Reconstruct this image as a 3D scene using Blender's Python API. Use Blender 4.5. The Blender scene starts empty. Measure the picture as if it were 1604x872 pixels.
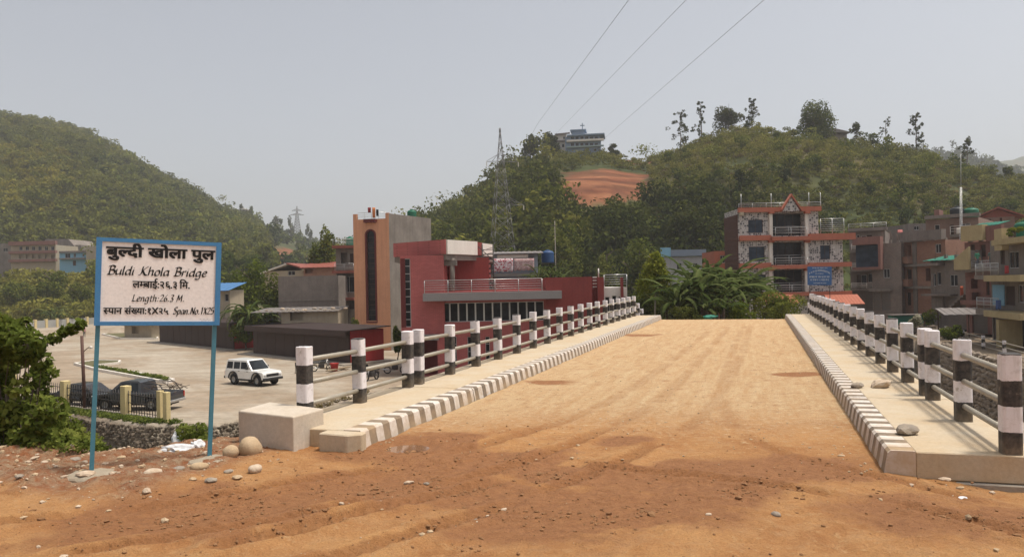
import bpy, bmesh, math, random
import numpy as np
from mathutils import Vector, Matrix
random.seed(7); RNG = np.random.default_rng(11)
scene = bpy.context.scene
COL = scene.collection

# ------------------------------------------------------------------ camera
FPX = 1200.0; CZ = 2.167
PITCH = math.radians(.492); ROLL = math.radians(1.18); YAW = math.radians(17.793)
_fw = np.array([0, math.cos(PITCH), math.sin(PITCH)]); _r = np.array([1., 0, 0]); _u = np.cross(_r, _fw)
_r2 = _r*math.cos(ROLL) - _u*math.sin(ROLL); _u2 = _u*math.cos(ROLL) + _r*math.sin(ROLL)
cam_d = bpy.data.cameras.new('camera'); cam = bpy.data.objects.new('camera', cam_d); COL.objects.link(cam)
cam_d.sensor_width = 36; cam_d.lens = FPX/1604*36; cam_d.clip_end = 9000; cam_d.clip_start = .1
cam.matrix_world = Matrix((( _r2[0], _u2[0], -_fw[0], 0), (_r2[1], _u2[1], -_fw[1], 0), (_r2[2], _u2[2], -_fw[2], CZ), (0, 0, 0, 1)))
scene.camera = cam

# ------------------------------------------------------------------ sky, sun, exposure
SUN_EL, SUN_AZ = math.radians(70), math.radians(94)      # azimuth from +Y towards +X
world = bpy.data.worlds.new('World'); scene.world = world; world.use_nodes = True
wn = world.node_tree; wn.nodes.clear()
w_out = wn.nodes.new('ShaderNodeOutputWorld'); w_bg = wn.nodes.new('ShaderNodeBackground')
w_sky = wn.nodes.new('ShaderNodeTexSky'); w_sky.sky_type = 'NISHITA'; w_sky.sun_disc = False
w_sky.sun_elevation = SUN_EL; w_sky.sun_rotation = SUN_AZ
w_sky.air_density = 1.0; w_sky.dust_density = 6.0; w_sky.ozone_density = 1.2; w_sky.altitude = 400
w_hs = wn.nodes.new('ShaderNodeHueSaturation'); w_hs.inputs['Saturation'].default_value = .36
wn.links.new(w_sky.outputs[0], w_hs.inputs['Color']); wn.links.new(w_hs.outputs[0], w_bg.inputs[0])
w_bg.inputs[1].default_value = .138
wn.links.new(w_bg.outputs[0], w_out.inputs[0])
sun_d = bpy.data.lights.new('sun', 'SUN'); sun_d.energy = 3.3; sun_d.angle = math.radians(7.0); sun_d.color = (1, .93, .82)
sun = bpy.data.objects.new('sun', sun_d); COL.objects.link(sun)
_ts = Vector((math.cos(SUN_EL)*math.sin(SUN_AZ), math.cos(SUN_EL)*math.cos(SUN_AZ), math.sin(SUN_EL)))
sun.rotation_euler = _ts.to_track_quat('Z', 'Y').to_euler()
vs = scene.view_settings
vs.view_transform = 'Standard'; vs.look = 'None'; vs.gamma = 1; vs.use_curve_mapping = False; vs.exposure = 0.15
scene.cycles.max_bounces = 6; scene.cycles.transparent_max_bounces = 8; scene.cycles.volume_bounces = 1

# ------------------------------------------------------------------ measuring helpers (photo pixel -> world)
def ray(px, py): return _fw + _r2*(px-802)/FPX - _u2*(py-436)/FPX
def G(px, py, z=0.):
    v = ray(px, py); t = (z-CZ)/v[2]; return np.array([v[0]*t, v[1]*t, z])
def A(px, py, d):
    v = ray(px, py); t = d/v[1]; return np.array([v[0]*t, d, CZ+v[2]*t])
CY, SY = math.cos(YAW), math.sin(YAW)
def b2w(X, Y): return X*CY + Y*SY, -X*SY + Y*CY
def w2b(x, y): return x*CY - y*SY, x*SY + y*CY
def hor(p): return 446.8 - (p-802)*.0206

# ------------------------------------------------------------------ noise in numpy
_perm = np.random.default_rng(5).random((256, 256))
def vnoise(x, y):
    xi = np.floor(x).astype(int); yi = np.floor(y).astype(int); fx = x-xi; fy = y-yi
    fx = fx*fx*(3-2*fx); fy = fy*fy*(3-2*fy)
    g = lambda a, b: _perm[a & 255, b & 255]
    return (g(xi, yi)*(1-fx)+g(xi+1, yi)*fx)*(1-fy) + (g(xi, yi+1)*(1-fx)+g(xi+1, yi+1)*fx)*fy
def fbm(x, y, o=4):
    s = 0; a = .5
    for k in range(o):
        s = s + a*vnoise(x*2**k+17.3*k, y*2**k+9.1*k); a *= .5
    return s
def sstep(a, b, x):
    t = np.clip((x-a)/(b-a), 0, 1); return t*t*(3-2*t)

# ------------------------------------------------------------------ materials
def newmat(name):
    m = bpy.data.materials.new(name); m.use_nodes = True
    nt = m.node_tree; b = nt.nodes['Principled BSDF']; return m, nt, b
def N(nt, typ, **kw):
    n = nt.nodes.new(typ)
    for k, v in kw.items(): setattr(n, k, v)
    return n
def lk(nt, a, b): nt.links.new(a, b)
def mixc(nt, fac, a, b, mode='MIX'):
    n = N(nt, 'ShaderNodeMix', data_type='RGBA', blend_type=mode)
    for s, v in ((n.inputs[0], fac), (n.inputs[6], a), (n.inputs[7], b)):
        if hasattr(v, 'is_linked') or hasattr(v, 'links'): lk(nt, v, s)
        elif isinstance(v, (int, float)): s.default_value = v
        else: s.default_value = (*v[:3], 1)
    return n.outputs[2]
def ramp(nt, src, p0, p1, c0=(0, 0, 0), c1=(1, 1, 1)):
    n = N(nt, 'ShaderNodeValToRGB'); e = n.color_ramp.elements
    e[0].position = p0; e[1].position = p1; e[0].color = (*c0, 1); e[1].color = (*c1, 1)
    lk(nt, src, n.inputs[0]); return n.outputs[0]
def noise(nt, vec, scale, detail=5, rough=.6):
    n = N(nt, 'ShaderNodeTexNoise'); n.inputs['Scale'].default_value = scale; n.inputs['Detail'].default_value = detail
    n.inputs['Roughness'].default_value = rough
    if vec is not None: lk(nt, vec, n.inputs['Vector'])
    return n.outputs[0]
def bump(nt, b, h, strength, dist=.02):
    n = N(nt, 'ShaderNodeBump'); n.inputs['Strength'].default_value = strength; n.inputs['Distance'].default_value = dist
    lk(nt, h, n.inputs['Height']); lk(nt, n.outputs[0], b.inputs['Normal'])
def pos(nt): return N(nt, 'ShaderNodeNewGeometry').outputs['Position']
def objc(nt): return N(nt, 'ShaderNodeTexCoord').outputs['Object']
def scaled(nt, vec, s):
    n = N(nt, 'ShaderNodeVectorMath', operation='MULTIPLY'); lk(nt, vec, n.inputs[0]); n.inputs[1].default_value = s; return n.outputs[0]
def srgb(r, g, b):
    f = lambda c: (c/255/12.92) if c/255 <= .04045 else ((c/255+.055)/1.055)**2.4
    return (f(r), f(g), f(b))
MATS = {}
def pm(name, c, rough=.8, c2=None, var=.35, scale=1.2, fine=18, bmp=.15, metal=0., streak=0, spec=.3):
    """plain painted / plaster / metal surface with blotches, fine grain and optional rain streaks"""
    if name in MATS: return MATS[name]
    m, nt, b = newmat(name); p = pos(nt)
    c2 = c2 or tuple(x*.62 for x in c)
    a = ramp(nt, noise(nt, p, scale, 6, .65), .35, .72)
    k = N(nt, 'ShaderNodeMath', operation='MULTIPLY'); lk(nt, a, k.inputs[0]); k.inputs[1].default_value = var
    col = mixc(nt, k.outputs[0], c, c2)
    f = noise(nt, p, fine, 4, .7)
    g = ramp(nt, f, .3, .75, (.82, .82, .82), (1.1, 1.1, 1.1)); col = mixc(nt, .7, col, g, 'MULTIPLY')
    if streak:
        st = ramp(nt, noise(nt, scaled(nt, p, (2.2, 2.2, .12)), 1.6, 5, .7), .46, .75)
        s2 = N(nt, 'ShaderNodeMath', operation='MULTIPLY'); lk(nt, st, s2.inputs[0]); s2.inputs[1].default_value = streak
        col = mixc(nt, s2.outputs[0], col, tuple(x*.3 for x in c))
    lk(nt, col, b.inputs['Base Color']); b.inputs['Roughness'].default_value = rough; b.inputs['Metallic'].default_value = metal
    b.inputs['Specular IOR Level'].default_value = spec
    if bmp: bump(nt, b, f, bmp)
    MATS[name] = m; return m
def brickmat(name, c1, c2, mortar, bw=.24, bh=.085, ms=.012, rough=.85, bmp=.4, dirt=.35):
    m, nt, b = newmat(name); o = objc(nt)
    sp = N(nt, 'ShaderNodeSeparateXYZ'); lk(nt, o, sp.inputs[0])
    ad = N(nt, 'ShaderNodeMath', operation='ADD'); lk(nt, sp.outputs[0], ad.inputs[0]); lk(nt, sp.outputs[1], ad.inputs[1])
    cb = N(nt, 'ShaderNodeCombineXYZ'); lk(nt, ad.outputs[0], cb.inputs[0]); lk(nt, sp.outputs[2], cb.inputs[1])
    t = N(nt, 'ShaderNodeTexBrick'); lk(nt, cb.outputs[0], t.inputs['Vector'])
    t.inputs['Color1'].default_value = (*c1, 1); t.inputs['Color2'].default_value = (*c2, 1); t.inputs['Mortar'].default_value = (*mortar, 1)
    t.inputs['Scale'].default_value = 1; t.inputs['Brick Width'].default_value = bw; t.inputs['Row Height'].default_value = bh; t.inputs['Mortar Size'].default_value = ms
    n = ramp(nt, noise(nt, o, .7, 6, .65), .4, .75)
    k = N(nt, 'ShaderNodeMath', operation='MULTIPLY'); lk(nt, n, k.inputs[0]); k.inputs[1].default_value = dirt
    col = mixc(nt, k.outputs[0], t.outputs[0], tuple(x*.5 for x in c1))
    lk(nt, col, b.inputs['Base Color']); b.inputs['Roughness'].default_value = rough
    bump(nt, b, t.outputs[1], -bmp, .01); return m
def glassmat(name, c, rough=.12):
    m, nt, b = newmat(name); p = pos(nt)
    col = mixc(nt, ramp(nt, noise(nt, p, .9, 3), .35, .7), c, tuple(x*2.2+.01 for x in c))
    lk(nt, col, b.inputs['Base Color']); b.inputs['Roughness'].default_value = rough; b.inputs['Specular IOR Level'].default_value = .14
    return m
def leafmat(name, dark, mid, light, trans=.25):
    m, nt, b = newmat(name); nt.nodes.remove(b)
    at = N(nt, 'ShaderNodeAttribute'); at.attribute_name = 'tint'
    cr = N(nt, 'ShaderNodeValToRGB'); e = cr.color_ramp.elements
    e[0].position = .05; e[0].color = (*dark, 1); e[1].position = .95; e[1].color = (*light, 1)
    x = cr.color_ramp.elements.new(.5); x.color = (*mid, 1)
    lk(nt, at.outputs['Fac'], cr.inputs[0])
    d = N(nt, 'ShaderNodeBsdfDiffuse'); t = N(nt, 'ShaderNodeBsdfTranslucent'); mx = N(nt, 'ShaderNodeMixShader'); mx.inputs[0].default_value = trans
    lk(nt, cr.outputs[0], d.inputs[0]); lk(nt, cr.outputs[0], t.inputs[0]); lk(nt, d.outputs[0], mx.inputs[1]); lk(nt, t.outputs[0], mx.inputs[2])
    lk(nt, mx.outputs[0], nt.nodes['Material Output'].inputs[0]); return m

# ------------------------------------------------------------------ mesh builder
class MB:
    def __init__(s): s.v = []; s.f = []; s.sm = []
    def add(s, vs, fs, smooth=False):
        o = len(s.v); s.v += [tuple(map(float, v)) for v in vs]; s.f += [tuple(i+o for i in f) for f in fs]; s.sm += [smooth]*len(fs); return s
    def box(s, x0, x1, y0, y1, z0, z1):
        return s.add([(x0,y0,z0),(x1,y0,z0),(x1,y1,z0),(x0,y1,z0),(x0,y0,z1),(x1,y0,z1),(x1,y1,z1),(x0,y1,z1)],
                     [(0,3,2,1),(4,5,6,7),(0,1,5,4),(1,2,6,5),(2,3,7,6),(3,0,4,7)])
    def prism(s, poly, z0, z1):
        n = len(poly); a = sum(poly[i][0]*poly[(i+1) % n][1]-poly[(i+1) % n][0]*poly[i][1] for i in range(n))
        if a < 0: poly = poly[::-1]
        vs = [(x, y, z0) for x, y in poly]+[(x, y, z1) for x, y in poly]
        return s.add(vs, [tuple(range(n))[::-1], tuple(range(n, 2*n))]+[(i, (i+1) % n, n+(i+1) % n, n+i) for i in range(n)])
    def extr(s, prof, y0, y1, w=None):
        """side profile (x,z) swept over y; w(z) scales the half width"""
        n = len(prof); w = w or (lambda x, z: 1.)
        a = sum(prof[i][0]*prof[(i+1) % n][1]-prof[(i+1) % n][0]*prof[i][1] for i in range(n))
        if a < 0: prof = prof[::-1]
        vs = [(x, y0*w(x, z), z) for x, z in prof]+[(x, y1*w(x, z), z) for x, z in prof]
        return s.add(vs, [tuple(range(n)), tuple(range(n, 2*n))[::-1]]+[(i, n+i, n+(i+1) % n, (i+1) % n) for i in range(n)])
    def tube(s, p0, p1, r0, r1=None, n=8, cap=True):
        r1 = r0 if r1 is None else r1; p0 = Vector(p0); p1 = Vector(p1); d = (p1-p0)
        if d.length < 1e-6: return s
        q = d.to_track_quat('Z', 'Y').to_matrix(); a = q @ Vector((1, 0, 0)); b = q @ Vector((0, 1, 0)); vs = []
        for p, r in ((p0, r0), (p1, r1)):
            for k in range(n):
                t = 2*math.pi*k/n; vs.append(p+a*math.cos(t)*r+b*math.sin(t)*r)
        fs = [(k, (k+1) % n, n+(k+1) % n, n+k) for k in range(n)]
        s.add(vs, fs, True)
        if cap: o = len(s.v)-2*n; s.f += [tuple(o+k for k in range(n))[::-1], tuple(o+n+k for k in range(n))]; s.sm += [False]*2
        return s
    def path(s, pts, r, n=6):
        rr = r if isinstance(r, (list, tuple)) else [r]*len(pts)
        for i in range(len(pts)-1): s.tube(pts[i], pts[i+1], rr[i], rr[i+1], n)
        return s
    def lathe(s, prof, n=16, c=(0, 0, 0), axis='z'):
        vs = []; m = len(prof)
        for r, z in prof:
            for k in range(n):
                t = 2*math.pi*k/n; x, y = r*math.cos(t), r*math.sin(t)
                vs.append((c[0]+x, c[1]+y, c[2]+z) if axis == 'z' else (c[0]+x, c[1]+z, c[2]+y))
        fl = axis != 'z'
        fs = []
        for i in range(m-1):
            for k in range(n):
                f = (i*n+k, i*n+(k+1) % n, (i+1)*n+(k+1) % n, (i+1)*n+k); fs.append(f[::-1] if fl else f)
        return s.add(vs, fs, True)
    def quad(s, a, b, c, d): return s.add([a, b, c, d], [(0, 1, 2, 3)])
    def build(s, name, mat, parent=None, bevel=0, segs=1, **props):
        me = bpy.data.meshes.new(name); me.from_pydata(s.v, [], s.f); me.update()
        if any(s.sm): me.polygons.foreach_set('use_smooth', s.sm)
        if mat: me.materials.append(mat)
        o = bpy.data.objects.new(name, me); COL.objects.link(o)
        if parent: o.parent = parent
        if bevel:
            b = o.modifiers.new('bevel', 'BEVEL'); b.width = bevel; b.segments = segs; b.limit_method = 'ANGLE'; b.angle_limit = math.radians(35)
        for k, v in props.items(): o[k] = v
        return o
def npmesh(name, V, Q, mat, parent=None, attrs=None, smooth=False, cols=None):
    me = bpy.data.meshes.new(name); V = np.asarray(V, np.float32); Q = np.asarray(Q, np.int32); k = Q.shape[1]
    me.vertices.add(len(V)); me.vertices.foreach_set('co', V.ravel())
    me.loops.add(Q.size); me.loops.foreach_set('vertex_index', Q.ravel())
    me.polygons.add(len(Q)); me.polygons.foreach_set('loop_start', np.arange(0, Q.size, k, dtype=np.int32))
    me.polygons.foreach_set('use_smooth', np.full(len(Q), smooth))
    me.update(calc_edges=True)
    for n, a in (attrs or {}).items():
        at = me.attributes.new(n, 'FLOAT', 'POINT'); at.data.foreach_set('value', np.asarray(a, np.float32))
    for n, a in (cols or {}).items():
        at = me.attributes.new(n, 'FLOAT_COLOR', 'POINT'); at.data.foreach_set('color', np.c_[a, np.ones(len(a))].astype(np.float32).ravel())
    if mat: me.materials.append(mat)
    o = bpy.data.objects.new(name, me); COL.objects.link(o)
    if parent: o.parent = parent
    return o
def tag(o, label, cat, group=None):
    o['label'] = label; o['category'] = cat
    if group: o['group'] = group
    return o
def thing(name, label, cat, loc=(0, 0, 0), rz=0, group=None):
    o = bpy.data.objects.new(name, None); COL.objects.link(o); o.empty_display_size = .2
    o.location = [float(c) for c in loc]; o.rotation_euler = (0, 0, float(rz)); return tag(o, label, cat, group)
def inst(o, parent, loc=None, rot=None):
    c = o.copy(); COL.objects.link(c); c.parent = parent
    if loc is not None: c.location = loc
    if rot is not None: c.rotation_euler = rot
    return c
def copy_tree(o, parent=None):
    c = o.copy(); COL.objects.link(c); c.parent = parent
    for ch in list(o.children): copy_tree(ch, c)
    return c
# ================================================================== TERRAIN
RIVER = [(-400, 6, 7), (-30, 7.2, 7), (-10, 8.0, 5), (-8.6, 8.3, 4), (-7.5, 9.0, 3), (-7.1, 10.6, 1.2), (-6.9, 13.2, .6), (3.0, 13.2, .6), (3.6, 10.5, 3), (30, 8, 7),
         (22, 26, 1.2), (15.6, 34, .8), (15, 60, .8), (14, 79, 2), (8, 77, 3), (5, 45, 1), (-7.2, 45, 1), (-9, 53.2, .6), (-22.6, 53.6, .6), (-24.6, 46, .5), (-27, 33.2, .5), (-31.5, 32.6, .5), (-46, 36.5, .6), (-400, 120, 5)]
# (x, y, width of the bank on the edge that starts at this corner), bridge frame
def river(X, Y):
    P = [(p[0], p[1]) for p in RIVER]; n = len(P); ins = np.zeros(X.shape, bool); fac = np.ones(X.shape)
    for i in range(n):
        (x0, y0), (x1, y1) = P[i], P[(i+1) % n]; w = RIVER[i][2]
        c = ((y0 > Y) != (y1 > Y)) & (X < (x1-x0)*(Y-y0)/((y1-y0) or 1e-9)+x0); ins ^= c
        dx, dy = x1-x0, y1-y0; t = np.clip(((X-x0)*dx+(Y-y0)*dy)/(dx*dx+dy*dy), 0, 1)
        fac = np.minimum(fac, np.hypot(X-x0-t*dx, Y-y0-t*dy)/w)
    return ins, fac
HILLS = [  # table of (photo column, ridge row, ridge distance), foot distance
    ([(-200, 500, 430), (150, 480, 430), (300, 446, 430), (480, 428, 420), (560, 412, 380), (640, 386, 340), (700, 360, 320), (750, 325, 310), (800, 290, 300), (850, 264, 300), (880, 244, 300), (950, 244, 300),
      (1010, 256, 290), (1060, 243, 270), (1110, 221, 260), (1160, 204, 255), (1210, 209, 250), (1300, 217, 245), (1380, 230, 240), (1450, 247, 235), (1520, 270, 230), (1604, 289, 225), (1750, 315, 220), (2100, 360, 220), (3000, 400, 220)], 132),
    ([(-900, 130, 650), (-300, 158, 650), (-150, 170, 620), (0, 192, 600), (60, 200, 600), (130, 217, 600), (200, 256, 600), (270, 294, 610), (310, 318, 620), (350, 342, 650), (400, 354, 720), (440, 372, 800), (480, 386, 900), (520, 398, 1000), (620, 412, 1000), (800, 430, 1000)], 250),
    ([(-900, 230, 420), (-200, 280, 420), (0, 302, 420), (40, 318, 420), (90, 356, 420), (115, 392, 420), (140, 440, 420)], 300),
    ([(800, 450, 950), (1100, 330, 950), (1350, 246, 950), (1450, 243, 950), (1520, 251, 950), (1560, 262, 950), (1604, 275, 950), (1750, 300, 950), (2100, 330, 950)], 500),
    ([(900, 450, 1900), (1300, 300, 1900), (1530, 262, 1900), (1580, 250, 1900), (1640, 236, 1900), (1800, 225, 1900), (2400, 260, 1900)], 1300)]
def tz(x, y):
    x = np.asarray(x, float); y = np.asarray(y, float)
    X, Y = w2b(x, y)
    ap = np.interp(Y, [43.5, 50, 75, 110], [-.25, -.9, -2.6, -3.0])
    far = np.where(X < -7.2, np.interp(X, [-9, -7.2], [-4.8, 0])*1.0, 0)
    t = np.clip((X+9)/1.8, 0, 1); far = -4.8*(1-t)+ap*t
    t = np.clip((X-5)/5, 0, 1); far = far*(1-t)-3.4*t
    land = np.where(X > 4, far*sstep(9, 30, Y), np.where(Y < 22, 0.0, far))
    far_left = sstep(158, 222, y)*sstep(-40, -90, x)*12.4; land = land+far_left*np.where(Y > 30, 1, 0)
    ins, fac = river(X, Y); f = np.where(ins, np.clip(fac, 0, 1), 0)
    z = land*(1-f)+(-8.6+.5*fbm(x*.4, y*.4))*f
    yy = np.maximum(y, 1.); p = 802+FPX*x/yy
    h = np.full(x.shape, -50.)
    for tab, d0 in HILLS:
        P = [a[0] for a in tab]; rr = np.interp(p, P, [a[1] for a in tab]); dr = np.interp(p, P, [a[2] for a in tab])
        zr = CZ+dr*(hor(p)-rr)/FPX; t = (y-d0)/(dr-d0)
        s = np.where(t < 1, np.clip(t, -1, 1)**1 + .10*np.sin(np.clip(t, 0, 1)*math.pi), 1-(t-1)*.9)
        hz = -4+(zr+4)*s
        hz = np.where((t > 0) & (y > 60) & (np.abs(x) < 3*y), hz, -50)
        hz = hz+np.where(t > 0, np.clip(t, 0, 1)*(fbm(x*.03, y*.03)-.47)*min(14, d0*.05), 0)*np.clip(2-t*1.6, .25, 1)
        h = np.maximum(h, hz)
    return np.maximum(z, h)

SOILS = [(945, 288, 78, 27, 'ell'), (1070, 254, 0, 0, 'x')]
def proj(x, y, z):
    q0, q1, q2 = x, y, z-CZ; d = q1*_fw[1]+q2*_fw[2]
    return 802+FPX*(q0*_r2[0]+q1*_r2[1]+q2*_r2[2])/d, 436-FPX*(q0*_u2[0]+q1*_u2[1]+q2*_u2[2])/d
# bare-soil places on the slopes, as world discs (centre, radii along the slope)
def soil_mask(x, y, z):
    m = np.zeros(np.shape(x)); nz = (fbm(x*.07, y*.07)-.47)*1.6; nb = (fbm(x*.4, y*.4)-.47)*.9
    for px, py, rx, ry, d in SOIL_SPOTS:
        qx, qy = proj(x, y, np.asarray(z)); r = ((qx-px)/rx)**2+((qy-py)/ry)**2
        m = np.maximum(m, np.where((y > d*.6) & (y < d*1.5), sstep(1.15, .8, r+nz+nb), 0))
    return m
SOIL_SPOTS = [(940, 292, 82, 25, 260), (1000, 254, 22, 4, 290), (220, 352, 28, 8, 420), (455, 402, 45, 15, 350), (335, 322, 12, 5, 600), (410, 335, 30, 4, 700), (1080, 298, 14, 5, 220)]

az_f = np.radians(np.arange(-48, 48.01, .25)); az_b = np.radians(np.arange(50, 311, 3.0)); AZ = np.r_[az_f, az_b]
rings = np.unique(np.r_[0.6, 2, 3, np.geomspace(4, 2600, 400), np.linspace(222, 318, 90), 3100])
aa, rr_ = np.meshgrid(AZ, rings); TX = np.sin(aa)*rr_; TY = np.cos(aa)*rr_
TZ = tz(TX, TY)
PX0, PX1, PY0, PY1 = -11., 9., 3.5, 12.6
inpatch = (TX > PX0+.6) & (TX < PX1-.6) & (TY > PY0+.6) & (TY < PY1-.8)
TZ = TZ - np.where(inpatch, .25, 0)
bX, bY = w2b(TX, TY)
TZ = TZ - np.where((bX > -6.6) & (bX < 2.7) & (bY > 9) & (bY < 13.4), .3, 0)
ins_r, fac_r = river(bX, bY)
def colour_field(x, y, z):
    X, Y = w2b(x, y); n1 = fbm(x*.15, y*.15); n2 = fbm(x*1.3, y*1.3)
    c = np.zeros(x.shape+(3,))
    dirt = np.array((.40, .235, .105)); plaza = np.array((.385, .335, .272)); plaza2 = np.array((.32, .255, .19)); grav = np.array((.22, .2, .17)); grn = np.array((.06, .075, .025)); grn2 = np.array((.10, .085, .035)); soil = np.array((.17, .060, .030)); soil2 = np.array((.26, .112, .055))
    k = lambda m: m[..., None]
    c[:] = dirt
    fl = (Y > 22) | (X > 8)
    t = np.clip(sstep(.42, .62, n1*.7+n2*.3)+sstep(15, 25, x), 0, 1); plaza2 = np.where(k(x > 15), np.array((.21, .165, .12)), plaza2); c = np.where(k(fl), plaza*(1-k(t))+plaza2*k(t), c)
    g = fl & ((y > 175) | ((y > 70) & (x > -2) & (x < 20)) | ((x > 20) & (y > 112)))
    t = sstep(.35, .65, fbm(x*.05, y*.05)); c = np.where(k(g), grn*(1-k(t))+grn2*k(t), c)
    ii, ff = river(X, Y); rv = ii & (ff > .3); c = np.where(k(rv), grav*k(.7+.6*n2), c)
    bank = ii & (ff <= 1.0) & (Y < 20); c = np.where(k(bank), np.array((.09, .085, .035))*k(.6+.8*n2), c)
    s = soil_mask(x, y, z); t = sstep(.38, .62, fbm(x*.03+z*.12, z*.55)*.7+.3*fbm(x*.4, y*.4)); sc = (soil*(1-k(t))+soil2*k(t))*k(.62+.5*sstep(.36, .5, fbm(z*.9+x*.02, x*.05)))
    return c*(1-k(s))+sc*k(s)
TC = colour_field(TX, TY, TZ)
nr, na = TX.shape
idx = np.arange(nr*na).reshape(nr, na); nxt = np.roll(idx, -1, 1)
Q = np.stack([idx[:-1], idx[1:], nxt[1:], nxt[:-1]], -1).reshape(-1, 4)[:, ::-1]
def groundmat():
    m, nt, b = newmat('earth'); p = pos(nt)
    at = N(nt, 'ShaderNodeAttribute'); at.attribute_name = 'Col'
    g = ramp(nt, noise(nt, p, 2.2, 8, .7), .3, .75, (.75, .75, .75), (1.18, 1.16, 1.12)); col = mixc(nt, .9, at.outputs['Color'], g, 'MULTIPLY')
    g2 = ramp(nt, noise(nt, scaled(nt, p, (.35, .9, .5)), .55, 8, .7), .36, .66, (.72, .68, .62), (1.1, 1.1, 1.1)); col = mixc(nt, .85, col, g2, 'MULTIPLY')
    lk(nt, col, b.inputs['Base Color']); b.inputs['Roughness'].default_value = .95; b.inputs['Specular IOR Level'].default_value = .15
    bump(nt, b, noise(nt, p, 6, 6, .7), .35, .05); return m
ground = npmesh('ground', np.c_[TX.ravel(), TY.ravel(), TZ.ravel()], Q, groundmat(), smooth=True, cols={'Col': TC.reshape(-1, 3)})
ground['kind'] = 'structure'

# ------------------------------------------------------------------ the dirt road in front of and on the bridge
def polydist(x, y, pts):
    best = np.full(x.shape, 1e9); along = np.zeros(x.shape); side = np.zeros(x.shape); acc = 0
    for i in range(len(pts)-1):
        x0, y0 = pts[i][:2]; x1, y1 = pts[i+1][:2]; dx, dy = x1-x0, y1-y0; L = math.hypot(dx, dy)
        t = np.clip(((x-x0)*dx+(y-y0)*dy)/(L*L), 0, 1); d = np.hypot(x-x0-t*dx, y-y0-t*dy); s = ((x-x0)*dy-(y-y0)*dx)/L
        m = d < best; best = np.where(m, d, best); along = np.where(m, acc+t*L, along); side = np.where(m, np.sign(s)*d, side); acc += L
    return best, along, side
def smooth_track(pp):
    P = [G(*p) for p in pp]; out = []
    for i in range(len(P)-1):
        p0 = P[max(i-1, 0)]; p1 = P[i]; p2 = P[i+1]; p3 = P[min(i+2, len(P)-1)]
        for k in range(6):
            t = k/6; out.append(.5*((2*p1)+(-p0+p2)*t+(2*p0-5*p1+4*p2-p3)*t*t+(-p0+3*p1-3*p2+p3)*t**3))
    return out+[P[-1]]
TRACKS = [([(-250, 850), (0, 822), (300, 785), (600, 733), (790, 690), (940, 635), (1040, 575), (1110, 522)], .26, .030),
          ([(-150, 905), (250, 850), (560, 790), (780, 735), (930, 680), (1040, 620), (1110, 550), (1140, 515)], .26, .034),
          ([(300, 930), (620, 845), (850, 770), (1010, 705), (1110, 640), (1160, 560), (1175, 515)], .24, .026),
          ([(1750, 880), (1450, 800), (1230, 765), (1080, 745), (930, 735), (800, 750), (600, 800), (350, 860)], .26, .030),
          ([(1700, 815), (1350, 740), (1180, 690), (1130, 620), (1150, 545), (1165, 515)], .22, .022)]
TRK = [(smooth_track(p), w, d) for p, w, d in TRACKS]
WETS = [(650, 698, .9, .5), (590, 712, .8, .3), (900, 742, .75, .55), (980, 690, .45, .45), (1120, 752, 1.1, .35), (1280, 735, .9, .3), (780, 725, 1.0, .35), (700, 770, 1.2, .3), (520, 760, 1.0, .25), (1450, 800, .9, .25), (300, 800, 1.3, .3), (900, 800, 1.3, .28), (1000, 528, .8, .35), (1250, 588, .5, .4), (860, 600, .6, .25)]
def dirt_detail(x, y):
    X, Y = w2b(x, y)
    near = 1-sstep(9.4, 13, Y)
    z = (fbm(x*.8, y*.8)-.47)*.10*(.25+.75*near)+(fbm(x*5, y*5)-.47)*.026*(.25+.75*near)+(fbm(x*17, y*17, 3)-.43)*.024*(.4+.6*near)
    wet = np.zeros(x.shape); lo = fbm(x*1.5+3, y*1.5)
    for px, py, rx, w in WETS:
        c = G(px, py); r = np.hypot((x-c[0])/rx, (y-c[1])/(rx*.75)); wet = np.maximum(wet, sstep(1.35, .45, r+(lo-.47)*1.4)*min(1, w*1.8))
    trk = np.zeros(x.shape)
    for pts, w, dep in TRK:
        d, al, sd = polydist(x, y, pts); m = sstep(w*.62, w*.4, d)*(.4+.6*near)
        brk = sstep(.32, .5, fbm(al*.9+dep*300, al*0+3.7))
        tread = .5+.5*np.sign(np.sin((al+np.abs(sd)*.8)*2*math.pi/.13))
        z = z-m*dep*1.25*brk*(.30+.70*tread)+sstep(.16, .02, np.abs(d-w*.62))*dep*1.0*brk*near*(.6+.8*vnoise(al*7, al*0))
        trk = np.maximum(trk, m*brk)
    churn = sstep(.5, .62, fbm(x*2.1+9, y*2.1+4))*np.clip(wet*1.5, 0, 1); z = z+churn*(fbm(x*14, y*14)-.4)*.07
    c = G(640, 700); pud = sstep(1.0, .3, np.hypot((x-c[0])/.55, (y-c[1])/.5)); z = z*(1-pud)-.035*pud
    verge = sstep(-5.9, -6.6, X)*sstep(6.0, 6.9, Y+.25*(lo-.5)*4); z = z+verge*((fbm(x*1.6+1, y*1.6)-.3)*.26+(fbm(x*6, y*6)-.47)*.10)
    rv = sstep(2.6, 1.6, Y-.2*X)*0
    return z, wet, trk, verge
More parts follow.
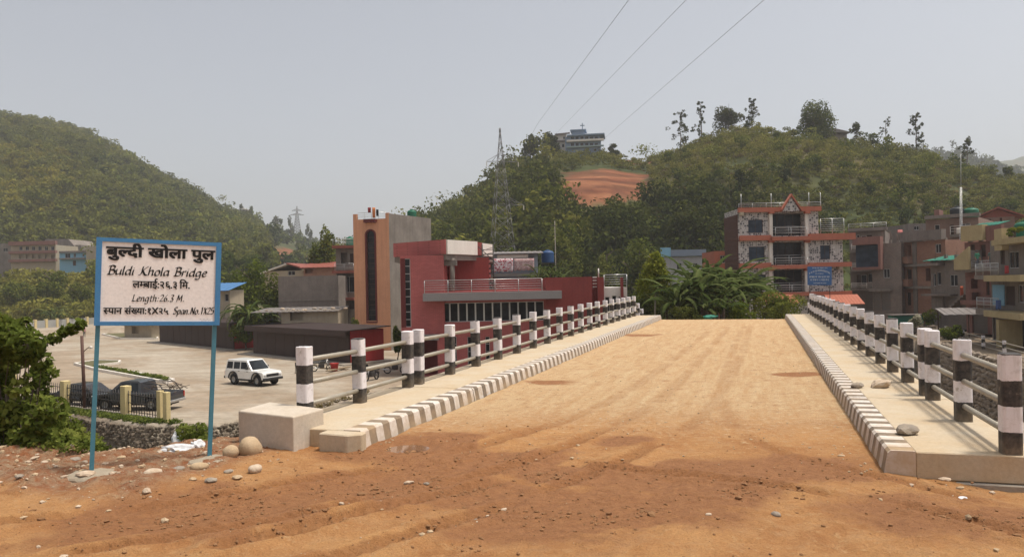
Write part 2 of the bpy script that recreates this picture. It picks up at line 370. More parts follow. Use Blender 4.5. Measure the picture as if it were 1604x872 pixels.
def dirtmat():
    m, nt, b = newmat('red_dirt'); p = pos(nt)
    g = lambda n: (lambda a: (setattr(a, 'attribute_name', n), a.outputs['Fac'])[1])(N(nt, 'ShaderNodeAttribute'))
    n1 = noise(nt, p, 1.1, 8, .68); n2 = noise(nt, p, 9, 7, .7); n3 = noise(nt, p, 55, 4, .7)
    rot = N(nt, 'ShaderNodeVectorRotate', rotation_type='Z_AXIS'); lk(nt, p, rot.inputs['Vector']); rot.inputs['Angle'].default_value = YAW
    sm = noise(nt, scaled(nt, rot.outputs[0], (2.2, .22, 1)), 2.4, 9, .75)      # long smears left by traffic along the bridge
    n4 = noise(nt, p, 3.2, 7, .7)
    base = mixc(nt, ramp(nt, n1, .36, .64), (.49, .258, .102), (.36, .160, .058))
    base = mixc(nt, ramp(nt, n4, .50, .68), base, (.53, .305, .135)); base = mixc(nt, ramp(nt, n2, .55, .78), base, (.57, .375, .19))
    sand = mixc(nt, ramp(nt, sm, .34, .72), (.58, .415, .238), (.46, .265, .118)); sand = mixc(nt, ramp(nt, n2, .52, .75), sand, (.60, .47, .30)); sand = mixc(nt, ramp(nt, n4, .58, .74), sand, (.36, .195, .085))
    s = N(nt, 'ShaderNodeMath', operation='ADD'); lk(nt, g('sand'), s.inputs[0]); q = N(nt, 'ShaderNodeMath', operation='MULTIPLY_ADD'); lk(nt, n2, q.inputs[0]); q.inputs[1].default_value = 1.1; q.inputs[2].default_value = -.55; lk(nt, q.outputs[0], s.inputs[1])
    base = mixc(nt, ramp(nt, s.outputs[0], .3, .8), base, sand)
    base = mixc(nt, ramp(nt, g('verge'), .2, .9), base, mixc(nt, ramp(nt, n2, .4, .65), (.27, .105, .045), (.34, .24, .15)))
    wn_ = N(nt, 'ShaderNodeMath', operation='MULTIPLY_ADD'); lk(nt, n2, wn_.inputs[0]); wn_.inputs[1].default_value = .45
    wq = N(nt, 'ShaderNodeMath', operation='MULTIPLY_ADD'); lk(nt, n4, wq.inputs[0]); wq.inputs[1].default_value = .9; lk(nt, g('wet'), wq.inputs[2]); lk(nt, wq.outputs[0], wn_.inputs[2])
    wet = ramp(nt, wn_.outputs[0], .70, 1.55)
    base = mixc(nt, wet, base, mixc(nt, ramp(nt, n2, .35, .7), (.265, .112, .042), (.365, .168, .066)))
    tk = N(nt, 'ShaderNodeMath', operation='MULTIPLY'); lk(nt, g('track'), tk.inputs[0]); tk.inputs[1].default_value = .65
    base = mixc(nt, tk.outputs[0], base, (.29, .125, .046))
    base = mixc(nt, .8, base, ramp(nt, n3, .3, .75, (.72, .72, .72), (1.16, 1.16, 1.16)), 'MULTIPLY')
    lk(nt, base, b.inputs['Base Color'])
    rg = N(nt, 'ShaderNodeMapRange'); lk(nt, wet, rg.inputs[0]); rg.inputs[3].default_value = .95; rg.inputs[4].default_value = .72; lk(nt, rg.outputs[0], b.inputs['Roughness'])
    b.inputs['Specular IOR Level'].default_value = .25
    h = N(nt, 'ShaderNodeMath', operation='MULTIPLY_ADD'); lk(nt, n3, h.inputs[0]); h.inputs[1].default_value = .35; lk(nt, n2, h.inputs[2]); bump(nt, b, h.outputs[0], 1.0, .06)
    return m
DIRT = dirtmat()
def gridmesh(name, gx, gy, zf, frame, keep=None):
    U, V_ = np.meshgrid(gx, gy); x, y = (b2w(U, V_) if frame == 'b' else (U, V_)); X, Y = w2b(x, y)
    dz, wet, trk, verge = dirt_detail(x, y); z = zf(x, y, X, Y, dz)
    n_, m_ = U.shape; ix = np.arange(n_*m_).reshape(n_, m_)
    q = np.stack([ix[:-1, :-1], ix[:-1, 1:], ix[1:, 1:], ix[1:, :-1]], -1).reshape(-1, 4)
    sand = sstep(8.4, 14.5, Y-.12*(X+2))*.72+.08+.12*sstep(0, -1, X+3.4)*sstep(9, 10, Y)
    return npmesh(name, np.c_[x.ravel(), y.ravel(), z.ravel()], q, DIRT, smooth=True, attrs=dict(wet=wet.ravel(), track=trk.ravel(), verge=verge.ravel(), sand=sand.ravel()))
def zpatch(x, y, X, Y, dz):
    t = tz(x, y); z = t+dz
    return z-np.where((X > -6.2) & (X < 2.9) & (Y > 9.75), .35, 0)-np.where((X > 1.7) & (Y > 9.75) & (Y < 14), .3, 0)-.11*sstep(1.3, 2.6, X)*sstep(7.9, 9.2, Y)
ap_road = gridmesh('dirt_road', np.arange(PX0, PX1, .03), np.arange(PY0, PY1, .03), zpatch, 'w'); ap_road['kind'] = 'structure'
def zdeck(x, y, X, Y, dz): return -np.clip(9.45-Y, 0, 1)*.12+dz*(1-.25*sstep(9.6, 11.5, Y))+.004+.035*sstep(.5, 0, np.minimum(X+5.1, 1.3-X))*fbm(x*3, y*3)*sstep(9.6, 11, Y)-np.where(Y > 42.4, (Y-42.4)*.12, 0)+.10*sstep(9.3, 42, Y)
deck_dirt = gridmesh('road_surface', np.r_[np.arange(-5.06, 1.30, .06), 1.30], np.arange(8.8, 46, .07), zdeck, 'b'); deck_dirt['kind'] = 'structure'
# shallow muddy puddle beside the left kerb
def puddle_mat():
    m, nt, b = newmat('muddy_water'); b.inputs['Base Color'].default_value = (.20, .10, .05, 1); b.inputs['Roughness'].default_value = .08; b.inputs['IOR'].default_value = 1.33; b.inputs['Specular IOR Level'].default_value = .5
    bump(nt, b, noise(nt, pos(nt), 7, 3), .04, .01); return m
c = G(640, 700); pts = []
for k in range(40):
    a = 2*math.pi*k/40; r = .36*(1+.25*math.sin(3*a+1)+.12*math.sin(7*a)); pts.append((c[0]+r*1.15*math.cos(a), c[1]+r*math.sin(a)*.95))
mb = MB(); mb.add([(x, y, -.018) for x, y in pts], [tuple(range(40))]); mb.build('puddle', puddle_mat())['kind'] = 'structure'

# ================================================================== BRIDGE
def postmat():
    m, nt, b = newmat('post_paint'); o = objc(nt); sp = N(nt, 'ShaderNodeSeparateXYZ'); lk(nt, o, sp.inputs[0])
    w = noise(nt, pos(nt), 9, 4); ww = N(nt, 'ShaderNodeMath', operation='MULTIPLY_ADD'); lk(nt, w, ww.inputs[0]); ww.inputs[1].default_value = .035; lk(nt, sp.outputs[2], ww.inputs[2])
    oi = N(nt, 'ShaderNodeObjectInfo'); rq = N(nt, 'ShaderNodeMath', operation='MULTIPLY_ADD'); lk(nt, oi.outputs['Random'], rq.inputs[0]); rq.inputs[1].default_value = .05; rq.inputs[2].default_value = -.025
    w3 = N(nt, 'ShaderNodeMath', operation='ADD'); lk(nt, ww.outputs[0], w3.inputs[0]); lk(nt, rq.outputs[0], w3.inputs[1]); ww = w3
    dv = N(nt, 'ShaderNodeMath', operation='DIVIDE'); lk(nt, ww.outputs[0], dv.inputs[0]); dv.inputs[1].default_value = .548
    fr = N(nt, 'ShaderNodeMath', operation='FRACT'); lk(nt, dv.outputs[0], fr.inputs[0])
    gt = N(nt, 'ShaderNodeMath', operation='GREATER_THAN'); lk(nt, fr.outputs[0], gt.inputs[0]); gt.inputs[1].default_value = .5
    p = pos(nt); n1 = noise(nt, p, 12, 6, .7); n2 = noise(nt, scaled(nt, p, (9, 9, 1.2)), 2.5, 5)
    white = mixc(nt, ramp(nt, n1, .5, .78), (.72, .68, .69), (.50, .45, .43)); white = mixc(nt, ramp(nt, n2, .55, .8), white, (.56, .52, .5))
    white = mixc(nt, ramp(nt, noise(nt, p, 5, 8, .78), .60, .66), white, (.34, .29, .24))
    blk = mixc(nt, ramp(nt, n1, .42, .75), (.022, .020, .020), (.10, .082, .066)); blk = mixc(nt, ramp(nt, noise(nt, p, 6, 8, .78), .62, .67), blk, (.25, .215, .17))
    col = mixc(nt, gt.outputs[0], blk, white)
    dust = N(nt, 'ShaderNodeMapRange'); lk(nt, sp.outputs[2], dust.inputs[0]); dust.inputs[1].default_value = 0; dust.inputs[2].default_value = .2; dust.inputs[3].default_value = .5; dust.inputs[4].default_value = 0
    dd = N(nt, 'ShaderNodeMath', operation='MULTIPLY'); lk(nt, dust.outputs[0], dd.inputs[0]); lk(nt, n1, dd.inputs[1]); col = mixc(nt, dd.outputs[0], col, (.42, .32, .2))
    lk(nt, col, b.inputs['Base Color']); b.inputs['Roughness'].default_value = .7; bump(nt, b, n1, .25, .006); return m
def kerbmat():
    m, nt, b = newmat('kerb_paint'); o = objc(nt); sp = N(nt, 'ShaderNodeSeparateXYZ'); lk(nt, o, sp.inputs[0]); p = pos(nt)
    w = noise(nt, p, 7, 4); ww = N(nt, 'ShaderNodeMath', operation='MULTIPLY_ADD'); lk(nt, w, ww.inputs[0]); ww.inputs[1].default_value = .03; lk(nt, sp.outputs[1], ww.inputs[2])
    dv = N(nt, 'ShaderNodeMath', operation='DIVIDE'); lk(nt, ww.outputs[0], dv.inputs[0]); dv.inputs[1].default_value = .41
    fr = N(nt, 'ShaderNodeMath', operation='FRACT'); lk(nt, dv.outputs[0], fr.inputs[0])
    gt = N(nt, 'ShaderNodeMath', operation='GREATER_THAN'); lk(nt, fr.outputs[0], gt.inputs[0]); gt.inputs[1].default_value = .48
    n1 = noise(nt, p, 10, 7, .72); n2 = noise(nt, p, 1.3, 5)
    white = mixc(nt, ramp(nt, n1, .42, .75), (.66, .62, .58), (.40, .31, .22)); blk = mixc(nt, ramp(nt, n1, .36, .70), (.07, .062, .056), (.22, .165, .115)); white = mixc(nt, ramp(nt, noise(nt, p, 3.5, 8, .78), .58, .66), white, (.42, .34, .25))
    col = mixc(nt, gt.outputs[0], blk, white)
    # road dust: heavier low on the face and at the near end
    mr = N(nt, 'ShaderNodeMapRange'); lk(nt, sp.outputs[2], mr.inputs[0]); mr.inputs[1].default_value = 0; mr.inputs[2].default_value = .22; mr.inputs[3].default_value = .9; mr.inputs[4].default_value = .28
    m2 = N(nt, 'ShaderNodeMapRange'); lk(nt, sp.outputs[1], m2.inputs[0]); m2.inputs[1].default_value = 9.3; m2.inputs[2].default_value = 10.6; m2.inputs[3].default_value = .75; m2.inputs[4].default_value = .0
    ad = N(nt, 'ShaderNodeMath', operation='ADD', use_clamp=True); lk(nt, mr.outputs[0], ad.inputs[0]); lk(nt, m2.outputs[0], ad.inputs[1])
    ml = N(nt, 'ShaderNodeMath', operation='MULTIPLY'); lk(nt, ad.outputs[0], ml.inputs[0]); lk(nt, ramp(nt, n2, .25, .7), ml.inputs[1])
    col = mixc(nt, ml.outputs[0], col, (.44, .30, .165))
    lk(nt, col, b.inputs['Base Color']); b.inputs['Roughness'].default_value = .85; bump(nt, b, n1, .3, .008); return m
POSTM, KERBM = postmat(), kerbmat()
CONC = pm('dusty_concrete', (.50, .42, .31), .9, (.46, .33, .19), .8, 1.5, 22, .25)
CONC_RAW = pm('grey_concrete', (.34, .30, .25), .9, (.25, .2, .15), .6, 1.2, 14, .3, streak=.25)
BLOCKM = pm('cast_concrete', (.56, .49, .405), .9, (.42, .33, .235), .7, 1.8, 20, .25)
RAILM = pm('galvanised_pipe', (.36, .33, .27), .55, (.27, .22, .16), .6, 3, 30, .1, metal=.25, spec=.5)
bridge = thing('bridge', 'concrete road bridge with striped kerbs and a dusty dirt-covered deck', 'bridge', (0, 0, 0), -YAW)
SW = .25
def plank(x0, x1, yy0, yy1, z0, z1, rise=0.10):   # long slab that follows the slight rise of the deck
    mb = MB(); n = 12
    ys = [yy0+(yy1-yy0)*k/n for k in range(n+1)]; v = []
    for y in ys:
        r = float(rise*sstep(9.3, 42, y)); v += [(x0, y, z0+r), (x1, y, z0+r), (x1, y, z1+r), (x0, y, z1+r)]
    f = [(0, 1, 2, 3), tuple(4*n+k for k in (3, 2, 1, 0))]
    for k in range(n):
        a, b_ = 4*k, 4*k+4
        for i in range(4): f.append((a+i, b_+i, b_+(i+1) % 4, a+(i+1) % 4))
    return mb.add(v, f)
def rise(y): return float(.10*sstep(9.3, 42, y))
YE = 42.6
plank(-6.75, 2.85, 13.44, YE, -1.1, -.06).build('deck_slab', CONC_RAW, bridge)
plank(-6.9, 2.95, 9.9, 13.4, -2.2, -.09).build('approach_slab', CONC_RAW, bridge)
for X0 in (-5.6, -3.2, -.8, 1.6): MB().box(X0-.2, X0+.2, 14, 41.8, -2.2, -1.1).build('girder', CONC_RAW, bridge)
MB().box(-7.2, 3.2, 12.2, 13.42, -9, -2.2).build('abutment', CONC_RAW, bridge)
MB().box(-7.2, 3.2, 41.9, 43.4, -9, -1.11).build('abutment', CONC_RAW, bridge)
def sweep(prof, ys, dz=rise):
    mb = MB(); n = len(prof); v = []
    for y in ys: v += [(x, y, z+dz(y)) for x, z in prof]
    f = [tuple(range(n)), tuple((len(ys)-1)*n+k for k in range(n))[::-1]]
    for k in range(len(ys)-1):
        for i in range(n): f.append((k*n+i, (k+1)*n+i, (k+1)*n+(i+1) % n, k*n+(i+1) % n))
    return mb.add(v, f)
for side, (xk, xo) in (('l', (-5.08, -6.75)), ('r', (1.28, 2.85))):
    sg = -1 if side == 'l' else 1; xin = xk+sg*.33
    for y0, y1 in ((9.22 if side == 'l' else 9.38, 13.42), (13.46, YE)):
        ys = list(np.linspace(y0, y1, 3 if y1 < 14 else 13))
        a, b_ = sorted((xin, xo))
        plank(a, b_, y0, y1, -.055, SW-.004).build('sidewalk', CONC, bridge, bevel=.012)
        pr = [(xk, -.06), (xk+sg*.05, SW-.03), (xk+sg*.08, SW), (xk+sg*.328, SW), (xk+sg*.328, -.06)]
        if sg < 0: pr = pr[::-1]
        sweep(pr, ys).build('kerb', KERBM, bridge)
# chamfered dusty kerb nose at the near left corner, footing under the near right corner
nose = MB(); nose.prism([(-5.66, 9.215), (-5.66, 9.0), (-5.2, 8.93), (-5.03, 9.04), (-5.06, 9.215)], -.2, SW-.012); nose.build('kerb_nose', CONC, bridge, bevel=.015)
MB().box(1.32, 4.2, 9.33, 13.4, -2.4, -.0615).build('wing_wall', CONC_RAW, bridge, bevel=.01)
MB().box(2.852, 4.2, 9.37, 9.9, -.06, SW-.01).build('end_beam', CONC, bridge, bevel=.012)

# railings
PH = 1.08
pmb = MB(); e = .098; ch = .022
pmb.prism([(-e+ch, -e), (e-ch, -e), (e, -e+ch), (e, e-ch), (e-ch, e), (-e+ch, e), (-e, e-ch), (-e, -e+ch)], -.03, PH)
proto_post = pmb.build('post', POSTM, None, bevel=.012); post_me = proto_post.data
def railing(X, label):
    r = thing('bridge_railing', label, 'railing', (0, 0, 0), -YAW, 'painted railings of the bridge')
    y_app = [9.86 if X < 0 else 9.5, 11.5, 13.36]; y_deck = [13.84+1.62*i for i in range(18)]
    rng = random.Random(int(X*10))
    def post(y, z):
        o = proto_post.copy(); COL.objects.link(o); o.parent = r; o.location = (X, y, z)
        o.rotation_euler = (rng.uniform(-.012, .012), rng.uniform(-.012, .012), rng.uniform(-.04, .04)); return o
    zs = lambda y: SW+rise(y)-.004
    for y in y_app+y_deck: post(y, zs(y))
    ext = [(42.9, zs(42)-.42), (44.3, zs(42)-.78)] if X < 0 else [(42.9, zs(42)-.5)]
    for y, z in ext: post(y, z)
    ys = [(y, zs(y)) for y in y_app]; segs = [(ys[0], ys[1]), (ys[1], ys[2])]
    yd = [(y, zs(y)) for y in y_deck]+ext; segs += list(zip(yd[:-1], yd[1:]))
    for (ya, za), (yb, zb) in segs:
        for h in (.21, .53, .87):
            j = rng.uniform(-.006, .006)
            MB().tube((X, ya, za+h+j), (X, yb, zb+h-j), .037, .037, 10).build('rail', RAILM, r)
railing(-6.42, 'black and white post railing on the left side, nearer the brick-red building')
railing(2.55, 'black and white post railing on the right side, beside the loose rocks')
bpy.data.objects.remove(proto_post)

# concrete block beside the left end
cb_ = thing('concrete_block', 'cast concrete block at the left end of the bridge, boulders beside it', 'block', (*b2w(-6.52, 9.36), -.05), -YAW)
MB().prism([(-.54, -.20), (.57, -.51), (.60, .20), (-.58, .60)], 0, .52).build('block', BLOCKM, cb_, bevel=.02, segs=2)

# ------------------------------------------------------------------ rocks
def rockmesh(seed, sub=2, flat=.7, rough=.25, facets=3):
    bm = bmesh.new(); bmesh.ops.create_icosphere(bm, subdivisions=sub, radius=.5); rg = np.random.default_rng(seed); off = rg.random(3)*50
    for v in bm.verts:
        d = v.co.normalized(); n = float(fbm(np.array(d.x*1.3+off[0]+d.z), np.array(d.y*1.3+off[1]-d.z*.7), 3))
        n2 = float(vnoise(np.array(d.x*4+off[2]), np.array(d.y*4+d.z*4)))
        v.co = d*.5*(1+(n-.47)*rough*4+(n2-.5)*rough*.5); v.co.z *= flat
    # a few flattened facets
    for k in range(facets):
        nrm = Vector(rg.normal(size=3)).normalized(); lim = .33+.08*rg.random()
        for v in bm.verts:
            s = v.co.dot(nrm)
            if s > lim: v.co -= nrm*(s-lim)*.8
    me = bpy.data.meshes.new('rock'); bm.to_mesh(me); bm.free()
    for p in me.polygons: p.use_smooth = facets == 0
    return me
ROCKG = pm('grey_stone', (.26, .22, .18), .9, (.38, .31, .23), .8, 9, 45, .5)
ROCKT = pm('tan_stone', (.42, .30, .18), .9, (.50, .38, .25), .8, 7, 40, .4)
ROCKP = pm('pale_stone', (.55, .45, .34), .9, (.36, .24, .15), .8, 8, 40, .4)
RM = [rockmesh(s) if s not in (3, 4, 5) else rockmesh(s, 3, .9, .10, 0) for s in range(8)]
def rock(label, loc, size, mat, k, rz=0, group=None, tilt=0):
    me = RM[k % 8].copy(); me.materials.append(mat); o = bpy.data.objects.new('rock', me); COL.objects.link(o)
    o.location = [float(a) for a in loc]; o.scale = size; o.rotation_euler = (tilt, 0, rz); return tag(o, label, 'rock', group)
def zg(x, y): 
    return float(tz(np.array([x]), np.array([y]))[0]+dirt_detail(np.array([x]), np.array([y]))[0][0])
SWZ = SW+.005
p = G(1342, 607, SWZ); rock('small dark rock lying on the right kerb, left of the pale one', (*p[:2], SWZ+.035), (.22, .18, .16), ROCKG, 0)
p = G(1381, 606, SWZ); rock('largest pale flat rock on the right sidewalk near the railing', (*p[:2], SWZ+.055), (.40, .34, .24), ROCKP, 1, .4)
p = G(1419, 679, SWZ); rock('grey flat rock on the right kerb nearest the camera', (*p[:2], SWZ+.045), (.33, .24, .20), ROCKG, 2, .2)
p = G(394, 712); rock('larger rounded tan boulder leaning against the concrete block', (p[0], p[1]-.02, .10), (.31, .30, .34), ROCKT, 3, 0)
p = G(362, 720); rock('smaller tan boulder left of the block', (p[0], p[1], zg(*p[:2])+.05), (.2, .19, .2), ROCKT, 4, 1)
p = G(400, 741); rock('rounded pale stone in front of the boulders', (p[0], p[1], zg(*p[:2])+.04), (.18, .15, .13), ROCKP, 5, 1)
vr = random.Random(3)
named = [(135, 752, 1.0), (118, 728, .8), (88, 732, .6), (240, 752, .85), (280, 740, .6), (312, 738, .9), (230, 775, .6), (330, 757, .7), (372, 752, .6), (55, 716, .6), (30, 758, .5), (190, 722, .5), (70, 727, .4), (358, 742, .45), (302, 757, .35), (640, 756, .5), (668, 757, .35), (882, 632, .28), (1060, 566, .28), (1215, 806, .45), (1318, 714, .3), (1110, 806, .3), (745, 812, .3), (170, 800, .3), (1480, 752, .5)]
NAMES = ['largest pale stone below the left sign post', 'grey stone behind the left sign post', 'tan stone left of the left sign post', 'flat pale stone midway between the sign posts', 'small grey stone behind the flat pale one', 'tan stone just left of the right sign post', 'pale stone nearest the camera on the verge', 'grey stone right of the right sign post footing', 'flat tan stone below the boulders', 'pale stone under the large bush', 'grey stone at the left edge of the dirt', 'tan stone near the verge weeds', 'small pale stone beside the left bush', 'small grey stone before the concrete block', 'smallest tan stone near the right sign post', 'flat pale stone in the wet tracks', 'small grey stone right of the flat one in the tracks', 'tiny tan stone in the middle of the deck', 'tiny pale stone far along the deck', 'dark grey clod-like stone in the right foreground', 'tan stone by the right kerb end', 'pale stone at the lower centre of the dirt', 'grey stone low in the left foreground', 'tan stone at the lower left of the dirt', 'pale stone by the right bridge footing']
for i, (px, py, s) in enumerate(named):
    p = G(px, py); z = zg(p[0], p[1]); s *= .22
    rock(NAMES[i], (p[0], p[1], z+s*.12), (s*vr.uniform(.8, 1.3), s*vr.uniform(.7, 1), s*vr.uniform(.4, .7)), (ROCKP, ROCKG, ROCKT)[i % 3], i, vr.uniform(0, 6), 'loose stones scattered on the dirt')
# gravel and clods: one mass
def scatter(name, P, S, mat, sub=1, flat=.65):
    bm = bmesh.new(); bmesh.ops.create_icosphere(bm, subdivisions=sub, radius=.5); base = np.array([v.co[:] for v in bm.verts]); fc = np.array([[v.index for v in f.verts] for f in bm.faces]); bm.free()
    n = len(P); k = len(base); V = np.repeat(base[None], n, 0)*(1+RNG.normal(0, .17, (n, k, 1)))
    ang = RNG.random(n)*6.28; ca, sa = np.cos(ang)[:, None], np.sin(ang)[:, None]; sc = S[:, None]*RNG.uniform(.7, 1.3, (n, 1))
    x = V[..., 0]*sc*1.2; y = V[..., 1]*sc*.85; zz = V[..., 2]*S[:, None]*flat
    V = np.stack([x*ca-y*sa+P[:, None, 0], x*sa+y*ca+P[:, None, 1], zz+P[:, None, 2]], -1).reshape(-1, 3)
    F_ = (fc[None]+np.arange(n)[:, None, None]*k).reshape(-1, 3); o = npmesh(name, V, F_, mat); o['kind'] = 'stuff'; return o
def gravel(n, x0, x1, y0, y1, smin, smax, cond):
    x = RNG.uniform(x0, x1, n); y = RNG.uniform(y0, y1, n); X, Y = w2b(x, y); dz, wet, trk, vg = dirt_detail(x, y)
    k = RNG.random(n) < cond(x, y, X, Y, vg); x, y, dz = x[k], y[k], dz[k]; s = smin+(smax-smin)*RNG.random(len(x))**4
    return np.c_[x, y, tz(x, y)+dz+s*.12], s
P1, S1 = gravel(9000, -10, 8, 4.5, 12, .010, .085, lambda x, y, X, Y, vg: np.where((Y < 8.9) | (X < -7.1), .04+.85*vg+.25*sstep(.5, .65, fbm(x*1.2, y*1.2)), 0)*np.where(vg > .3, 1, .45))
h = len(P1)//2
scatter('gravel', P1[:h], S1[:h], ROCKP); scatter('gravel', P1[h:], S1[h:], ROCKT)
x, y = b2w(RNG.uniform(-5, 1.2, 3500), 9.3+RNG.random(3500)**1.6*28); X, Y = w2b(x, y); k = (np.minimum(X+5.06, 1.28-X) < .35*RNG.random(3500)**.5+.05) | (RNG.random(3500) < .10); x, y = x[k], y[k]; dz = dirt_detail(x, y)[0]*.8+.10*sstep(9.3, 42, w2b(x, y)[1])
scatter('gravel', np.c_[x, y, dz+.008], RNG.uniform(.008, .045, len(x))**1.0, ROCKT)
CLOD = pm('mud_clod', (.30, .16, .075), .95, (.20, .10, .045), .9, 9, 50, .6)
n_ = 90000; x = RNG.uniform(-9, 8, n_); y = RNG.uniform(5, 12, n_); X, Y = w2b(x, y); dz, wet, trk, vg = dirt_detail(x, y)
pr_ = (np.clip(wet*1.2, 0, 1)*.5+trk*.25+.05)*(.15+1.7*sstep(.45, .65, fbm(x*2.2+5, y*2.2)))*np.where(Y < 9.2, 1, np.where((X > -4.9) & (X < 1.2) & (Y < 11.5), .4, 0)); k = RNG.random(n_) < pr_
s_ = .006+.036*RNG.random(k.sum())**4+.05*(RNG.random(k.sum()) < .018)*RNG.random(k.sum()); scatter('mud_clods', np.c_[x[k], y[k], tz(x[k], y[k])*(Y[k] < 9.2)+dz[k]+s_*.15], s_, CLOD)
# lumps of mortar round the feet of the sign posts
MORT = pm('mortar', (.33, .28, .21), .95, (.27, .2, .13), .6, 5, 30, .5)
# ================================================================== SIGN
BLUE = pm('blue_frame_paint', (.045, .19, .40), .45, (.06, .22, .38), .5, 6, 40, .08, spec=.5)
TEAL = pm('teal_post_paint', (.05, .19, .26), .5, (.07, .2, .24), .6, 5, 40, .08, spec=.5)
BOARD = pm('sign_white', (.80, .755, .725), .5, (.75, .69, .65), .4, 4, 30, .05, spec=.4)
INK = pm('black_sign_paint', (.012, .011, .011), .5, (.02, .018, .018), .4, 8, 40, 0)
GREYINK = pm('grey_sign_paint', (.30, .28, .28), .6, None, .3, 8, 40, 0)
pL = G(143, 745); pR = G(325, 718)
rzs = math.atan2(.66, 1.21)
sign = thing('bridge_sign', 'white name board of the bridge in blue frame on two teal posts', 'sign', (pL[0], pL[1], 0), rzs)
sign.rotation_euler = (0, math.radians(3.0), rzs)
SWD, SHT = 1.385, 1.03; zb = 1.80            # board width, height, height of its lower edge at the left post
MB().box(-.025, .025, -.025, .025, -.3, zb+SHT-.02).build('post', TEAL, sign)
MB().box(1.29, 1.34, -.025, .025, -.3, zb+SHT-.07).build('post', TEAL, sign)
bd = MB().box(0, SWD, -.03, -.012, 0, SHT).build('board', BOARD, sign); bd.location = (-.03, -.018, zb); bd.rotation_euler = (0, math.radians(-.7), 0)
fw_ = .05; fr = MB()
fr.box(-.012, fw_, -.046, .0, -.012, SHT+.012); fr.box(SWD-fw_, SWD+.012, -.046, .0, -.012, SHT+.012); fr.box(fw_, SWD-fw_, -.0455, -.0005, SHT-.036, SHT+.0118); fr.box(fw_, SWD-fw_, -.0455, -.0005, -.0118, .036)
fr.build('frame', BLUE, bd)
# --- broad-nib lettering for the Latin lines
def cr(pts, k=6):
    if len(pts) < 3: return pts
    P = [np.array(p, float) for p in pts]; out = []
    for i in range(len(P)-1):
        p0 = P[max(i-1, 0)]; p1 = P[i]; p2 = P[i+1]; p3 = P[min(i+2, len(P)-1)]
        for j in range(k):
            t = j/k; out.append(tuple(.5*((2*p1)+(-p0+p2)*t+(2*p0-5*p1+4*p2-p3)*t*t+(-p0+3*p1-3*p2+p3)*t**3)))
    return out+[tuple(P[-1])]
bowl = [(.40, .52), (.22, .6), (.03, .36), (.08, .03), (.24, .04), (.40, .28)]
GL = {'B': (.62, [[(.14, 1), (.12, 0)], [(-.04, .9), (.1, 1), (.32, 1.02), (.5, .88), (.42, .62), (.15, .53)], [(.15, .53), (.48, .48), (.57, .22), (.38, 0), (-.02, .03)]]),
 'u': (.5, [[(.02, .6), (.03, .15), (.14, 0), (.38, .22)], [(.4, .6), (.4, .1), (.48, 0)]]), 'l': (.2, [[(.06, 1), (.06, .08), (.15, 0)]]),
 'd': (.54, [bowl, [(.42, 1), (.42, .08), (.5, 0)]]), 'i': (.2, [[(.05, .6), (.05, .06), (.13, 0)], [(.06, .82), (.09, .82)]]),
 'K': (.68, [[(.16, 1), (.12, .2), (-.08, -.02)], [(.62, 1.02), (.4, .8), (.16, .48)], [(.2, .52), (.46, .06), (.66, 0)]]),
 'h': (.52, [[(.06, 1), (.05, 0)], [(.05, .38), (.24, .6), (.38, .5), (.38, .08), (.46, 0)]]),
 'o': (.48, [[(.2, .6), (.02, .35), (.08, .02), (.28, 0), (.42, .25), (.36, .55), (.2, .6)]]), 'a': (.52, [bowl, [(.42, .6), (.42, .08), (.5, 0)]]),
 'r': (.38, [[(.05, .6), (.05, 0)], [(.05, .38), (.2, .58), (.34, .54)]]), 'g': (.54, [bowl, [(.42, .6), (.41, -.18), (.25, -.36), (.02, -.28)]]),
 'e': (.46, [[(.05, .3), (.36, .38), (.33, .58), (.16, .58), (.02, .3), (.1, .03), (.28, 0), (.42, .12)]]), 'L': (.56, [[(.14, 1), (.1, .04)], [(-.02, .04), (.14, .05), (.34, 0), (.54, .06)]]),
 'n': (.5, [[(.05, .6), (.05, 0)], [(.05, .38), (.22, .6), (.36, .5), (.36, .08), (.44, 0)]]), 't': (.38, [[(.17, .86), (.14, .1), (.25, 0), (.35, .06)], [(0, .6), (.34, .6)]]),
 'S': (.54, [[(.5, .92), (.3, 1.02), (.1, .85), (.2, .58), (.42, .4), (.38, .1), (.18, 0), (0, .1)]]), 'p': (.5, [[(.05, .6), (.02, -.36)], [(.05, .38), (.25, .6), (.41, .45), (.36, .1), (.2, 0), (.05, .1)]]),
 'N': (.64, [[(.04, 0), (.1, 1)], [(.1, 1), (.5, 0)], [(.5, 0), (.58, 1.02)]]), 'M': (.74, [[(0, 0), (.1, 1)], [(.1, 1), (.32, .25)], [(.32, .25), (.58, 1)], [(.58, 1), (.62, 0)]]),
 ':': (.28, [[(.05, .09), (.13, .05)], [(.07, .52), (.15, .48)]]), '.': (.26, [[(.05, .09), (.15, .03)], [(.05, .03), (.15, .09)]]), ' ': (.36, []),
 '1': (.42, [[(.08, .84), (.2, 1), (.2, 0)]]), '2': (.5, [[(.02, .8), (.2, 1), (.4, .84), (.3, .5), (.02, .05)], [(.02, .05), (.46, .04)]]), '3': (.46, [[(.05, .95), (.25, 1), (.38, .8), (.18, .55), (.4, .3), (.25, 0), (.02, .06)]]),
 '5': (.48, [[(.42, 1), (.1, 1)], [(.1, 1), (.06, .56), (.3, .6), (.42, .35), (.3, .03), (.02, .05)]]), '6': (.46, [[(.36, 1), (.1, .6), (.04, .2), (.2, 0), (.4, .15), (.34, .42), (.18, .48), (.05, .25)]]), 'X': (.5, [[(.04, 1), (.44, 0)], [(.44, 1), (.02, 0)]])}
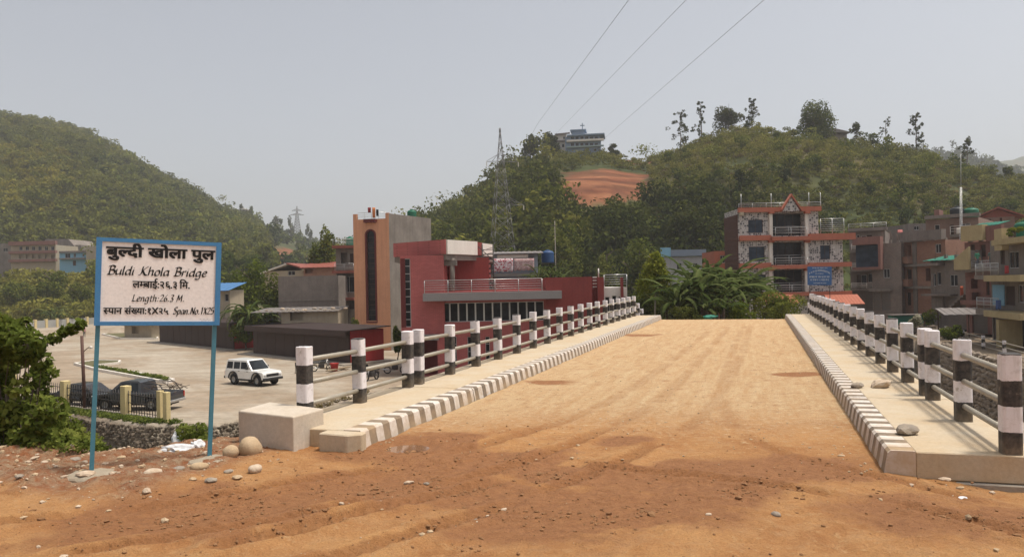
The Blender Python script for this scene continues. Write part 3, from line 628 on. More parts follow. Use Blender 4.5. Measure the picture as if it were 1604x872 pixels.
def latin(mb, text, x, z, x1, cap, nib, shear=.2, xs=None):
    tot = sum(GL[c][0]+.06 for c in text); sx = (x1-x)/tot; cx = x
    nx, nz = math.cos(math.radians(38))*nib/2, math.sin(math.radians(38))*nib/2
    for c_ in text:
        w, strokes = GL[c_]
        for st in strokes:
            q = [(cx+(u+shear*v*.9)*sx, z+v*cap) for u, v in (cr(st) if len(st) > 2 else st)]
            for (ax, az), (bx, bz) in zip(q[:-1], q[1:]):
                mb.add([(ax-nx, TY_, az-nz), (ax+nx, TY_, az+nz), (bx+nx, TY_, bz+nz), (bx-nx, TY_, bz-nz)], [(0, 1, 2, 3)])
                L = math.hypot(bx-ax, bz-az) or 1; ox, oz = -(bz-az)/L*nib*.16, (bx-ax)/L*nib*.16
                mb.add([(ax-ox, TY_-.0006, az-oz), (ax+ox, TY_-.0006, az+oz), (bx+ox, TY_-.0006, bz+oz), (bx-ox, TY_-.0006, bz-oz)], [(0, 1, 2, 3)])
        cx += (w+.06)*sx
TY_ = -.034
def glyph(s, clip=None):
    cu = bpy.data.curves.new('g', 'FONT'); cu.body = s; cu.size = 1; cu.resolution_u = 3
    ob = bpy.data.objects.new('g', cu); COL.objects.link(ob); dg = bpy.context.evaluated_depsgraph_get(); me = bpy.data.meshes.new_from_object(ob.evaluated_get(dg))
    if clip:
        bm = bmesh.new(); bm.from_mesh(me); mx = max(v.co.x for v in bm.verts)
        bmesh.ops.bisect_plane(bm, geom=bm.verts[:]+bm.edges[:]+bm.faces[:], plane_co=(mx*clip, 0, 0), plane_no=(1, 0, 0), clear_outer=True); bm.to_mesh(me); bm.free()
    v = [tuple(a.co) for a in me.vertices]; f = [tuple(p.vertices) for p in me.polygons]
    bpy.data.objects.remove(ob); bpy.data.curves.remove(cu); bpy.data.meshes.remove(me)
    return v, f, max(a[0] for a in v)
def deva(mb, runs, x, zbase, x1, size, bold=0.):
    """runs: (string, clip) ; clip cuts the stem off a letter to give its half form"""
    G_ = []; cx = 0
    for s, clip in runs:
        if s == ' ': cx += .3; continue
        v, f, mx = glyph(s, clip); G_.append((v, f, cx)); cx += mx-.012
    sx = (x1-x)/cx; k = 0
    for dx in ([0] if not bold else [-bold, -bold*.5, 0, bold*.5, bold]):
        for dz in ([0] if not bold else [-bold*.55, bold*.55]):
            k += 1
            for v, f, off in G_: mb.add([(x+(a[0]+off)*sx+dx, TY_-.0004*k, zbase+a[1]*size+dz) for a in v], f)
tx = MB(); H_ = SHT
deva(tx, [('बु', None), ('ल', .70), ('दी', None), (' ', 0), ('खोला', None), (' ', 0), ('पुल', None)], .10, H_*.80, 1.315, .175, .009)
latin(tx, 'Buldi Khola Bridge', .115, H_*.585, 1.235, .105, .024)
deva(tx, [('ल', None), ('म', .72), ('बाई:२६.३', None), (' ', 0), ('िम.', None)], .39, H_*.435, 1.03, .128, .003)
latin(tx, 'Length:26.3 M.', .385, H_*.275, .98, .083, .016)
deva(tx, [('स', .72), ('पान', None), (' ', 0), ('सं', None), ('ख', .72), ('या:१X२५', None)], .085, H_*.125, .795, .115, .003)
latin(tx, 'Span.No.1X25', .85, H_*.125, 1.325, .083, .018)
tx.build('lettering', INK, bd)
sg_ = MB(); rg = random.Random(2); q = [(1.16+.012*k, .055+.012*math.sin(k*1.9)+rg.uniform(-.006, .006)) for k in range(12)]
for (ax, az), (bx, bz) in zip(q[:-1], q[1:]): sg_.quad((ax, TY_, az-.002), (bx, TY_, bz-.002), (bx, TY_, bz+.002), (ax, TY_, az+.002))
sg_.build('signature', GREYINK, bd)
for i, p in enumerate((pL, np.array([*(np.array(pL[:2])+1.315*np.array([math.cos(rzs), math.sin(rzs)])), 0]))):
    me = rockmesh(40+i, 3, .5, .3); me.materials.append(MORT); o = bpy.data.objects.new('mortar_footing', me); COL.objects.link(o); o.location = (float(p[0])+.05, float(p[1])-.05, .0); o.scale = (.75, .55, .34)
    tag(o, ('lumpy mortar footing at the left post of the sign', 'lumpy mortar footing at the right post of the sign')[i], 'footing', 'mortar footings of the sign posts')

# ================================================================== BUILDING KIT
class Fac:
    """upright plane of a facade through two measured plan points"""
    def __init__(s, pl, dl, pr, dr):
        a = A(pl, hor(pl), dl); b = A(pr, hor(pr), dr); s.O = a[:2]; d = b[:2]-a[:2]; s.L = float(np.linalg.norm(d)); s.U = d/s.L; s.N = np.array([-s.U[1], s.U[0]]); s.rz = math.atan2(s.U[1], s.U[0])
    def uz(s, px, py):
        v = ray(px, py); t = float(s.O@s.N)/float(v[:2]@s.N); return float((v[:2]*t-s.O)@s.U), float(CZ+v[2]*t)
    def rect(s, x0, y0, x1, y1):
        ym, xm = (y0+y1)/2, (x0+x1)/2; return s.uz(x0, ym)[0], s.uz(x1, ym)[0], s.uz(xm, y1)[1], s.uz(xm, y0)[1]
GLASS = glassmat('dark_window_glass', (.012, .013, .015)); GLASSB = glassmat('blue_window_glass', (.02, .03, .045))
FRAMEW = pm('aluminium_frame', (.55, .55, .53), .5, None, .3, 3, 20, .05); FRAMED = pm('dark_timber_frame', (.06, .035, .025), .7, None, .3, 3, 20, .1)
STEEL = pm('stainless_rail', (.52, .52, .50), .35, (.4, .4, .39), .4, 3, 25, .05, metal=.6, spec=.5); DARKSTEEL = pm('dark_steel', (.05, .05, .05), .6, (.09, .06, .04), .5, 3, 25, .1, metal=.3)
def panel(mb, L, z0, z1, ops):
    """front sheet of a wall at y=0 with openings (u0,u1,w0,w1,depth,back)"""
    us = sorted({0., L, *[max(0, min(L, o[0])) for o in ops], *[max(0, min(L, o[1])) for o in ops]}); ws = sorted({z0, z1, *[max(z0, min(z1, o[2])) for o in ops], *[max(z0, min(z1, o[3])) for o in ops]})
    for i in range(len(us)-1):
        for j in range(len(ws)-1):
            cu, cw = (us[i]+us[i+1])/2, (ws[j]+ws[j+1])/2
            if us[i+1]-us[i] < 1e-5 or ws[j+1]-ws[j] < 1e-5 or any(o[0] < cu < o[1] and o[2] < cw < o[3] for o in ops): continue
            mb.quad((us[i], 0, ws[j]), (us[i+1], 0, ws[j]), (us[i+1], 0, ws[j+1]), (us[i], 0, ws[j+1]))
    for u0, u1, w0, w1, d, back in ops:
        u0, u1, w0, w1 = max(u0, 0), min(u1, L), max(w0, z0), min(w1, z1)
        mb.quad((u0, 0, w0), (u0, 0, w1), (u0, d, w1), (u0, d, w0)); mb.quad((u1, 0, w1), (u1, 0, w0), (u1, d, w0), (u1, d, w1))
        mb.quad((u0, 0, w1), (u1, 0, w1), (u1, d, w1), (u0, d, w1)); mb.quad((u1, 0, w0), (u0, 0, w0), (u0, d, w0), (u1, d, w0))
        if back: mb.quad((u0, d, w0), (u1, d, w0), (u1, d, w1), (u0, d, w1))
def window(root, u0, u1, w0, w1, y=.0, dep=.13, n=2, rows=1, fm=None, gm=None, name='window', ft=.05):
    mb = MB(); fm = fm or FRAMEW; y += dep-.05
    mb.box(u0, u1, y, y+.05, w0, w0+ft); mb.box(u0, u1, y, y+.05, w1-ft, w1); mb.box(u0, u0+ft, y, y+.05, w0+ft, w1-ft); mb.box(u1-ft, u1, y, y+.05, w0+ft, w1-ft)
    for k in range(1, n): a = u0+(u1-u0)*k/n; mb.box(a-ft*.45, a+ft*.45, y+.002, y+.048, w0+ft, w1-ft)
    for k in range(1, rows): a = w0+(w1-w0)*k/rows; mb.box(u0+ft, u1-ft, y+.004, y+.046, a-ft*.4, a+ft*.4)
    o = mb.build(name, fm, root); MB().box(u0+ft*.5, u1-ft*.5, y+.02, y+.03, w0+ft*.5, w1-ft*.5).build('pane', gm or GLASS, o); return o
def rail(root, u0, u1, w0, w1, y, mat=None, bars=3, post=1.4, r=.022, vert=0, y1=None, name='railing'):
    mb = MB(); y1 = y if y1 is None else y1; L = max(math.hypot(u1-u0, y1-y), .1); n = max(1, round(L/post)); f = lambda t: (u0+(u1-u0)*t, y+(y1-y)*t)
    for k in range(n+1): a = f(k/n); mb.tube((*a, w0), (*a, w1), r*1.1, None, 6)
    for k in range(bars): z = w1-(w1-w0)*.92*k/bars; mb.tube((*f(0), z), (*f(1), z), r*(1.2 if k == 0 else .8), None, 6)
    for k in range(vert): a = f((k+.5)/vert); mb.tube((*a, w0+.03), (*a, w1), r*.5, None, 4)
    return mb.build(name, mat or STEEL, root)
def house(name, label, cat, F, depth, py_top, z0, wm, ops=(), group=None, roofm=None, parapet=0., z1=None, fm=None, gm=None):
    """box building behind a facade; ops in photo pixels: (kind, x0, y0, x1, y1[, mullions])"""
    z1 = F.uz((F.uz(0, 0) and 0) or 0, 0)[1] if False else (z1 if z1 is not None else None)
    root = thing(name, label, cat, (F.O[0], F.O[1], z0), F.rz, group); root['_'] = 0; del root['_']
    L = F.L
    if z1 is None:
        mid = F.O+F.U*L/2; px = 802+FPX*mid[0]/mid[1]; z1 = F.uz(px, py_top)[1]
    H = z1-z0; oo = []; wins = []
    for o in ops:
        k = o[0]; u0, u1, w0, w1 = F.rect(*o[1:5]); w0 -= z0; w1 -= z0; u0 = max(u0, .02); u1 = min(u1, L-.02); w0 = max(w0, .02); w1 = min(w1, H-.05)
        if u1-u0 < .1 or w1-w0 < .1: continue
        dp = {'w': .14, 'B': 1.3, 'o': .7, 'D': .2, 's': .2}[k]; oo.append((u0, u1, w0, w1, dp, k in 'Bo')); wins.append((k, u0, u1, w0, w1, o[5] if len(o) > 5 else 2))
    mb = MB(); panel(mb, L, 0, H, oo); e = .001
    mb.quad((0, 0, 0), (0, 0, H), (0, depth, H), (0, depth, 0)); mb.quad((L, 0, H), (L, 0, 0), (L, depth, 0), (L, depth, H)); mb.quad((L, depth, 0), (0, depth, 0), (0, depth, H), (L, depth, H))
    mb.quad((0, 0, H), (L, 0, H), (L, depth, H), (0, depth, H)); mb.build('wall', wm, root)
    if parapet:
        p = MB(); t = .15; p.box(0, L, 0, t, H, H+parapet); p.box(0, L, depth-t, depth, H, H+parapet); p.box(0, t, t, depth-t, H, H+parapet-.002); p.box(L-t, L, t, depth-t, H, H+parapet-.002); p.build('parapet', roofm or wm, root)
    for k, u0, u1, w0, w1, n in wins:
        if k == 'w': window(root, u0, u1, w0, w1, n=n, fm=fm, gm=gm)
        elif k == 'D':
            d = MB().box(u0+.003, u1-.003, .12, .17, w0+.003, w1-.003).build('door', FRAMED, root)
        elif k == 's':
            d = MB(); nn = max(3, int((w1-w0)/.12))
            for q in range(nn): zz = w0+(w1-w0)*q/nn; d.box(u0+.003, u1-.003, .10+.02*(q % 2), .17, zz+.004, zz+(w1-w0)/nn)
            d.build('shutter', SHUT, root)
        elif k == 'B':
            rail(root, u0+.02, u1-.02, w0+.02, w0+min(1.0, (w1-w0)*.42), .06)
            window(root, u0+.01, u1-.01, w0+.01, w1-.01, .85, .3, 4, 1, FRAMED, GLASS, 'glazed_screen', .06)
    return root, H, z0
SHUT = pm('rolling_shutter', (.16, .15, .14), .5, (.2, .14, .1), .5, 2, 20, .1, metal=.4)
def slab(root, F, x0, y0, x1, y1, proj, mat, z0, name='slab', back=.0):
    u0, u1, w0, w1 = F.rect(x0, y0, x1, y1); return MB().box(u0, u1, -proj, back-.003, w0-z0, w1-z0).build(name, mat, root)
def prail(root, F, x0, y0, x1, y1, off, z0, bars=3, mat=None, vert=0, r=.022):
    u0, u1, w0, w1 = F.rect(x0, y0, x1, y1); return rail(root, u0, u1, w0-z0, w1-z0, -off, mat, bars, 1.4, r, vert)

# ------------------------------------------------------------------ materials of the town
REDB = brickmat('red_brick_tile', (.46, .115, .105), (.39, .092, .085), (.26, .07, .064), .30, .10, .010, .7, .3, .5)
REDP = pm('red_wall_paint', (.25, .048, .040), .75, (.18, .036, .032), .5, .6, 10, .1, streak=.3)
MAROON = pm('maroon_paint', (.12, .02, .018), .7, None, .4, 1, 10, .1)
WHITEP = pm('white_wall_paint', (.74, .69, .62), .8, (.58, .52, .45), .5, 1, 12, .1, streak=.12)
GREYCAN = pm('grey_canopy_panel', (.26, .24, .23), .5, (.22, .2, .19), .4, 1, 12, .05)
ORANGE = pm('orange_wall_paint', (.64, .32, .185), .8, (.54, .26, .145), .6, .8, 12, .15, streak=.28)
GREYPL = pm('grey_cement_plaster', (.25, .215, .185), .9, (.15, .125, .105), .9, .5, 7, .3, streak=.45)
DGREYPL = pm('dark_cement_plaster', (.235, .20, .175), .9, (.14, .115, .10), .9, .5, 7, .3, streak=.3)
TERRA = pm('terracotta_paint', (.42, .14, .085), .8, (.33, .105, .065), .6, 1, 12, .1, streak=.15)
BRICKO = brickmat('orange_brick', (.34, .15, .085), (.27, .11, .065), (.25, .2, .16), .25, .085, .014, .9, .4, .5)
BRICKD = brickmat('dark_brick', (.25, .14, .10), (.19, .11, .08), (.22, .18, .15), .25, .085, .014, .9, .4, .6)
BRICKG = brickmat('grey_brick', (.22, .165, .135), (.16, .12, .10), (.28, .245, .21), .25, .085, .014, .9, .4, .6)
YELLOW = pm('yellow_wall_paint', (.46, .37, .20), .85, (.33, .25, .13), .6, 1, 12, .1, streak=.2)
CREAM = pm('cream_wall_paint', (.42, .355, .26), .85, (.30, .24, .17), .5, 1, 12, .1, streak=.2)
PINK = pm('faded_red_paint', (.25, .125, .10), .85, (.17, .09, .075), .6, 1, 12, .1, streak=.25)
BLUEP = pm('sky_blue_paint', (.22, .42, .55), .8, (.18, .34, .45), .5, 1, 12, .1, streak=.15)
TINB = pm('blue_tin_sheet', (.06, .17, .36), .5, (.08, .2, .36), .5, 1.5, 12, .1)
TING = pm('grey_tin_sheet', (.20, .185, .175), .6, (.14, .10, .08), .6, 1.5, 12, .15)
TINR = pm('rusty_red_sheet', (.26, .07, .05), .65, (.2, .08, .05), .6, 1.5, 12, .15)
GREENT = pm('green_plastic_sheet', (.03, .20, .14), .7, (.04, .15, .11), .5, 2, 12, .2)
TANKG = pm('green_tank_plastic', (.012, .13, .07), .5, None, .3, 2, 12, .05); TANKK = pm('black_tank_plastic', (.02, .025, .028), .5, None, .3, 2, 12, .05); TANKB = pm('blue_tank_plastic', (.022, .07, .18), .5, None, .3, 2, 12, .05)
def stonecladmat():
    m, nt, b = newmat('patterned_stone_cladding'); o = objc(nt); sp = N(nt, 'ShaderNodeSeparateXYZ'); lk(nt, o, sp.inputs[0])
    ad = N(nt, 'ShaderNodeMath', operation='ADD'); lk(nt, sp.outputs[0], ad.inputs[0]); lk(nt, sp.outputs[1], ad.inputs[1])
    cb = N(nt, 'ShaderNodeCombineXYZ'); lk(nt, ad.outputs[0], cb.inputs[0]); lk(nt, sp.outputs[2], cb.inputs[1])
    v = N(nt, 'ShaderNodeTexVoronoi', feature='DISTANCE_TO_EDGE'); v.inputs['Scale'].default_value = 4.2; v.inputs['Randomness'].default_value = .5; lk(nt, cb.outputs[0], v.inputs['Vector'])
    v2 = N(nt, 'ShaderNodeTexVoronoi'); v2.inputs['Scale'].default_value = 4.2; v2.inputs['Randomness'].default_value = .5; lk(nt, cb.outputs[0], v2.inputs['Vector'])
    g = N(nt, 'ShaderNodeSeparateXYZ'); lk(nt, v2.outputs['Color'], g.inputs[0])
    st = mixc(nt, ramp(nt, g.outputs[0], .4, .6), (.42, .39, .36), (.10, .095, .095)); col = mixc(nt, ramp(nt, v.outputs[0], .05, .10), (.60, .57, .54), st)
    lk(nt, col, b.inputs['Base Color']); b.inputs['Roughness'].default_value = .8; bump(nt, b, v.outputs[0], .4, .03); return m
CLAD = stonecladmat()

def tank(label, loc, r, h, mat, group=None):
    t = thing('water_tank', label, 'water tank', loc, 0, group)
    mb = MB(); prof = [(0, 0), (r, 0), (r, h*.1)]
    for k in range(6): zz = h*(.12+.1*k); prof += [(r*.97, zz), (r, zz+h*.03), (r, zz+h*.07)]
    prof += [(r, h*.76), (r*.85, h*.86), (r*.45, h*.93), (0, h*.93)]
    mb.lathe(prof, 18); mb.build('barrel', mat, t); MB().lathe([(0, h*.925), (r*.36, h*.925), (r*.36, h), (0, h*1.02)], 14).build('lid', mat, t); return t

# ------------------------------------------------------------------ big red building on the far bank
PZ = -4.8
Fm = Fac(688, 60, 860, 60); z0 = PZ
red = thing('brick_building', 'large brick-red building with grey canopy and long window band beside the bridge', 'building', (Fm.O[0], Fm.O[1], z0), Fm.rz)
def R(x0, y0, x1, y1, F=Fm): a = F.rect(x0, y0, x1, y1); return a[0], a[1], a[2]-z0, a[3]-z0
# main wing
Lw = R(688, 500, 928, 510)[1]; Hw = R(700, 438, 720, 460)[2]+.2
wu = R(691, 473, 852, 503); ops = [(wu[0], wu[1], wu[2], wu[3], .22, False)]
slots = [R(x-3.5, 527, x+3.5, 574) for x in (712, 736, 744, 764)]
ops += [(a[0], a[1], a[2], a[3], .25, False) for a in slots]
mb = MB(); panel(mb, R(856, 500, 856, 510)[0], 0, Hw, ops); Lm = R(856, 500, 856, 510)[0]
mb.quad((0, 0, 0), (0, 0, Hw), (0, 12, Hw), (0, 12, 0)); mb.quad((0, 0, Hw), (Lm, 0, Hw), (Lm, 12, Hw), (0, 12, Hw)); mb.build('wall', REDB, red)
nwin = 12
for k in range(nwin):
    a = wu[0]+(wu[1]-wu[0])*k/nwin; b_ = wu[0]+(wu[1]-wu[0])*(k+1)/nwin; window(red, a+.004, b_-.004, wu[2], wu[3], 0, .18, 1, 1, FRAMEW, GLASS, ft=.055)
for a in slots: window(red, *a, 0, .2, 1, 4, FRAMEW, GLASS, ft=.04)
cu = R(666, 457, 878, 469); canopy = MB().box(cu[0], cu[1], -1.6, -.004, cu[2], cu[3]).build('canopy', GREYCAN, red)
ru = R(668, 438, 848, 457); rail(red, ru[0], ru[1], cu[3]+.005, ru[3], -1.4, STEEL, 5, 1.9, .025); 
for k in range(4): mb = MB()
# terrace back wall seen behind the railing
tb = R(716, 438, 850, 456); MB().box(tb[0], tb[1], 3.5, 3.7, Hw, Hw+.95).build('terrace_wall', REDP, red)
# smooth red wing on the right, with its notch, pillar and white end
sw_ = R(851, 434, 928, 590); MB().box(Lm+.002, sw_[1], -.35, 11, 0, sw_[3]).build('wing', REDP, red)
nt_ = R(928, 452, 937, 590); MB().box(nt_[0]+.003, nt_[1]-.003, .5, 11, 0, nt_[3]).build('notch_wall', REDP, red)
vv = R(929, 436, 936, 450)
for k in range(4): MB().box(vv[0]+.01, vv[1]-.01, .3, .42, nt_[3]+.1+k*.25, nt_[3]+.2+k*.25).build('louvre', WHITEP, red)
pu = R(937, 434, 947, 590); MB().box(pu[0], pu[1], -.1, 11, 0, pu[3]).build('pillar', REDP, red)
wl = R(947, 450, 985, 590); wops = [R(949, 465, 956, 489), R(960, 463, 967, 488), R(970, 464, 973, 480), R(977, 464, 981, 480)]
mb = MB(); panel(mb, wl[1]-pu[1]-.003, 0, wl[3], [(a[0]-pu[1], a[1]-pu[1], a[2], a[3], .15, False) for a in wops])
ww_ = wl[1]-pu[1]-.003; mb.quad((ww_, 0, wl[3]), (ww_, 0, 0), (ww_, 10, 0), (ww_, 10, wl[3])); mb.quad((0, 0, wl[3]), (ww_, 0, wl[3]), (ww_, 10, wl[3]), (0, 10, wl[3]))
we = mb.build('white_end_wall', WHITEP, red); we.location = (pu[1]+.003, .4, 0)
for a in wops: window(red, a[0], a[1], a[2], a[3], .4, .14, 1, 1, FRAMEW, GLASS, ft=.04)
rail(red, pu[1]+.1, wl[1], wl[3], wl[3]+1.0, .5, STEEL, 5, 1.2, .03); rp = R(973, 434, 977, 480); MB().box(rp[0], rp[1], .1, .38, 0, rp[3]).build('pillar', REDP, red)
MB().tube((pu[0]+.15, .3, pu[3]), (pu[0]+.15, .3, pu[3]+.7), .05).build('roof_pole', WHITEP, red)
# tall block on the left
tl = R(629, 400, 697, 590); g_ = R(655, 532, 686, 590); gl = R(634.5, 405, 644, 512); x0t = tl[0]
mb = MB(); panel(mb, tl[1]-x0t, 0, tl[3], [(g_[0]-x0t, g_[1]-x0t, .02, g_[3], 3., True), (gl[0]-x0t, gl[1]-x0t, gl[2], gl[3], .2, False)])
W_ = tl[1]-x0t; mb.quad((0, 0, 0), (0, 0, tl[3]), (0, 9, tl[3]), (0, 9, 0)); mb.quad((W_, 0, tl[3]), (W_, 0, 0), (W_, 1.5, 0), (W_, 1.5, tl[3])); mb.quad((W_, 1.5, tl[3]), (W_, 1.5, 0), (W_, 9, 0), (W_, 9, tl[3]))
t_ = mb.build('tower_wall', REDB, red); t_.location = (x0t, -.25, 0)
window(red, gl[0], gl[1], gl[2], gl[3], -.25, .16, 1, 9, FRAMEW, GLASS, 'stair_window', ft=.06)
mp = R(629, 405, 634, 512); MB().box(mp[0], mp[1]+.1, -.32, -.253, mp[2], mp[3]).build('maroon_strip', MAROON, red)
lt = R(655, 523, 688, 532); MB().box(lt[0], lt[1], -.6, -.253, lt[2], lt[3]).build('lintel', GREYCAN, red)
# recessed upper wall, column, roof slab with brick and white fascia
rw = R(697, 402, 758, 456); MB().box(rw[0]+.05, rw[1]+.3, 3.0, 8.8, Hw, rw[3]+.02).build('upper_wall', REDP, red)
cl = R(704, 404, 712, 456); MB().tube(((cl[0]+cl[1])/2, .4, Hw), ((cl[0]+cl[1])/2, .4, cl[3]), (cl[1]-cl[0])/2, None, 16).build('column', GREYPL, red)
def loc(px, d):  # plan point in the local frame of the red building
    a = A(px, hor(px), d)[:2]-Fm.O; return float(a@Fm.U), float(a@Fm.N)
zt = Fm.uz(700, 375.5)[1]-z0; zu = Fm.uz(700, 398)[1]-z0
Lp, Cp, Rp, R2 = loc(619, 63.5), loc(700, 59.6), loc(747, 63), loc(772, 67)
MB().prism([Lp, Cp, Rp, R2, (R2[0], 14), (Lp[0], 14)], zu-.45, zu-.004).build('roof_slab', GREYPL, red)
def fascia(a, b_, zz0, zz1, mat, nm, out=.12):
    d = Vector((b_[0]-a[0], b_[1]-a[1])); L_ = d.length; d /= L_; nrm = Vector((d.y, -d.x)); mb = MB()
    pts = [a, b_, (b_[0]+nrm.x*out, b_[1]+nrm.y*out), (a[0]+nrm.x*out, a[1]+nrm.y*out)]; mb.prism(pts, zz0, zz1); return mb.build(nm, mat, red)
fascia(Lp, Cp, zu, zt, REDB, 'fascia'); fascia(Cp, Rp, zu, zt-.02, WHITEP, 'fascia', .14)
Rm = (Rp[0]+(R2[0]-Rp[0])*.3, Rp[1]+(R2[1]-Rp[1])*.3); fascia(Rp, Rm, zu, zt-.05, REDP, 'fascia', .1); fascia(Rm, R2, zu, zt-.08, WHITEP, 'fascia', .12)
MB().prism([Lp, (Lp[0]+.003, Lp[1]), (Lp[0]+.1, 13.9), (Lp[0]-.1, 13.9)], zu, zt-.01).build('fascia', REDP, red)
bm_ = R(680, 398, 715, 404); MB().box(bm_[0], bm_[1], .2, .6, zu-.9, zu-.455).build('beam', GREYPL, red)
# steel stair frame on the terrace
st = thing('steel_stair', 'dark steel ladder stair leading up beside the white roof fascia', 'stair', A(765, 456, 63.2), 0)
mb = MB()
for x_ in (-.45, .45):
    for y_ in (0, .9): mb.tube((x_, y_, 0), (x_, y_, 3.9), .04, None, 5)
for k in range(9): mb.box(-.45, .45, 0, .04, .4*k+.2, .4*k+.25); mb.tube((-.45, .9, .4*k+.2), (.45, 0, .4*k+.4), .02, None, 4)
mb.tube((-1.2, 0, 4.1), (.6, 0, 2.4), .03, None, 5); mb.build('frame', DARKSTEEL, st)
sp_ = MB()
for k in range(8): sp_.box(-.44, .44, .05, .8, .4*k+.26, .4*k+.29)
sp_.build('steps', DARKSTEEL, st)

# ------------------------------------------------------------------ orange stair tower with arched window
Fo = Fac(555, 86, 611, 85); z0 = PZ
tow = thing('tower_building', 'tall orange tower house with an arched stair window and bare grey side', 'building', (Fo.O[0], Fo.O[1], z0), Fo.rz)
H = Fo.uz(583, 343)[1]-z0; a = Fo.rect(575, 361, 588, 502); u0, u1, w0, w1 = a[0], a[1], a[2]-z0, a[3]-z0; L = Fo.L
# front with an arched opening
mb = MB(); r = (u1-u0)/2; uc = (u0+u1)/2; zc = w1-r; na_ = 12
arc = [(uc-r*math.cos(math.pi*k/na_), zc+r*math.sin(math.pi*k/na_)) for k in range(na_+1)]
mb.quad((0, 0, 0), (u0, 0, 0), (u0, 0, H), (0, 0, H)); mb.quad((u1, 0, 0), (L, 0, 0), (L, 0, H), (u1, 0, H)); mb.quad((u0, 0, 0), (u1, 0, 0), (u1, 0, w0), (u0, 0, w0))
for k in range(na_): (xa, za), (xb, zb_) = arc[k], arc[k+1]; mb.quad((xa, 0, za), (xb, 0, zb_), (xb, 0, H), (xa, 0, H)); mb.quad((xa, 0, za), (xa, .3, za), (xb, .3, zb_), (xb, 0, zb_))
mb.quad((u0, 0, w0), (u0, .3, w0), (u0, .3, zc), (u0, 0, zc)); mb.quad((u1, 0, w0), (u1, 0, zc), (u1, .3, zc), (u1, .3, w0)); mb.quad((u0, 0, w0), (u1, 0, w0), (u1, .3, w0), (u0, .3, w0)); mb.build('front_wall', ORANGE, tow)
ar2 = lambda rr: [(uc-rr*math.cos(math.pi*k/na_), zc+rr*math.sin(math.pi*k/na_)) for k in range(na_+1)]
mb = MB(); oa, ia = ar2(r+.16), ar2(r-.02); oa = [(uc-r-.16, w0-.1)]+oa+[(uc+r+.16, w0-.1)]; ia = [(uc-r+.02, w0+.05)]+ia+[(uc+r-.02, w0+.05)]
for k in range(len(oa)-1):
    A0, A1, B0, B1 = oa[k], oa[k+1], ia[k], ia[k+1]
    mb.quad((A0[0], -.08, A0[1]), (A1[0], -.08, A1[1]), (B1[0], -.08, B1[1]), (B0[0], -.08, B0[1])); mb.quad((A0[0], 0, A0[1]), (A1[0], 0, A1[1]), (A1[0], -.08, A1[1]), (A0[0], -.08, A0[1])); mb.quad((B0[0], -.08, B0[1]), (B1[0], -.08, B1[1]), (B1[0], .2, B1[1]), (B0[0], .2, B0[1]))
mb.box(uc-r-.16, uc+r+.16, -.08, -.003, w0-.25, w0-.1); arch = mb.build('arch_frame', MAROON, tow)
MB().prism([(0, 0)], 0, 0) if False else None
gp = MB(); gp.add([(x, .25, z) for x, z in ia], [tuple(range(len(ia)))]); gp.build('pane', GLASS, arch)
for k in range(1, 17): MB().box(u0, u1, .14, .2, w0+(zc-w0)*k/16.5, w0+(zc-w0)*k/16.5+.06).build('glazing_bar', FRAMED, arch)
bk = A(677, hor(677), 92.5)[:2]-Fo.O; bx, by = float(bk@Fo.U), float(bk@Fo.N)
Hs = H+.55
mb = MB(); mb.quad((L, 0, 0), (bx, by, 0), (bx, by, Hs), (L, 0, Hs)); mb.quad((bx, by, 0), (bx-L, by, 0), (bx-L, by, Hs), (bx, by, Hs)); mb.quad((bx-L, by, 0), (0, 0, 0), (0, 0, H), (bx-L, by, Hs)); mb.quad((0, 0, H), (L, 0, H), (bx, by, H), (bx-L, by, H)); mb.build('side_wall', GREYPL, tow)
for a_, b_ in ((0, .45), (L-.4, L)): MB().box(a_, b_, 0, .35, H, H+.62).build('parapet_post', ORANGE, tow)
lw = Fo.rect(572, 343, 590, 348); MB().box(lw[0], lw[1], -.5, -.003, H-.4, H-.02).build('ledge', MAROON, tow)
rail(tow, .5, L-.45, H, H+.75, .2, STEEL, 3, .9, .02)
p = A(645, 336, 90); tank('green plastic water tank on the roof of the orange tower', (p[0], p[1], z0+H+.01), .55, 1.45, TANKG)
p = A(541, 368, 96)
CLO = [pm('orange_cloth', (.62, .22, .08), .9), pm('dark_red_cloth', (.26, .03, .03), .9), pm('black_cloth', (.03, .03, .035), .9)]
def cloth(label, px0, px1, py0, py1, d, mat, name='hanging_cloth', cat='cloth', group=None, n=10):
    a = A(px0, py0, d); b_ = A(px1, py1, d); mb = MB(); v = []; f = []
    for i in range(n+1):
        for j in range(5):
            t = i/n; x_ = (b_[0]-a[0])*t; z_ = -(a[2]-b_[2])*j/4*(1+.06*math.sin(i*2.1)); v.append((x_, .06*math.sin(i*1.7+j*.4)*j/4, z_))
    for i in range(n):
        for j in range(4): k = i*5+j; f.append((k, k+1, k+6, k+5))
    mb.add(v, f, True); o = mb.build(name, mat); o.location = [float(q) for q in a]; s_ = o.modifiers.new('thick', 'SOLIDIFY'); s_.thickness = .02; return tag(o, label, cat, group)
cloth('orange cloth drying on the roof of the tower house', 583, 588, 325, 341, 85.3, CLO[0]); cloth('dark red cloth drying left of the orange one', 576, 581, 325, 333, 85.3, CLO[1]); cloth('black cloth drying right of the orange one', 589, 593, 328, 338, 85.3, CLO[2])
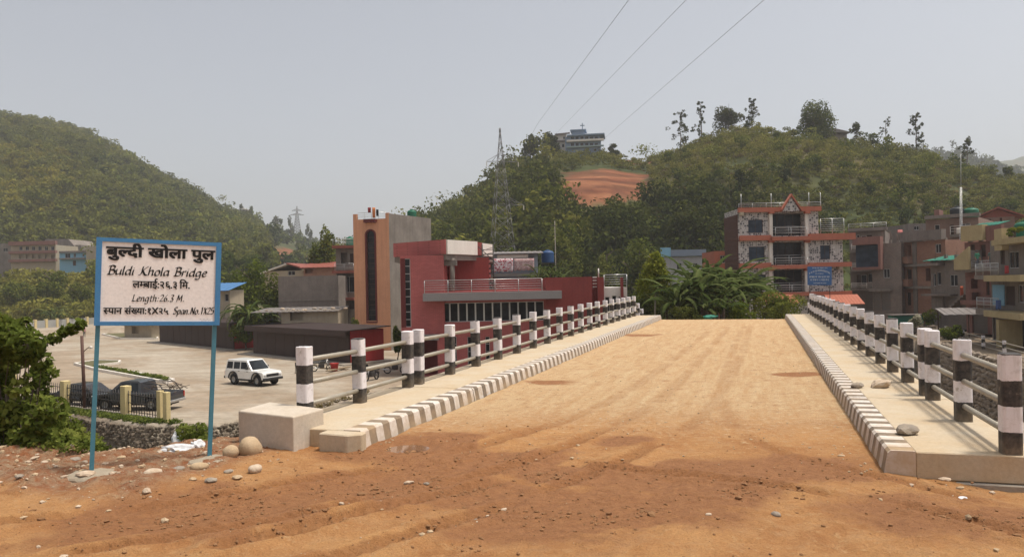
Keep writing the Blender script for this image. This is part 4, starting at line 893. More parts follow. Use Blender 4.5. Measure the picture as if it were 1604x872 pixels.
# ------------------------------------------------------------------ terracotta house with patterned stone cladding
Fc = Fac(1158, 84, 1284, 84); z0 = -2.4
HC, Hc, _ = house('clad_house', 'four-storey terracotta house with patterned stone walls and dark balconies', 'house', Fc, 5.2, 326, z0, CLAD,
    [('w', 1172, 344, 1195, 365), ('B', 1210, 334, 1260, 369), ('w', 1173, 386, 1198, 409), ('B', 1211, 379, 1261, 414), ('w', 1173, 430, 1200, 450), ('B', 1212, 422, 1262, 457)], gm=GLASSB, fm=FRAMED)
wu0, wu1, _, wz1 = Fc.rect(1284, 367, 1322, 500); wz1 -= z0; wo = [Fc.rect(1285.5, 384, 1301, 406), Fc.rect(1285.5, 428, 1301, 447)]; mb = MB()
panel(mb, wu1-wu0-.01, 0, wz1, [(a[0]-wu0, a[1]-wu0, a[2]-z0, a[3]-z0, .14, False) for a in wo]); q_ = wu1-wu0-.01
mb.quad((q_, 0, wz1), (q_, 0, 0), (q_, 5.0, 0), (q_, 5.0, wz1)); mb.quad((0, 0, wz1), (q_, 0, wz1), (q_, 5.0, wz1), (0, 5.0, wz1)); mb.quad((q_, 5.0, 0), (0, 5.0, 0), (0, 5.0, wz1), (q_, 5.0, wz1))
wg = mb.build('side_wing', CLAD, HC); wg.location = (wu0+.01, .15, 0)
for a in wo: window(HC, a[0]+.01, a[1]+.01, a[2]-z0, a[3]-z0, .15, n=2, fm=FRAMED, gm=GLASSB)
def S(x0, y0, x1, y1, pr, mat=TERRA, nm='floor_band'): return slab(HC, Fc, x0, y0, x1, y1, pr, mat, z0, nm)
S(1155, 325, 1284, 332, .5); S(1157, 369, 1206, 377, .5); S(1264, 366, 1336, 376, .7); S(1205, 371, 1265, 377, .9)
S(1157, 412, 1206, 420, .5); S(1264, 411, 1330, 418, .7); S(1205, 415, 1265, 421, .9); S(1180, 457, 1330, 463, .8)
for x_ in (1206.5, 1262.5):
    for ya, yb in ((334, 370), (379, 414), (422, 457)): S(x_-2.5, ya, x_+2.5, yb, .3, WHITEP, 'pier')
    for ya in (331, 376, 420): S(x_-4, ya, x_+4, ya+4, .55, TERRA, 'capital')
for x_, y_ in ((1160, 333), (1313, 373), (1314, 417)): S(x_-3, y_, x_+3, y_+5, .6, CREAM, 'bracket')
u0, u1, w0, w1 = Fc.rect(1222, 312, 1249, 332); mb = MB(); mb.extr([(u0, w0-z0), (u1, w0-z0), ((u0+u1)/2, w1-z0+.2)], -.75, -.5); mb.build('gable', CLAD, HC)
mb = MB()
for sx in (0, 1):
    xa = u0-.15 if sx == 0 else u1+.15; xm = (u0+u1)/2; mb.extr([(xa, w0-z0), (xm, w1-z0+.25), (xm, w1-z0+.5), (xa-.0, w0-z0+.25)], -.95, -.3)
mb.build('gable_trim', TERRA, HC)
# left return with brown tin cladding, upper right terrace
u0, u1, w0, w1 = Fc.rect(1140, 336, 1157, 470); mb = MB(); nb = 36
for k in range(nb): za = w0-z0+(w1-w0)*k/nb; mb.box(-.10-.03*(k % 2), -.004, .05, 5.1, za, za+(w1-w0)/nb-.01)
mb.build('tin_side', pm('brown_tin', (.10, .042, .032), .7, (.07, .035, .028), .5, 1.5, 12, .1), HC)
ur, ur1, wr, wr1 = Fc.rect(1284, 326, 1322, 366)
prail(HC, Fc, 1156, 318, 1284, 326, .3, z0, 3, STEEL); rail(HC, wu0+.1, wu1, wz1+.02, wz1+1.7, -.3, STEEL, 7, 1.2, .03)
for x0_, x1_, y0_, y1_ in ((1211, 1260, 357, 371), (1211, 1261, 404, 416), (1212, 1262, 446, 458)): prail(HC, Fc, x0_, y0_, x1_, y1_, .7, z0, 3, STEEL, 0, .03)
for x_ in (1160, 1207, 1266, 1284):
    b_ = Fc.uz(x_, 316); MB().tube((b_[0], -.2, Hc), (b_[0], -.2, Hc+1.6), .035, None, 5).build('roof_pole', STEEL, HC)
MB().tube((Fc.uz(1207, 316)[0], -.2, Hc+1.5), (Fc.uz(1284, 312)[0], -.2, Hc+1.5), .02, None, 5).build('clothes_line', DARKSTEEL, HC)
# ground-floor awnings
for a_, b_, y0_, y1_ in ((1188, 1238, 461, 474), (1286, 1338, 461, 475)):
    u0, u1, w0, w1 = Fc.rect(a_, y0_, b_, y1_); mb = MB(); n = 10
    for k in range(n):
        ua, ub = u0+(u1-u0)*k/n, u0+(u1-u0)*(k+1)/n-.02; mb.add([(ua, -.82, w1-z0), (ub, -.82, w1-z0), (ub, -2.6, w0-z0), (ua, -2.6, w0-z0), (ua, -.82, w1-z0-.05), (ub, -.82, w1-z0-.05), (ub, -2.6, w0-z0-.05), (ua, -2.6, w0-z0-.05)], [(0, 3, 2, 1), (4, 5, 6, 7), (2, 3, 7, 6), (0, 1, 5, 4), (1, 2, 6, 5), (3, 0, 4, 7)])
    mb.build('awning', TINR if False else TERRA, HC)
# blue notice board in front of it, on two poles
Fs = Fac(1263, 78, 1301, 78); nb_ = thing('notice_board', 'blue notice board with white writing on thin poles before the clad house', 'sign', (Fs.O[0], Fs.O[1], -2.5), Fs.rz)
u0, u1, w0, w1 = Fs.rect(1263, 417, 1301, 446); w0 += 2.5; w1 += 2.5; NB = pm('blue_board', (.05, .13, .30), .5, None, .3, 2, 20, .02); WI = pm('white_lettering', (.62, .64, .66), .6, None, .2, 5, 20, 0)
bo = MB().box(u0, u1, -.05, 0, w0, w1).build('board', NB, nb_); bo.rotation_euler = (0, math.radians(1.2), 0)
for x_ in (u0+.35, u1-.1): MB().tube((x_, .04, 0), (x_, .04, w0+1), .04, None, 6).build('pole', DARKSTEEL, nb_)
tm = MB(); rg = random.Random(9)
def scribble(x0, x1, z, h, arc=0):
    x_ = x0
    while x_ < x1-.03:
        w = rg.uniform(.05, .11); t = (x_-x0)/(x1-x0); zz = z-arc*(2*t-1)**2
        for _ in range(3):
            q = rg.uniform(0, w*.8); tm.box(x_+q, x_+q+.025, -.056, -.0505, zz+rg.uniform(0, h*.4), zz+h*rg.uniform(.6, 1))
        tm.box(x_, x_+w, -.0563, -.0505, zz+h*.8, zz+h); x_ += w+rg.choice((.015, .02, .08))
W_ = u1-u0; Hh = w1-w0
scribble(u0+.5, u1-.5, w1-.22, .12); scribble(u0+.15, u1-.15, w1-.52, .2, .32); scribble(u0+.8, u1-.8, w1-.78, .1); scribble(u0+.2, u1-.2, w0+.72, .2); scribble(u0+.3, u1-.3, w0+.42, .2); scribble(u0+.6, u1-.6, w0+.15, .1)
tm.build('lettering', WI, bo)

# ------------------------------------------------------------------ right-hand town
zr = -3.2
F = Fac(1332, 96, 1388, 94); r1, H, z0 = house('balcony_house', 'narrow grey house with white railed balconies, right of the clad house', 'house', F, 9, 362, zr, DGREYPL,
    [('w', 1342, 368, 1347, 388, 1), ('D', 1358, 368, 1366, 392), ('D', 1342, 402, 1347, 420), ('w', 1360, 428, 1373, 442), ('D', 1342, 430, 1348, 452), ('s', 1356, 456, 1376, 484), ('w', 1349, 369, 1357, 385, 1), ('w', 1349, 400, 1358, 417, 1), ('w', 1349, 430, 1358, 446, 1)])
for y_ in (391, 421, 451): slab(r1, F, 1334, y_, 1384, y_+4, 1.1, GREYPL, z0, 'balcony_slab')
for y_ in (382, 412, 443): prail(r1, F, 1335, y_, 1383, y_+9, 1.05, z0, 3, WHITEP, 26, .03)
slab(r1, F, 1329, 357, 1390, 362, .9, DGREYPL, z0, 'roof_band'); prail(r1, F, 1330, 350, 1389, 357, .7, z0, 3, STEEL, 0, .03)
F = Fac(1366, 90, 1412, 88); r2, H, z0 = house('grey_brick_house', 'bare grey brick house with a red-framed opening and shop front', 'house', F, 10, 381, zr, BRICKG,
    [('w', 1384, 421, 1394, 435, 2), ('w', 1425, 400, 1440, 420, 2), ('s', 1368, 458, 1379, 486), ('s', 1381, 458, 1395, 486)])
u0, u1, w0, w1 = F.rect(1362, 383, 1384, 418); bx = thing('x', 'x', 'x'); bpy.data.objects.remove(bx)
mb = MB(); mb.box(u0-1.5, u1, -1.4, -.003, w0-z0-.3, w0-z0); mb.box(u0-1.5, u1, -1.4, -.003, w1-z0, w1-z0+.9); mb.box(u1-.25, u1, -1.4, -.004, w0-z0, w1-z0); mb.build('bay_frame', PINK, r2)
MB().box(u0-1.4, u1-.26, -.4, -.3, w0-z0+.01, w1-z0-.01).build('bay_screen', GLASSB, r2)
slab(r2, F, 1364, 452, 1398, 456, .8, GREYPL, z0, 'shop_slab')
F = Fac(1408, 90, 1482, 84); r3, H, z0 = house('brick_house', 'unfinished orange brick house with concrete pillars and a stub balcony', 'house', F, 11, 378, zr, BRICKO,
    [('o', 1421, 383, 1427, 402), ('D', 1421, 422, 1428, 438), ('D', 1421, 458, 1427, 478), ('w', 1465, 382, 1474, 396, 2), ('o', 1450, 420, 1458, 440)], parapet=.0)
slab(r3, F, 1405, 362, 1482, 377, .7, DGREYPL, z0, 'roof_band'); slab(r3, F, 1431, 376, 1437, 492, .12, GREYPL, z0, 'pillar'); slab(r3, F, 1414, 413, 1480, 417, .5, GREYPL, z0, 'floor_band'); slab(r3, F, 1414, 448, 1480, 452, .5, GREYPL, z0, 'floor_band')
slab(r3, F, 1414, 402, 1431, 413, .9, BRICKO, z0, 'stub_wall'); slab(r3, F, 1414, 437, 1431, 448, .9, BRICKO, z0, 'stub_wall')
cloth('pink cloth hung over the roof edge of the brick house', 1406, 1414, 360, 376, 89.4, pm('pink_cloth', (.62, .22, .2), .9))
F = Fac(1452, 104, 1535, 100); r4, H, z0 = house('tall_brick_house', 'tall brown brick house behind the others with a tank on its roof', 'house', F, 12, 342, zr, BRICKD,
    [('w', 1464, 352, 1472, 362, 1), ('D', 1488, 352, 1494, 372), ('w', 1505, 350, 1520, 364, 2), ('w', 1486, 383, 1496, 397, 1), ('w', 1512, 385, 1522, 397, 2)])
slab(r4, F, 1450, 336, 1536, 341, .8, GREYPL, z0, 'roof_band'); prail(r4, F, 1490, 354, 1522, 367, .6, z0, 3, WHITEP, 0, .035); slab(r4, F, 1490, 367, 1522, 371, .9, GREYPL, z0, 'balcony_slab')
slab(r4, F, 1462, 328, 1470, 337, -.5, PINK, z0, 'roof_stub', back=3)
for i, (px, m, lb) in enumerate(((1494, TANKK, 'black plastic water tank on the tall brick house'), (1514, TANKG, 'dark green water tank on the tall brick house, right of the black one'))):
    p = F.O+F.U*F.uz(px, 330)[0]+F.N*(2+i); tank(lb, (p[0], p[1], z0+H+.01), .85 if i == 0 else .95, 1.7-.2*i, m)
F = Fac(1425, 112, 1470, 112); rb, H, z0 = house('plastered_house', 'low grey plastered house behind the orange brick one', 'house', F, 8, 350, zr, DGREYPL, [('w', 1432, 354, 1440, 360, 2)])
F = Fac(1535, 112, 1592, 110); r5, H, z0 = house('gabled_house', 'brown house with a red tin gable roof, highest on the right', 'house', F, 9, 340, zr, BRICKD, [('D', 1548, 343, 1553, 352), ('D', 1566, 341, 1570, 350)])
u0, u1, w0, w1 = F.rect(1530, 326, 1597, 340); mb = MB(); um = (u0+u1)/2; mb.extr([(u0-.6, H-.15), (um, H+1.25), (u1+.6, H-.15), (u1+.6, H), (um, H+1.45), (u0-.6, H)], -.9, 9.6); mb.build('roof', TINR, r5)
MB().extr([(u0, H-.1), (um, H+1.2), (u1, H-.1)], .05, .15).build('gable_wall', TINR, r5)
F = Fac(1458, 80, 1516, 76); r6, H, z0 = house('green_roofed_house', 'grey concrete house with a turquoise roof sheet and open stair', 'house', F, 8, 408, zr, GREYPL,
    [('w', 1468, 426, 1474, 446, 1), ('w', 1488, 430, 1500, 448, 2), ('s', 1478, 465, 1500, 495), ('w', 1462, 428, 1466, 448, 1)])
u0, u1, w0, w1 = F.rect(1458, 395, 1512, 407)
def tinsheet(root, u0, u1, za, zb_, ya, yb, mat, n=14, nm='roof_sheet'):
    mb = MB()
    for k in range(n): a, b_ = u0+(u1-u0)*k/n, u0+(u1-u0)*(k+1)/n; o_ = .03*(k % 2); mb.add([(a, ya, za+o_), (b_, ya, za+o_), (b_, yb, zb_+o_), (a, yb, zb_+o_), (a, ya, za+o_-.05), (b_, ya, za+o_-.05), (b_, yb, zb_+o_-.05), (a, yb, zb_+o_-.05)], [(0, 1, 2, 3), (7, 6, 5, 4), (0, 4, 5, 1), (1, 5, 6, 2), (2, 6, 7, 3), (3, 7, 4, 0)])
    return mb.build(nm, mat, root)
tinsheet(r6, u0-.3, u1, H+.05, H+.55, -.8, 2.2, GREENT); slab(r6, F, 1456, 412, 1480, 416, 1.2, DGREYPL, z0, 'ledge'); slab(r6, F, 1454, 460, 1500, 463, 1.0, DGREYPL, z0, 'ledge')
mb = MB()
for k in range(12): u = F.rect(1500, 420, 1515, 470)[0]+.32*k; mb.box(u, u+.34, -1.3, -.1, 2.2+.26*k, 2.2+.26*k+.25)
mb.build('stair_flight', GREYPL, r6)
# yellow/red stair house
F = Fac(1512, 72, 1572, 68); r7, H, z0 = house('stair_house', 'faded red and yellow house with outside stairs and a turquoise roof sheet', 'house', F, 9, 378, zr, PINK,
    [('D', 1520, 383, 1527, 403), ('D', 1536, 383, 1544, 402), ('o', 1521, 436, 1532, 452), ('D', 1545, 438, 1550, 462), ('w', 1552, 392, 1562, 404, 2), ('s', 1523, 484, 1547, 524), ('o', 1522, 458, 1536, 473)])
slab(r7, F, 1513, 353, 1547, 377, .6, YELLOW, z0, 'roof_parapet'); slab(r7, F, 1548, 353, 1573, 377, .3, PINK, z0, 'roof_parapet')
u0, u1, w0, w1 = F.rect(1514, 347, 1560, 354); tinsheet(r7, u0, u1, w0-z0+.02, w1-z0-.05, .2, 1.6, GREENT)
u0, u1, w0, w1 = F.rect(1516, 390, 1540, 422); mb = MB(); mb.extr([(u0, w0-z0), (u1, w0-z0), (u1, w1-z0+.2), (u0, w0-z0+1.0)], -1.6, -1.4); mb.build('stair_wall', YELLOW, r7)
mb = MB()
for k in range(9): u = u0+(u1-u0)*k/9; mb.box(u, u+(u1-u0)/9, -1.38, -.1, w0-z0-.25, w0-z0+.15+.2*k)
mb.build('stair_flight', GREYPL, r7)
slab(r7, F, 1518, 470, 1572, 477, 1.0, PINK, z0, 'floor_band'); slab(r7, F, 1512, 419, 1572, 424, 1.4, GREYPL, z0, 'floor_band'); prail(r7, F, 1540, 408, 1572, 420, 1.3, z0, 3, STEEL, 12)
tk = F.O+F.U*F.uz(1582, 345)[0]+F.N*2.5; 
# right yellow house, nearest
F = Fac(1552, 64, 1640, 54); zy = -3.3; r8, H, z0 = house('yellow_house', 'yellow and pale grey house with railed balconies at the right edge', 'house', F, 9, 372, zy, GREYPL,
    [('D', 1567, 392, 1574, 414), ('w', 1580, 394, 1596, 420, 2), ('D', 1562, 448, 1570, 474), ('D', 1575, 448, 1590, 478), ('w', 1595, 446, 1606, 474, 2), ('s', 1556, 498, 1578, 536), ('s', 1582, 498, 1604, 545), ('D', 1586, 395, 1590, 418)], gm=GLASS)
slab(r8, F, 1551, 430, 1590, 437, 1.2, GREYPL, z0, 'balcony_slab'); slab(r8, F, 1553, 484, 1590, 493, 1.2, GREYPL, z0, 'balcony_slab'); slab(r8, F, 1578, 430, 1640, 440, 1.7, YELLOW, z0, 'canopy'); slab(r8, F, 1578, 488, 1640, 498, 1.7, YELLOW, z0, 'canopy'); slab(r8, F, 1584, 372, 1640, 381, 1.4, YELLOW, z0, 'canopy'); slab(r8, F, 1568, 358, 1580, 392, .5, YELLOW, z0, 'parapet')
prail(r8, F, 1552, 412, 1590, 430, 1.15, z0, 3, STEEL, 20, .025); prail(r8, F, 1554, 466, 1590, 484, 1.15, z0, 3, STEEL, 20, .025); slab(r8, F, 1597, 500, 1602, 548, 1.6, YELLOW, z0, 'pillar'); slab(r8, F, 1556, 446, 1574, 478, .06, BLUEP, z0, 'blue_panel')
p = F.O+F.U*1.6+F.N*2; tank('bright green water tank on the roof of the yellow house', (p[0], p[1], z0+H+.01), .75, 1.5, TANKG)
# shed roof on a post, green crate shop, lattice mast
sh = thing('lean_to', 'small dark tin lean-to roof on a post below the grey stair house', 'shelter', A(1500, 519, 68), math.radians(-10)); sh.location.z = zr
mb = MB(); tinsheet(sh, -1.6, 1.8, 2.5, 2.0, .6, -1.6, TING, 10, 'roof'); MB().tube((.4, -1.4, 0), (.4, -1.4, 2.0), .05, None, 6).build('post', FRAMED, sh); MB().tube((-1.4, .5, 0), (-1.4, .5, 2.4), .05, None, 6).build('post', FRAMED, sh)
p = A(1423, 492, 82); st_ = thing('green_stall', 'turquoise box stall standing before the grey brick house', 'stall', (p[0], p[1], -3.3)); MB().box(-1.6, 1.6, 0, 1.2, .1, 1.35).build('counter', GREENT, st_); MB().box(-1.8, 1.8, -.2, 1.4, 1.353, 1.45).build('top', TING, st_)
for x_ in (-1.5, 1.4): MB().box(x_, x_+.1, .2, .3, 0, .1).build('foot', FRAMED, st_)
p = A(1505, 470, 92); mast = thing('lattice_mast', 'slim pale lattice mast rising behind the right-hand houses', 'mast', (p[0], p[1], -3.2))
mb = MB(); Hm = 20.; 
for k in range(3):
    a = 2.094*k; mb.tube((.22*math.cos(a), .22*math.sin(a), 0), (.10*math.cos(a), .10*math.sin(a), Hm*.8), .03, None, 4)
for k in range(40):
    z_ = Hm*.8*k/40; rr = .22-.12*k/40; a = 2.094*(k % 3); b_ = 2.094*((k+1) % 3); mb.tube((rr*math.cos(a), rr*math.sin(a), z_), (rr*math.cos(b_), rr*math.sin(b_), z_+Hm*.02), .014, None, 4)
mb.build('lattice', STEEL, mast); MB().tube((0, 0, Hm*.8), (0, 0, Hm), .03, None, 5).build('tip', STEEL, mast); mast.rotation_euler = (0, math.radians(1.3), 0)
# unfinished column stubs with reinforcing bars, and small rooftop clutter
def stubs(root, L, H, n, dep):
    rg = random.Random(int(L*100))
    for k in range(n):
        x_ = .3+(L-.6)*k/max(1, n-1); MB().box(x_-.14, x_+.14, .25, .53, H, H+rg.uniform(.2, .7)).build('column_stub', GREYPL, root)
        mb = MB()
        for dx in (-.09, .09):
            for dy in (.3, .48): mb.tube((x_+dx, dy, H), (x_+dx+rg.uniform(-.05, .05), dy, H+rg.uniform(.9, 1.5)), .014, None, 4)
        mb.build('rebar', RUST_, root)
RUST_ = pm('rusty_bar', (.14, .07, .045), .8, None, .4, 3, 20, .1)
for rt, n in ((r2, 4), (r3, 5), (r6, 4), (r7, 4)):
    wall = [c for c in rt.children if c.name.startswith('wall')][0]; xs = [v.co.x for v in wall.data.vertices]; zs = [v.co.z for v in wall.data.vertices]; stubs(rt, max(xs), max(zs), n, 1)
for lb, a, c_ in (('white cloth on the balcony of the narrow grey house', (1352, 1360, 414, 421, 92.4), (.5, .5, .5)), ('blue cloth on the railing of the yellow house', (1560, 1568, 470, 484, 58), (.08, .13, .3)), ('red cloth on the upper railing of the yellow house', (1574, 1580, 416, 428, 56), (.35, .05, .05)), ('orange cloth hung on the grey stair house wall', (1504, 1509, 448, 462, 73.5), (.5, .12, .06)), ('pale cloth hung by the tall brick house', (1498, 1512, 357, 366, 99), (.5, .46, .4))):
    cloth(lb, a[0], a[1], a[2], a[3], a[4], pm('cloth_'+lb.split()[0]+str(a[0]), c_, .9), 'hanging_cloth', 'cloth', 'washing hung on the right-hand houses', 6)
# second, distant railing on the right bank road
rr2 = thing('road_railing', 'small distant black and white post railing along the right bank road', 'railing', (0, 0, 0), -YAW)
pm2 = MB().box(-.1, .1, -.1, .1, 0, PH).build('post', POSTM, rr2); first = True
yy = [46, 51, 56, 60.8, 66, 72, 78]
for i, y_ in enumerate(yy):
    o = pm2 if i == 0 else inst(pm2, rr2); o.location = (16.1, y_, -3.42)
for a_, b_ in zip(yy[:-1], yy[1:]):
    for h in (.25, .58, .9): MB().tube((16.1, a_, -3.42+h), (16.1, b_, -3.42+h), .04, None, 6).build('rail', RAILM, rr2)

# ------------------------------------------------------------------ left of the tower
F = Fac(527, 97, 557, 97); l1, H, z0 = house('balcony_house', 'grey house with red-tiled balcony edges tucked behind the orange tower', 'house', F, 9, 384, PZ, GREYPL,
    [('w', 529, 433, 556, 458, 3), ('D', 548, 397, 554, 412), ('D', 547, 471, 555, 484), ('o', 534, 396, 544, 413)])
for y_ in (385, 424, 466): slab(l1, F, 523, y_, 557, y_+4, 1.1, TINR, z0, 'tiled_edge')
prail(l1, F, 524, 375, 557, 385, .9, z0, 4, STEEL); prail(l1, F, 527, 413, 556, 424, .9, z0, 4, STEEL)
p = F.O+F.U*1.2+F.N*1.5; tank('small green water tank behind the orange tower', (p[0]+.3, p[1], z0+H+.01), .5, 1.2, TANKG)
F = Fac(436, 92, 530, 92); l2, H, z0 = house('plastered_house', 'wide windowless grey plastered wall of a flat house left of the tower', 'house', F, 8, 432, PZ, DGREYPL)
MB().box(0, F.L, -.06, -.003, H-3.0, H-2.85).build('plaster_band', GREYPL, l2)
F = Fac(440, 84, 529, 84); l3, H, z0 = house('brick_shed', 'low brick shed with stones weighing down its tin roof', 'shed', F, 5, 486, PZ, CREAM, [('o', 454, 487, 474, 502)])
tinsheet(l3, -3.2, F.L+.1, H-.1, H+.25, -.6, 5.2, TING, 30, 'roof')
rg = random.Random(4)
for k in range(14):
    me = RM[k % 8].copy(); me.materials.append((ROCKG, ROCKP)[k % 2]); o = bpy.data.objects.new('roof_stone', me); COL.objects.link(o); x_ = -2.6+k*.72; y_ = rg.uniform(.0, 2.2); q = l3.matrix_basis; wq = Matrix.Rotation(F.rz, 4, 'Z') @ Vector((x_, y_, 0)); s_ = rg.uniform(.35, .6)
    o.location = (F.O[0]+wq.x, F.O[1]+wq.y, z0+H-.1+.35*(y_+.6)/5.8+s_*.17); o.scale = (s_, s_*.8, s_*.6); tag(o, 'stone weighing down the tin roof of the low brick shed', 'stone', 'stones on the shed roof')
F = Fac(412, 122, 478, 120); l4, H, z0 = house('red_roofed_house', 'small house with a faded red and white tin roof among trees', 'house', F, 8, 424, -2, CREAM, [('w', 451, 423, 462, 431, 2)])
u0, u1, _, _ = F.rect(412, 410, 478, 424); um = u0+(u1-u0)*.62; mb = MB(); mb.extr([(u0-2.2, H-1.0), (um, H+1.0), (um, H+1.2), (u0-2.2, H-.8)], -.6, 8.4); mb.build('roof', WHITEP, l4); mb = MB(); mb.extr([(um+.003, H+1.0), (u1+.4, H+.1), (u1+.4, H+.3), (um+.003, H+1.2)], -.8, 8.4); mb.build('roof', TINR, l4)
F = Fac(476, 118, 530, 118); l5, H, z0 = house('brick_house', 'low orange brick house with a rusty roof behind the grey wall', 'house', F, 8, 419, -2, BRICKO, [('o', 478, 421, 490, 428)])
tinsheet(l5, -.5, F.L+.5, H+.02, H+1.1, -.9, 7, TINR, 16, 'roof')
F = Fac(290, 104, 360, 102); l6, H, z0 = house('blue_roofed_house', 'cream house with a bright blue tin roof half hidden by the sign', 'house', F, 3, 455, PZ, CREAM, [('w', 352, 460, 358, 472, 1), ('D', 362, 478, 368, 496)])
tinsheet(l6, -.8, F.L+.5, H-.05, H+1.0, -1.0, 3.0, TINB, 18, 'roof')
# kiosk seen under the sign
F = Fac(194, 118, 236, 116); l7, H, z0 = house('kiosk', 'small cream kiosk with a dark roof seen below the sign', 'kiosk', F, 4, 509, PZ, CREAM, [('o', 206, 511, 218, 522)])
tinsheet(l7, -.6, F.L+.6, H+.02, H+.25, -1.2, 4.5, TING, 10, 'roof')
p = G(206, 524, PZ); 
# market sheds with black walls and red ends
BLKW = pm('dark_brown_sheet', (.045, .028, .024), .7, (.06, .036, .030), .5, 1, 14, .15, streak=.1); REDS = pm('bright_red_sheet', (.36, .03, .028), .6, (.28, .025, .025), .5, .8, 14, .1, streak=.1); ROOFS = pm('dark_roof_sheet', (.032, .019, .016), .8, (.045, .026, .022), .6, 1, 14, .15)
def shed(label, p0, p1, p2, h, rows):
    a, b_, c_ = [np.array(q[:2]) for q in (p0, p1, p2)]; U = b_-a; L = float(np.linalg.norm(U)); U /= L; D = float(np.linalg.norm(c_-b_)); rz = math.atan2(U[1], U[0])
    t = thing('market_shed', label, 'shed', (a[0], a[1], PZ), rz, 'market sheds on the yard')
    n = int(L/1.0)
    for k in range(n): x0_, x1_ = L*k/n, L*(k+1)/n; MB().box(x0_+.012, x1_-.012, .0+.012*(k % 2), .10, .12, h-.35).build('wall_sheet', BLKW, t)
    MB().box(-.05, L+.05, .1, D-.1, .1, h-.02).build('core', BLKW, t); n = max(3, int(D/1.0))
    for k in range(n): MB().box(L+.052, L+.10+.01*(k % 2), .1+(D-.2)*k/n+.01, .1+(D-.2)*(k+1)/n-.01, .12, h-.03).build('end_sheet', REDS, t)
    mb = MB(); mb.add([(-.6, -.7, h+.02), (L+.6, -.7, h+.02), (L+.6, D+.4, h+.25), (-.6, D+.4, h+.25), (-.6, -.7, h-.06), (L+.6, -.7, h-.06), (L+.6, D+.4, h+.17), (-.6, D+.4, h+.17)], [(0, 1, 2, 3), (7, 6, 5, 4), (0, 4, 5, 1), (1, 5, 6, 2), (2, 6, 7, 3), (3, 7, 4, 0)]); mb.build('roof', ROOFS, t)
    for k in range(int(L/3)+1): MB().box(k*3-.02, k*3+.1, -.62, -.5, 0, h-.34).build('post', DARKSTEEL, t) if k % 2 == 0 and False else None
    MB().box(-1.2, L+1.2, -1.3, D+.6, -.2, .1).build('plinth', CONC_RAW, t)
    ebr = MB(); ebr.box(-.58, L+.58, -.72, -.705, h-.55, h-.01); ebr.build('fascia', BLKW, t); return t
shed('long dark market shed with a bright red end, right behind the white vehicle', G(397, 554, PZ), G(547, 570, PZ), G(614, 567, PZ), 3.1, 0)
shed('farther dark market shed with red end, partly behind the sign post', G(250, 536, PZ), G(366, 548, PZ), G(399, 541.5, PZ), 3.2, 0)
# wall with yellow pilasters at the far edge of the yard
bw = thing('boundary_wall', 'long grey boundary wall with cream pilasters at the far edge of the yard', 'wall', (0, 0, 0))
pa, pb = G(-60, 528, PZ), G(152, 513, PZ); d = pb-pa; L = float(np.linalg.norm(d[:2])); bw.location = (pa[0], pa[1], PZ); bw.rotation_euler = (0, 0, math.atan2(d[1], d[0]))
MB().box(0, L, 0, .2, 0, 2.1).build('panel', pm('pale_grey_wall', (.36, .36, .34), .85, None, .4, .6, 8, .15, streak=.15), bw); n = 12
for k in range(n+1): MB().box(L*k/n-.25, L*k/n+.25, -.12, .32, 0, 2.35).build('pilaster', pm('pale_yellow_paint', (.62, .50, .25), .8, (.5, .4, .22), .5, 1.5, 14, .1, streak=.2), bw)
pc = G(236, 512, PZ); d2 = pc-pb; L2 = float(np.linalg.norm(d2[:2]))
# near fence: yellow pillars and black bars
YP = MATS['pale_yellow_paint']; fc = thing('yard_fence', 'iron bar fence between cream-yellow pillars along the edge of the yard', 'fence', (0, 0, 0))
Fp = [G(x_, y_, PZ) for x_, y_ in ((-60, 613), (20, 624), (103, 637), (198, 650), (252, 658), (262, 661))]
for i, p in enumerate(Fp):
    w = .42 if i < 4 else .27; o = MB().box(-w/2-.05, w/2, -w/2, w/2, -.4, 1.62 if i != 3 else 1.68).build('pillar', YP, fc, bevel=.02); o.location = p; o.rotation_euler = (0, 0, -.55)
for i in range(len(Fp)-2):
    a, b_ = Vector(Fp[i]), Vector(Fp[i+1]); L = (b_-a).length; n = max(4, int(L/.26))
    for h in (.25, .75, 1.2): MB().tube(a+Vector((0, 0, h)), b_+Vector((0, 0, h)), .022, None, 4).build('fence_rail', DARKSTEEL, fc)
    for k in range(1, n): q = a+(b_-a)*k/n; MB().tube(q+Vector((0, 0, .12)), q+Vector((0, 0, 1.42)), .024, None, 4).build('bar', DARKSTEEL, fc)
    dv = (b_-a).normalized(); nv = Vector((-dv.y, dv.x, 0))*.15; mb = MB(); mb.add([a-nv+Vector((0, 0, -.3)), b_-nv+Vector((0, 0, -.3)), b_+nv+Vector((0, 0, -.3)), a+nv+Vector((0, 0, -.3)), a-nv+Vector((0, 0, .12)), b_-nv+Vector((0, 0, .12)), b_+nv+Vector((0, 0, .12)), a+nv+Vector((0, 0, .12))], [(0, 3, 2, 1), (4, 5, 6, 7), (0, 1, 5, 4), (1, 2, 6, 5), (2, 3, 7, 6), (3, 0, 4, 7)]); mb.build('plinth', CONC_RAW, fc)
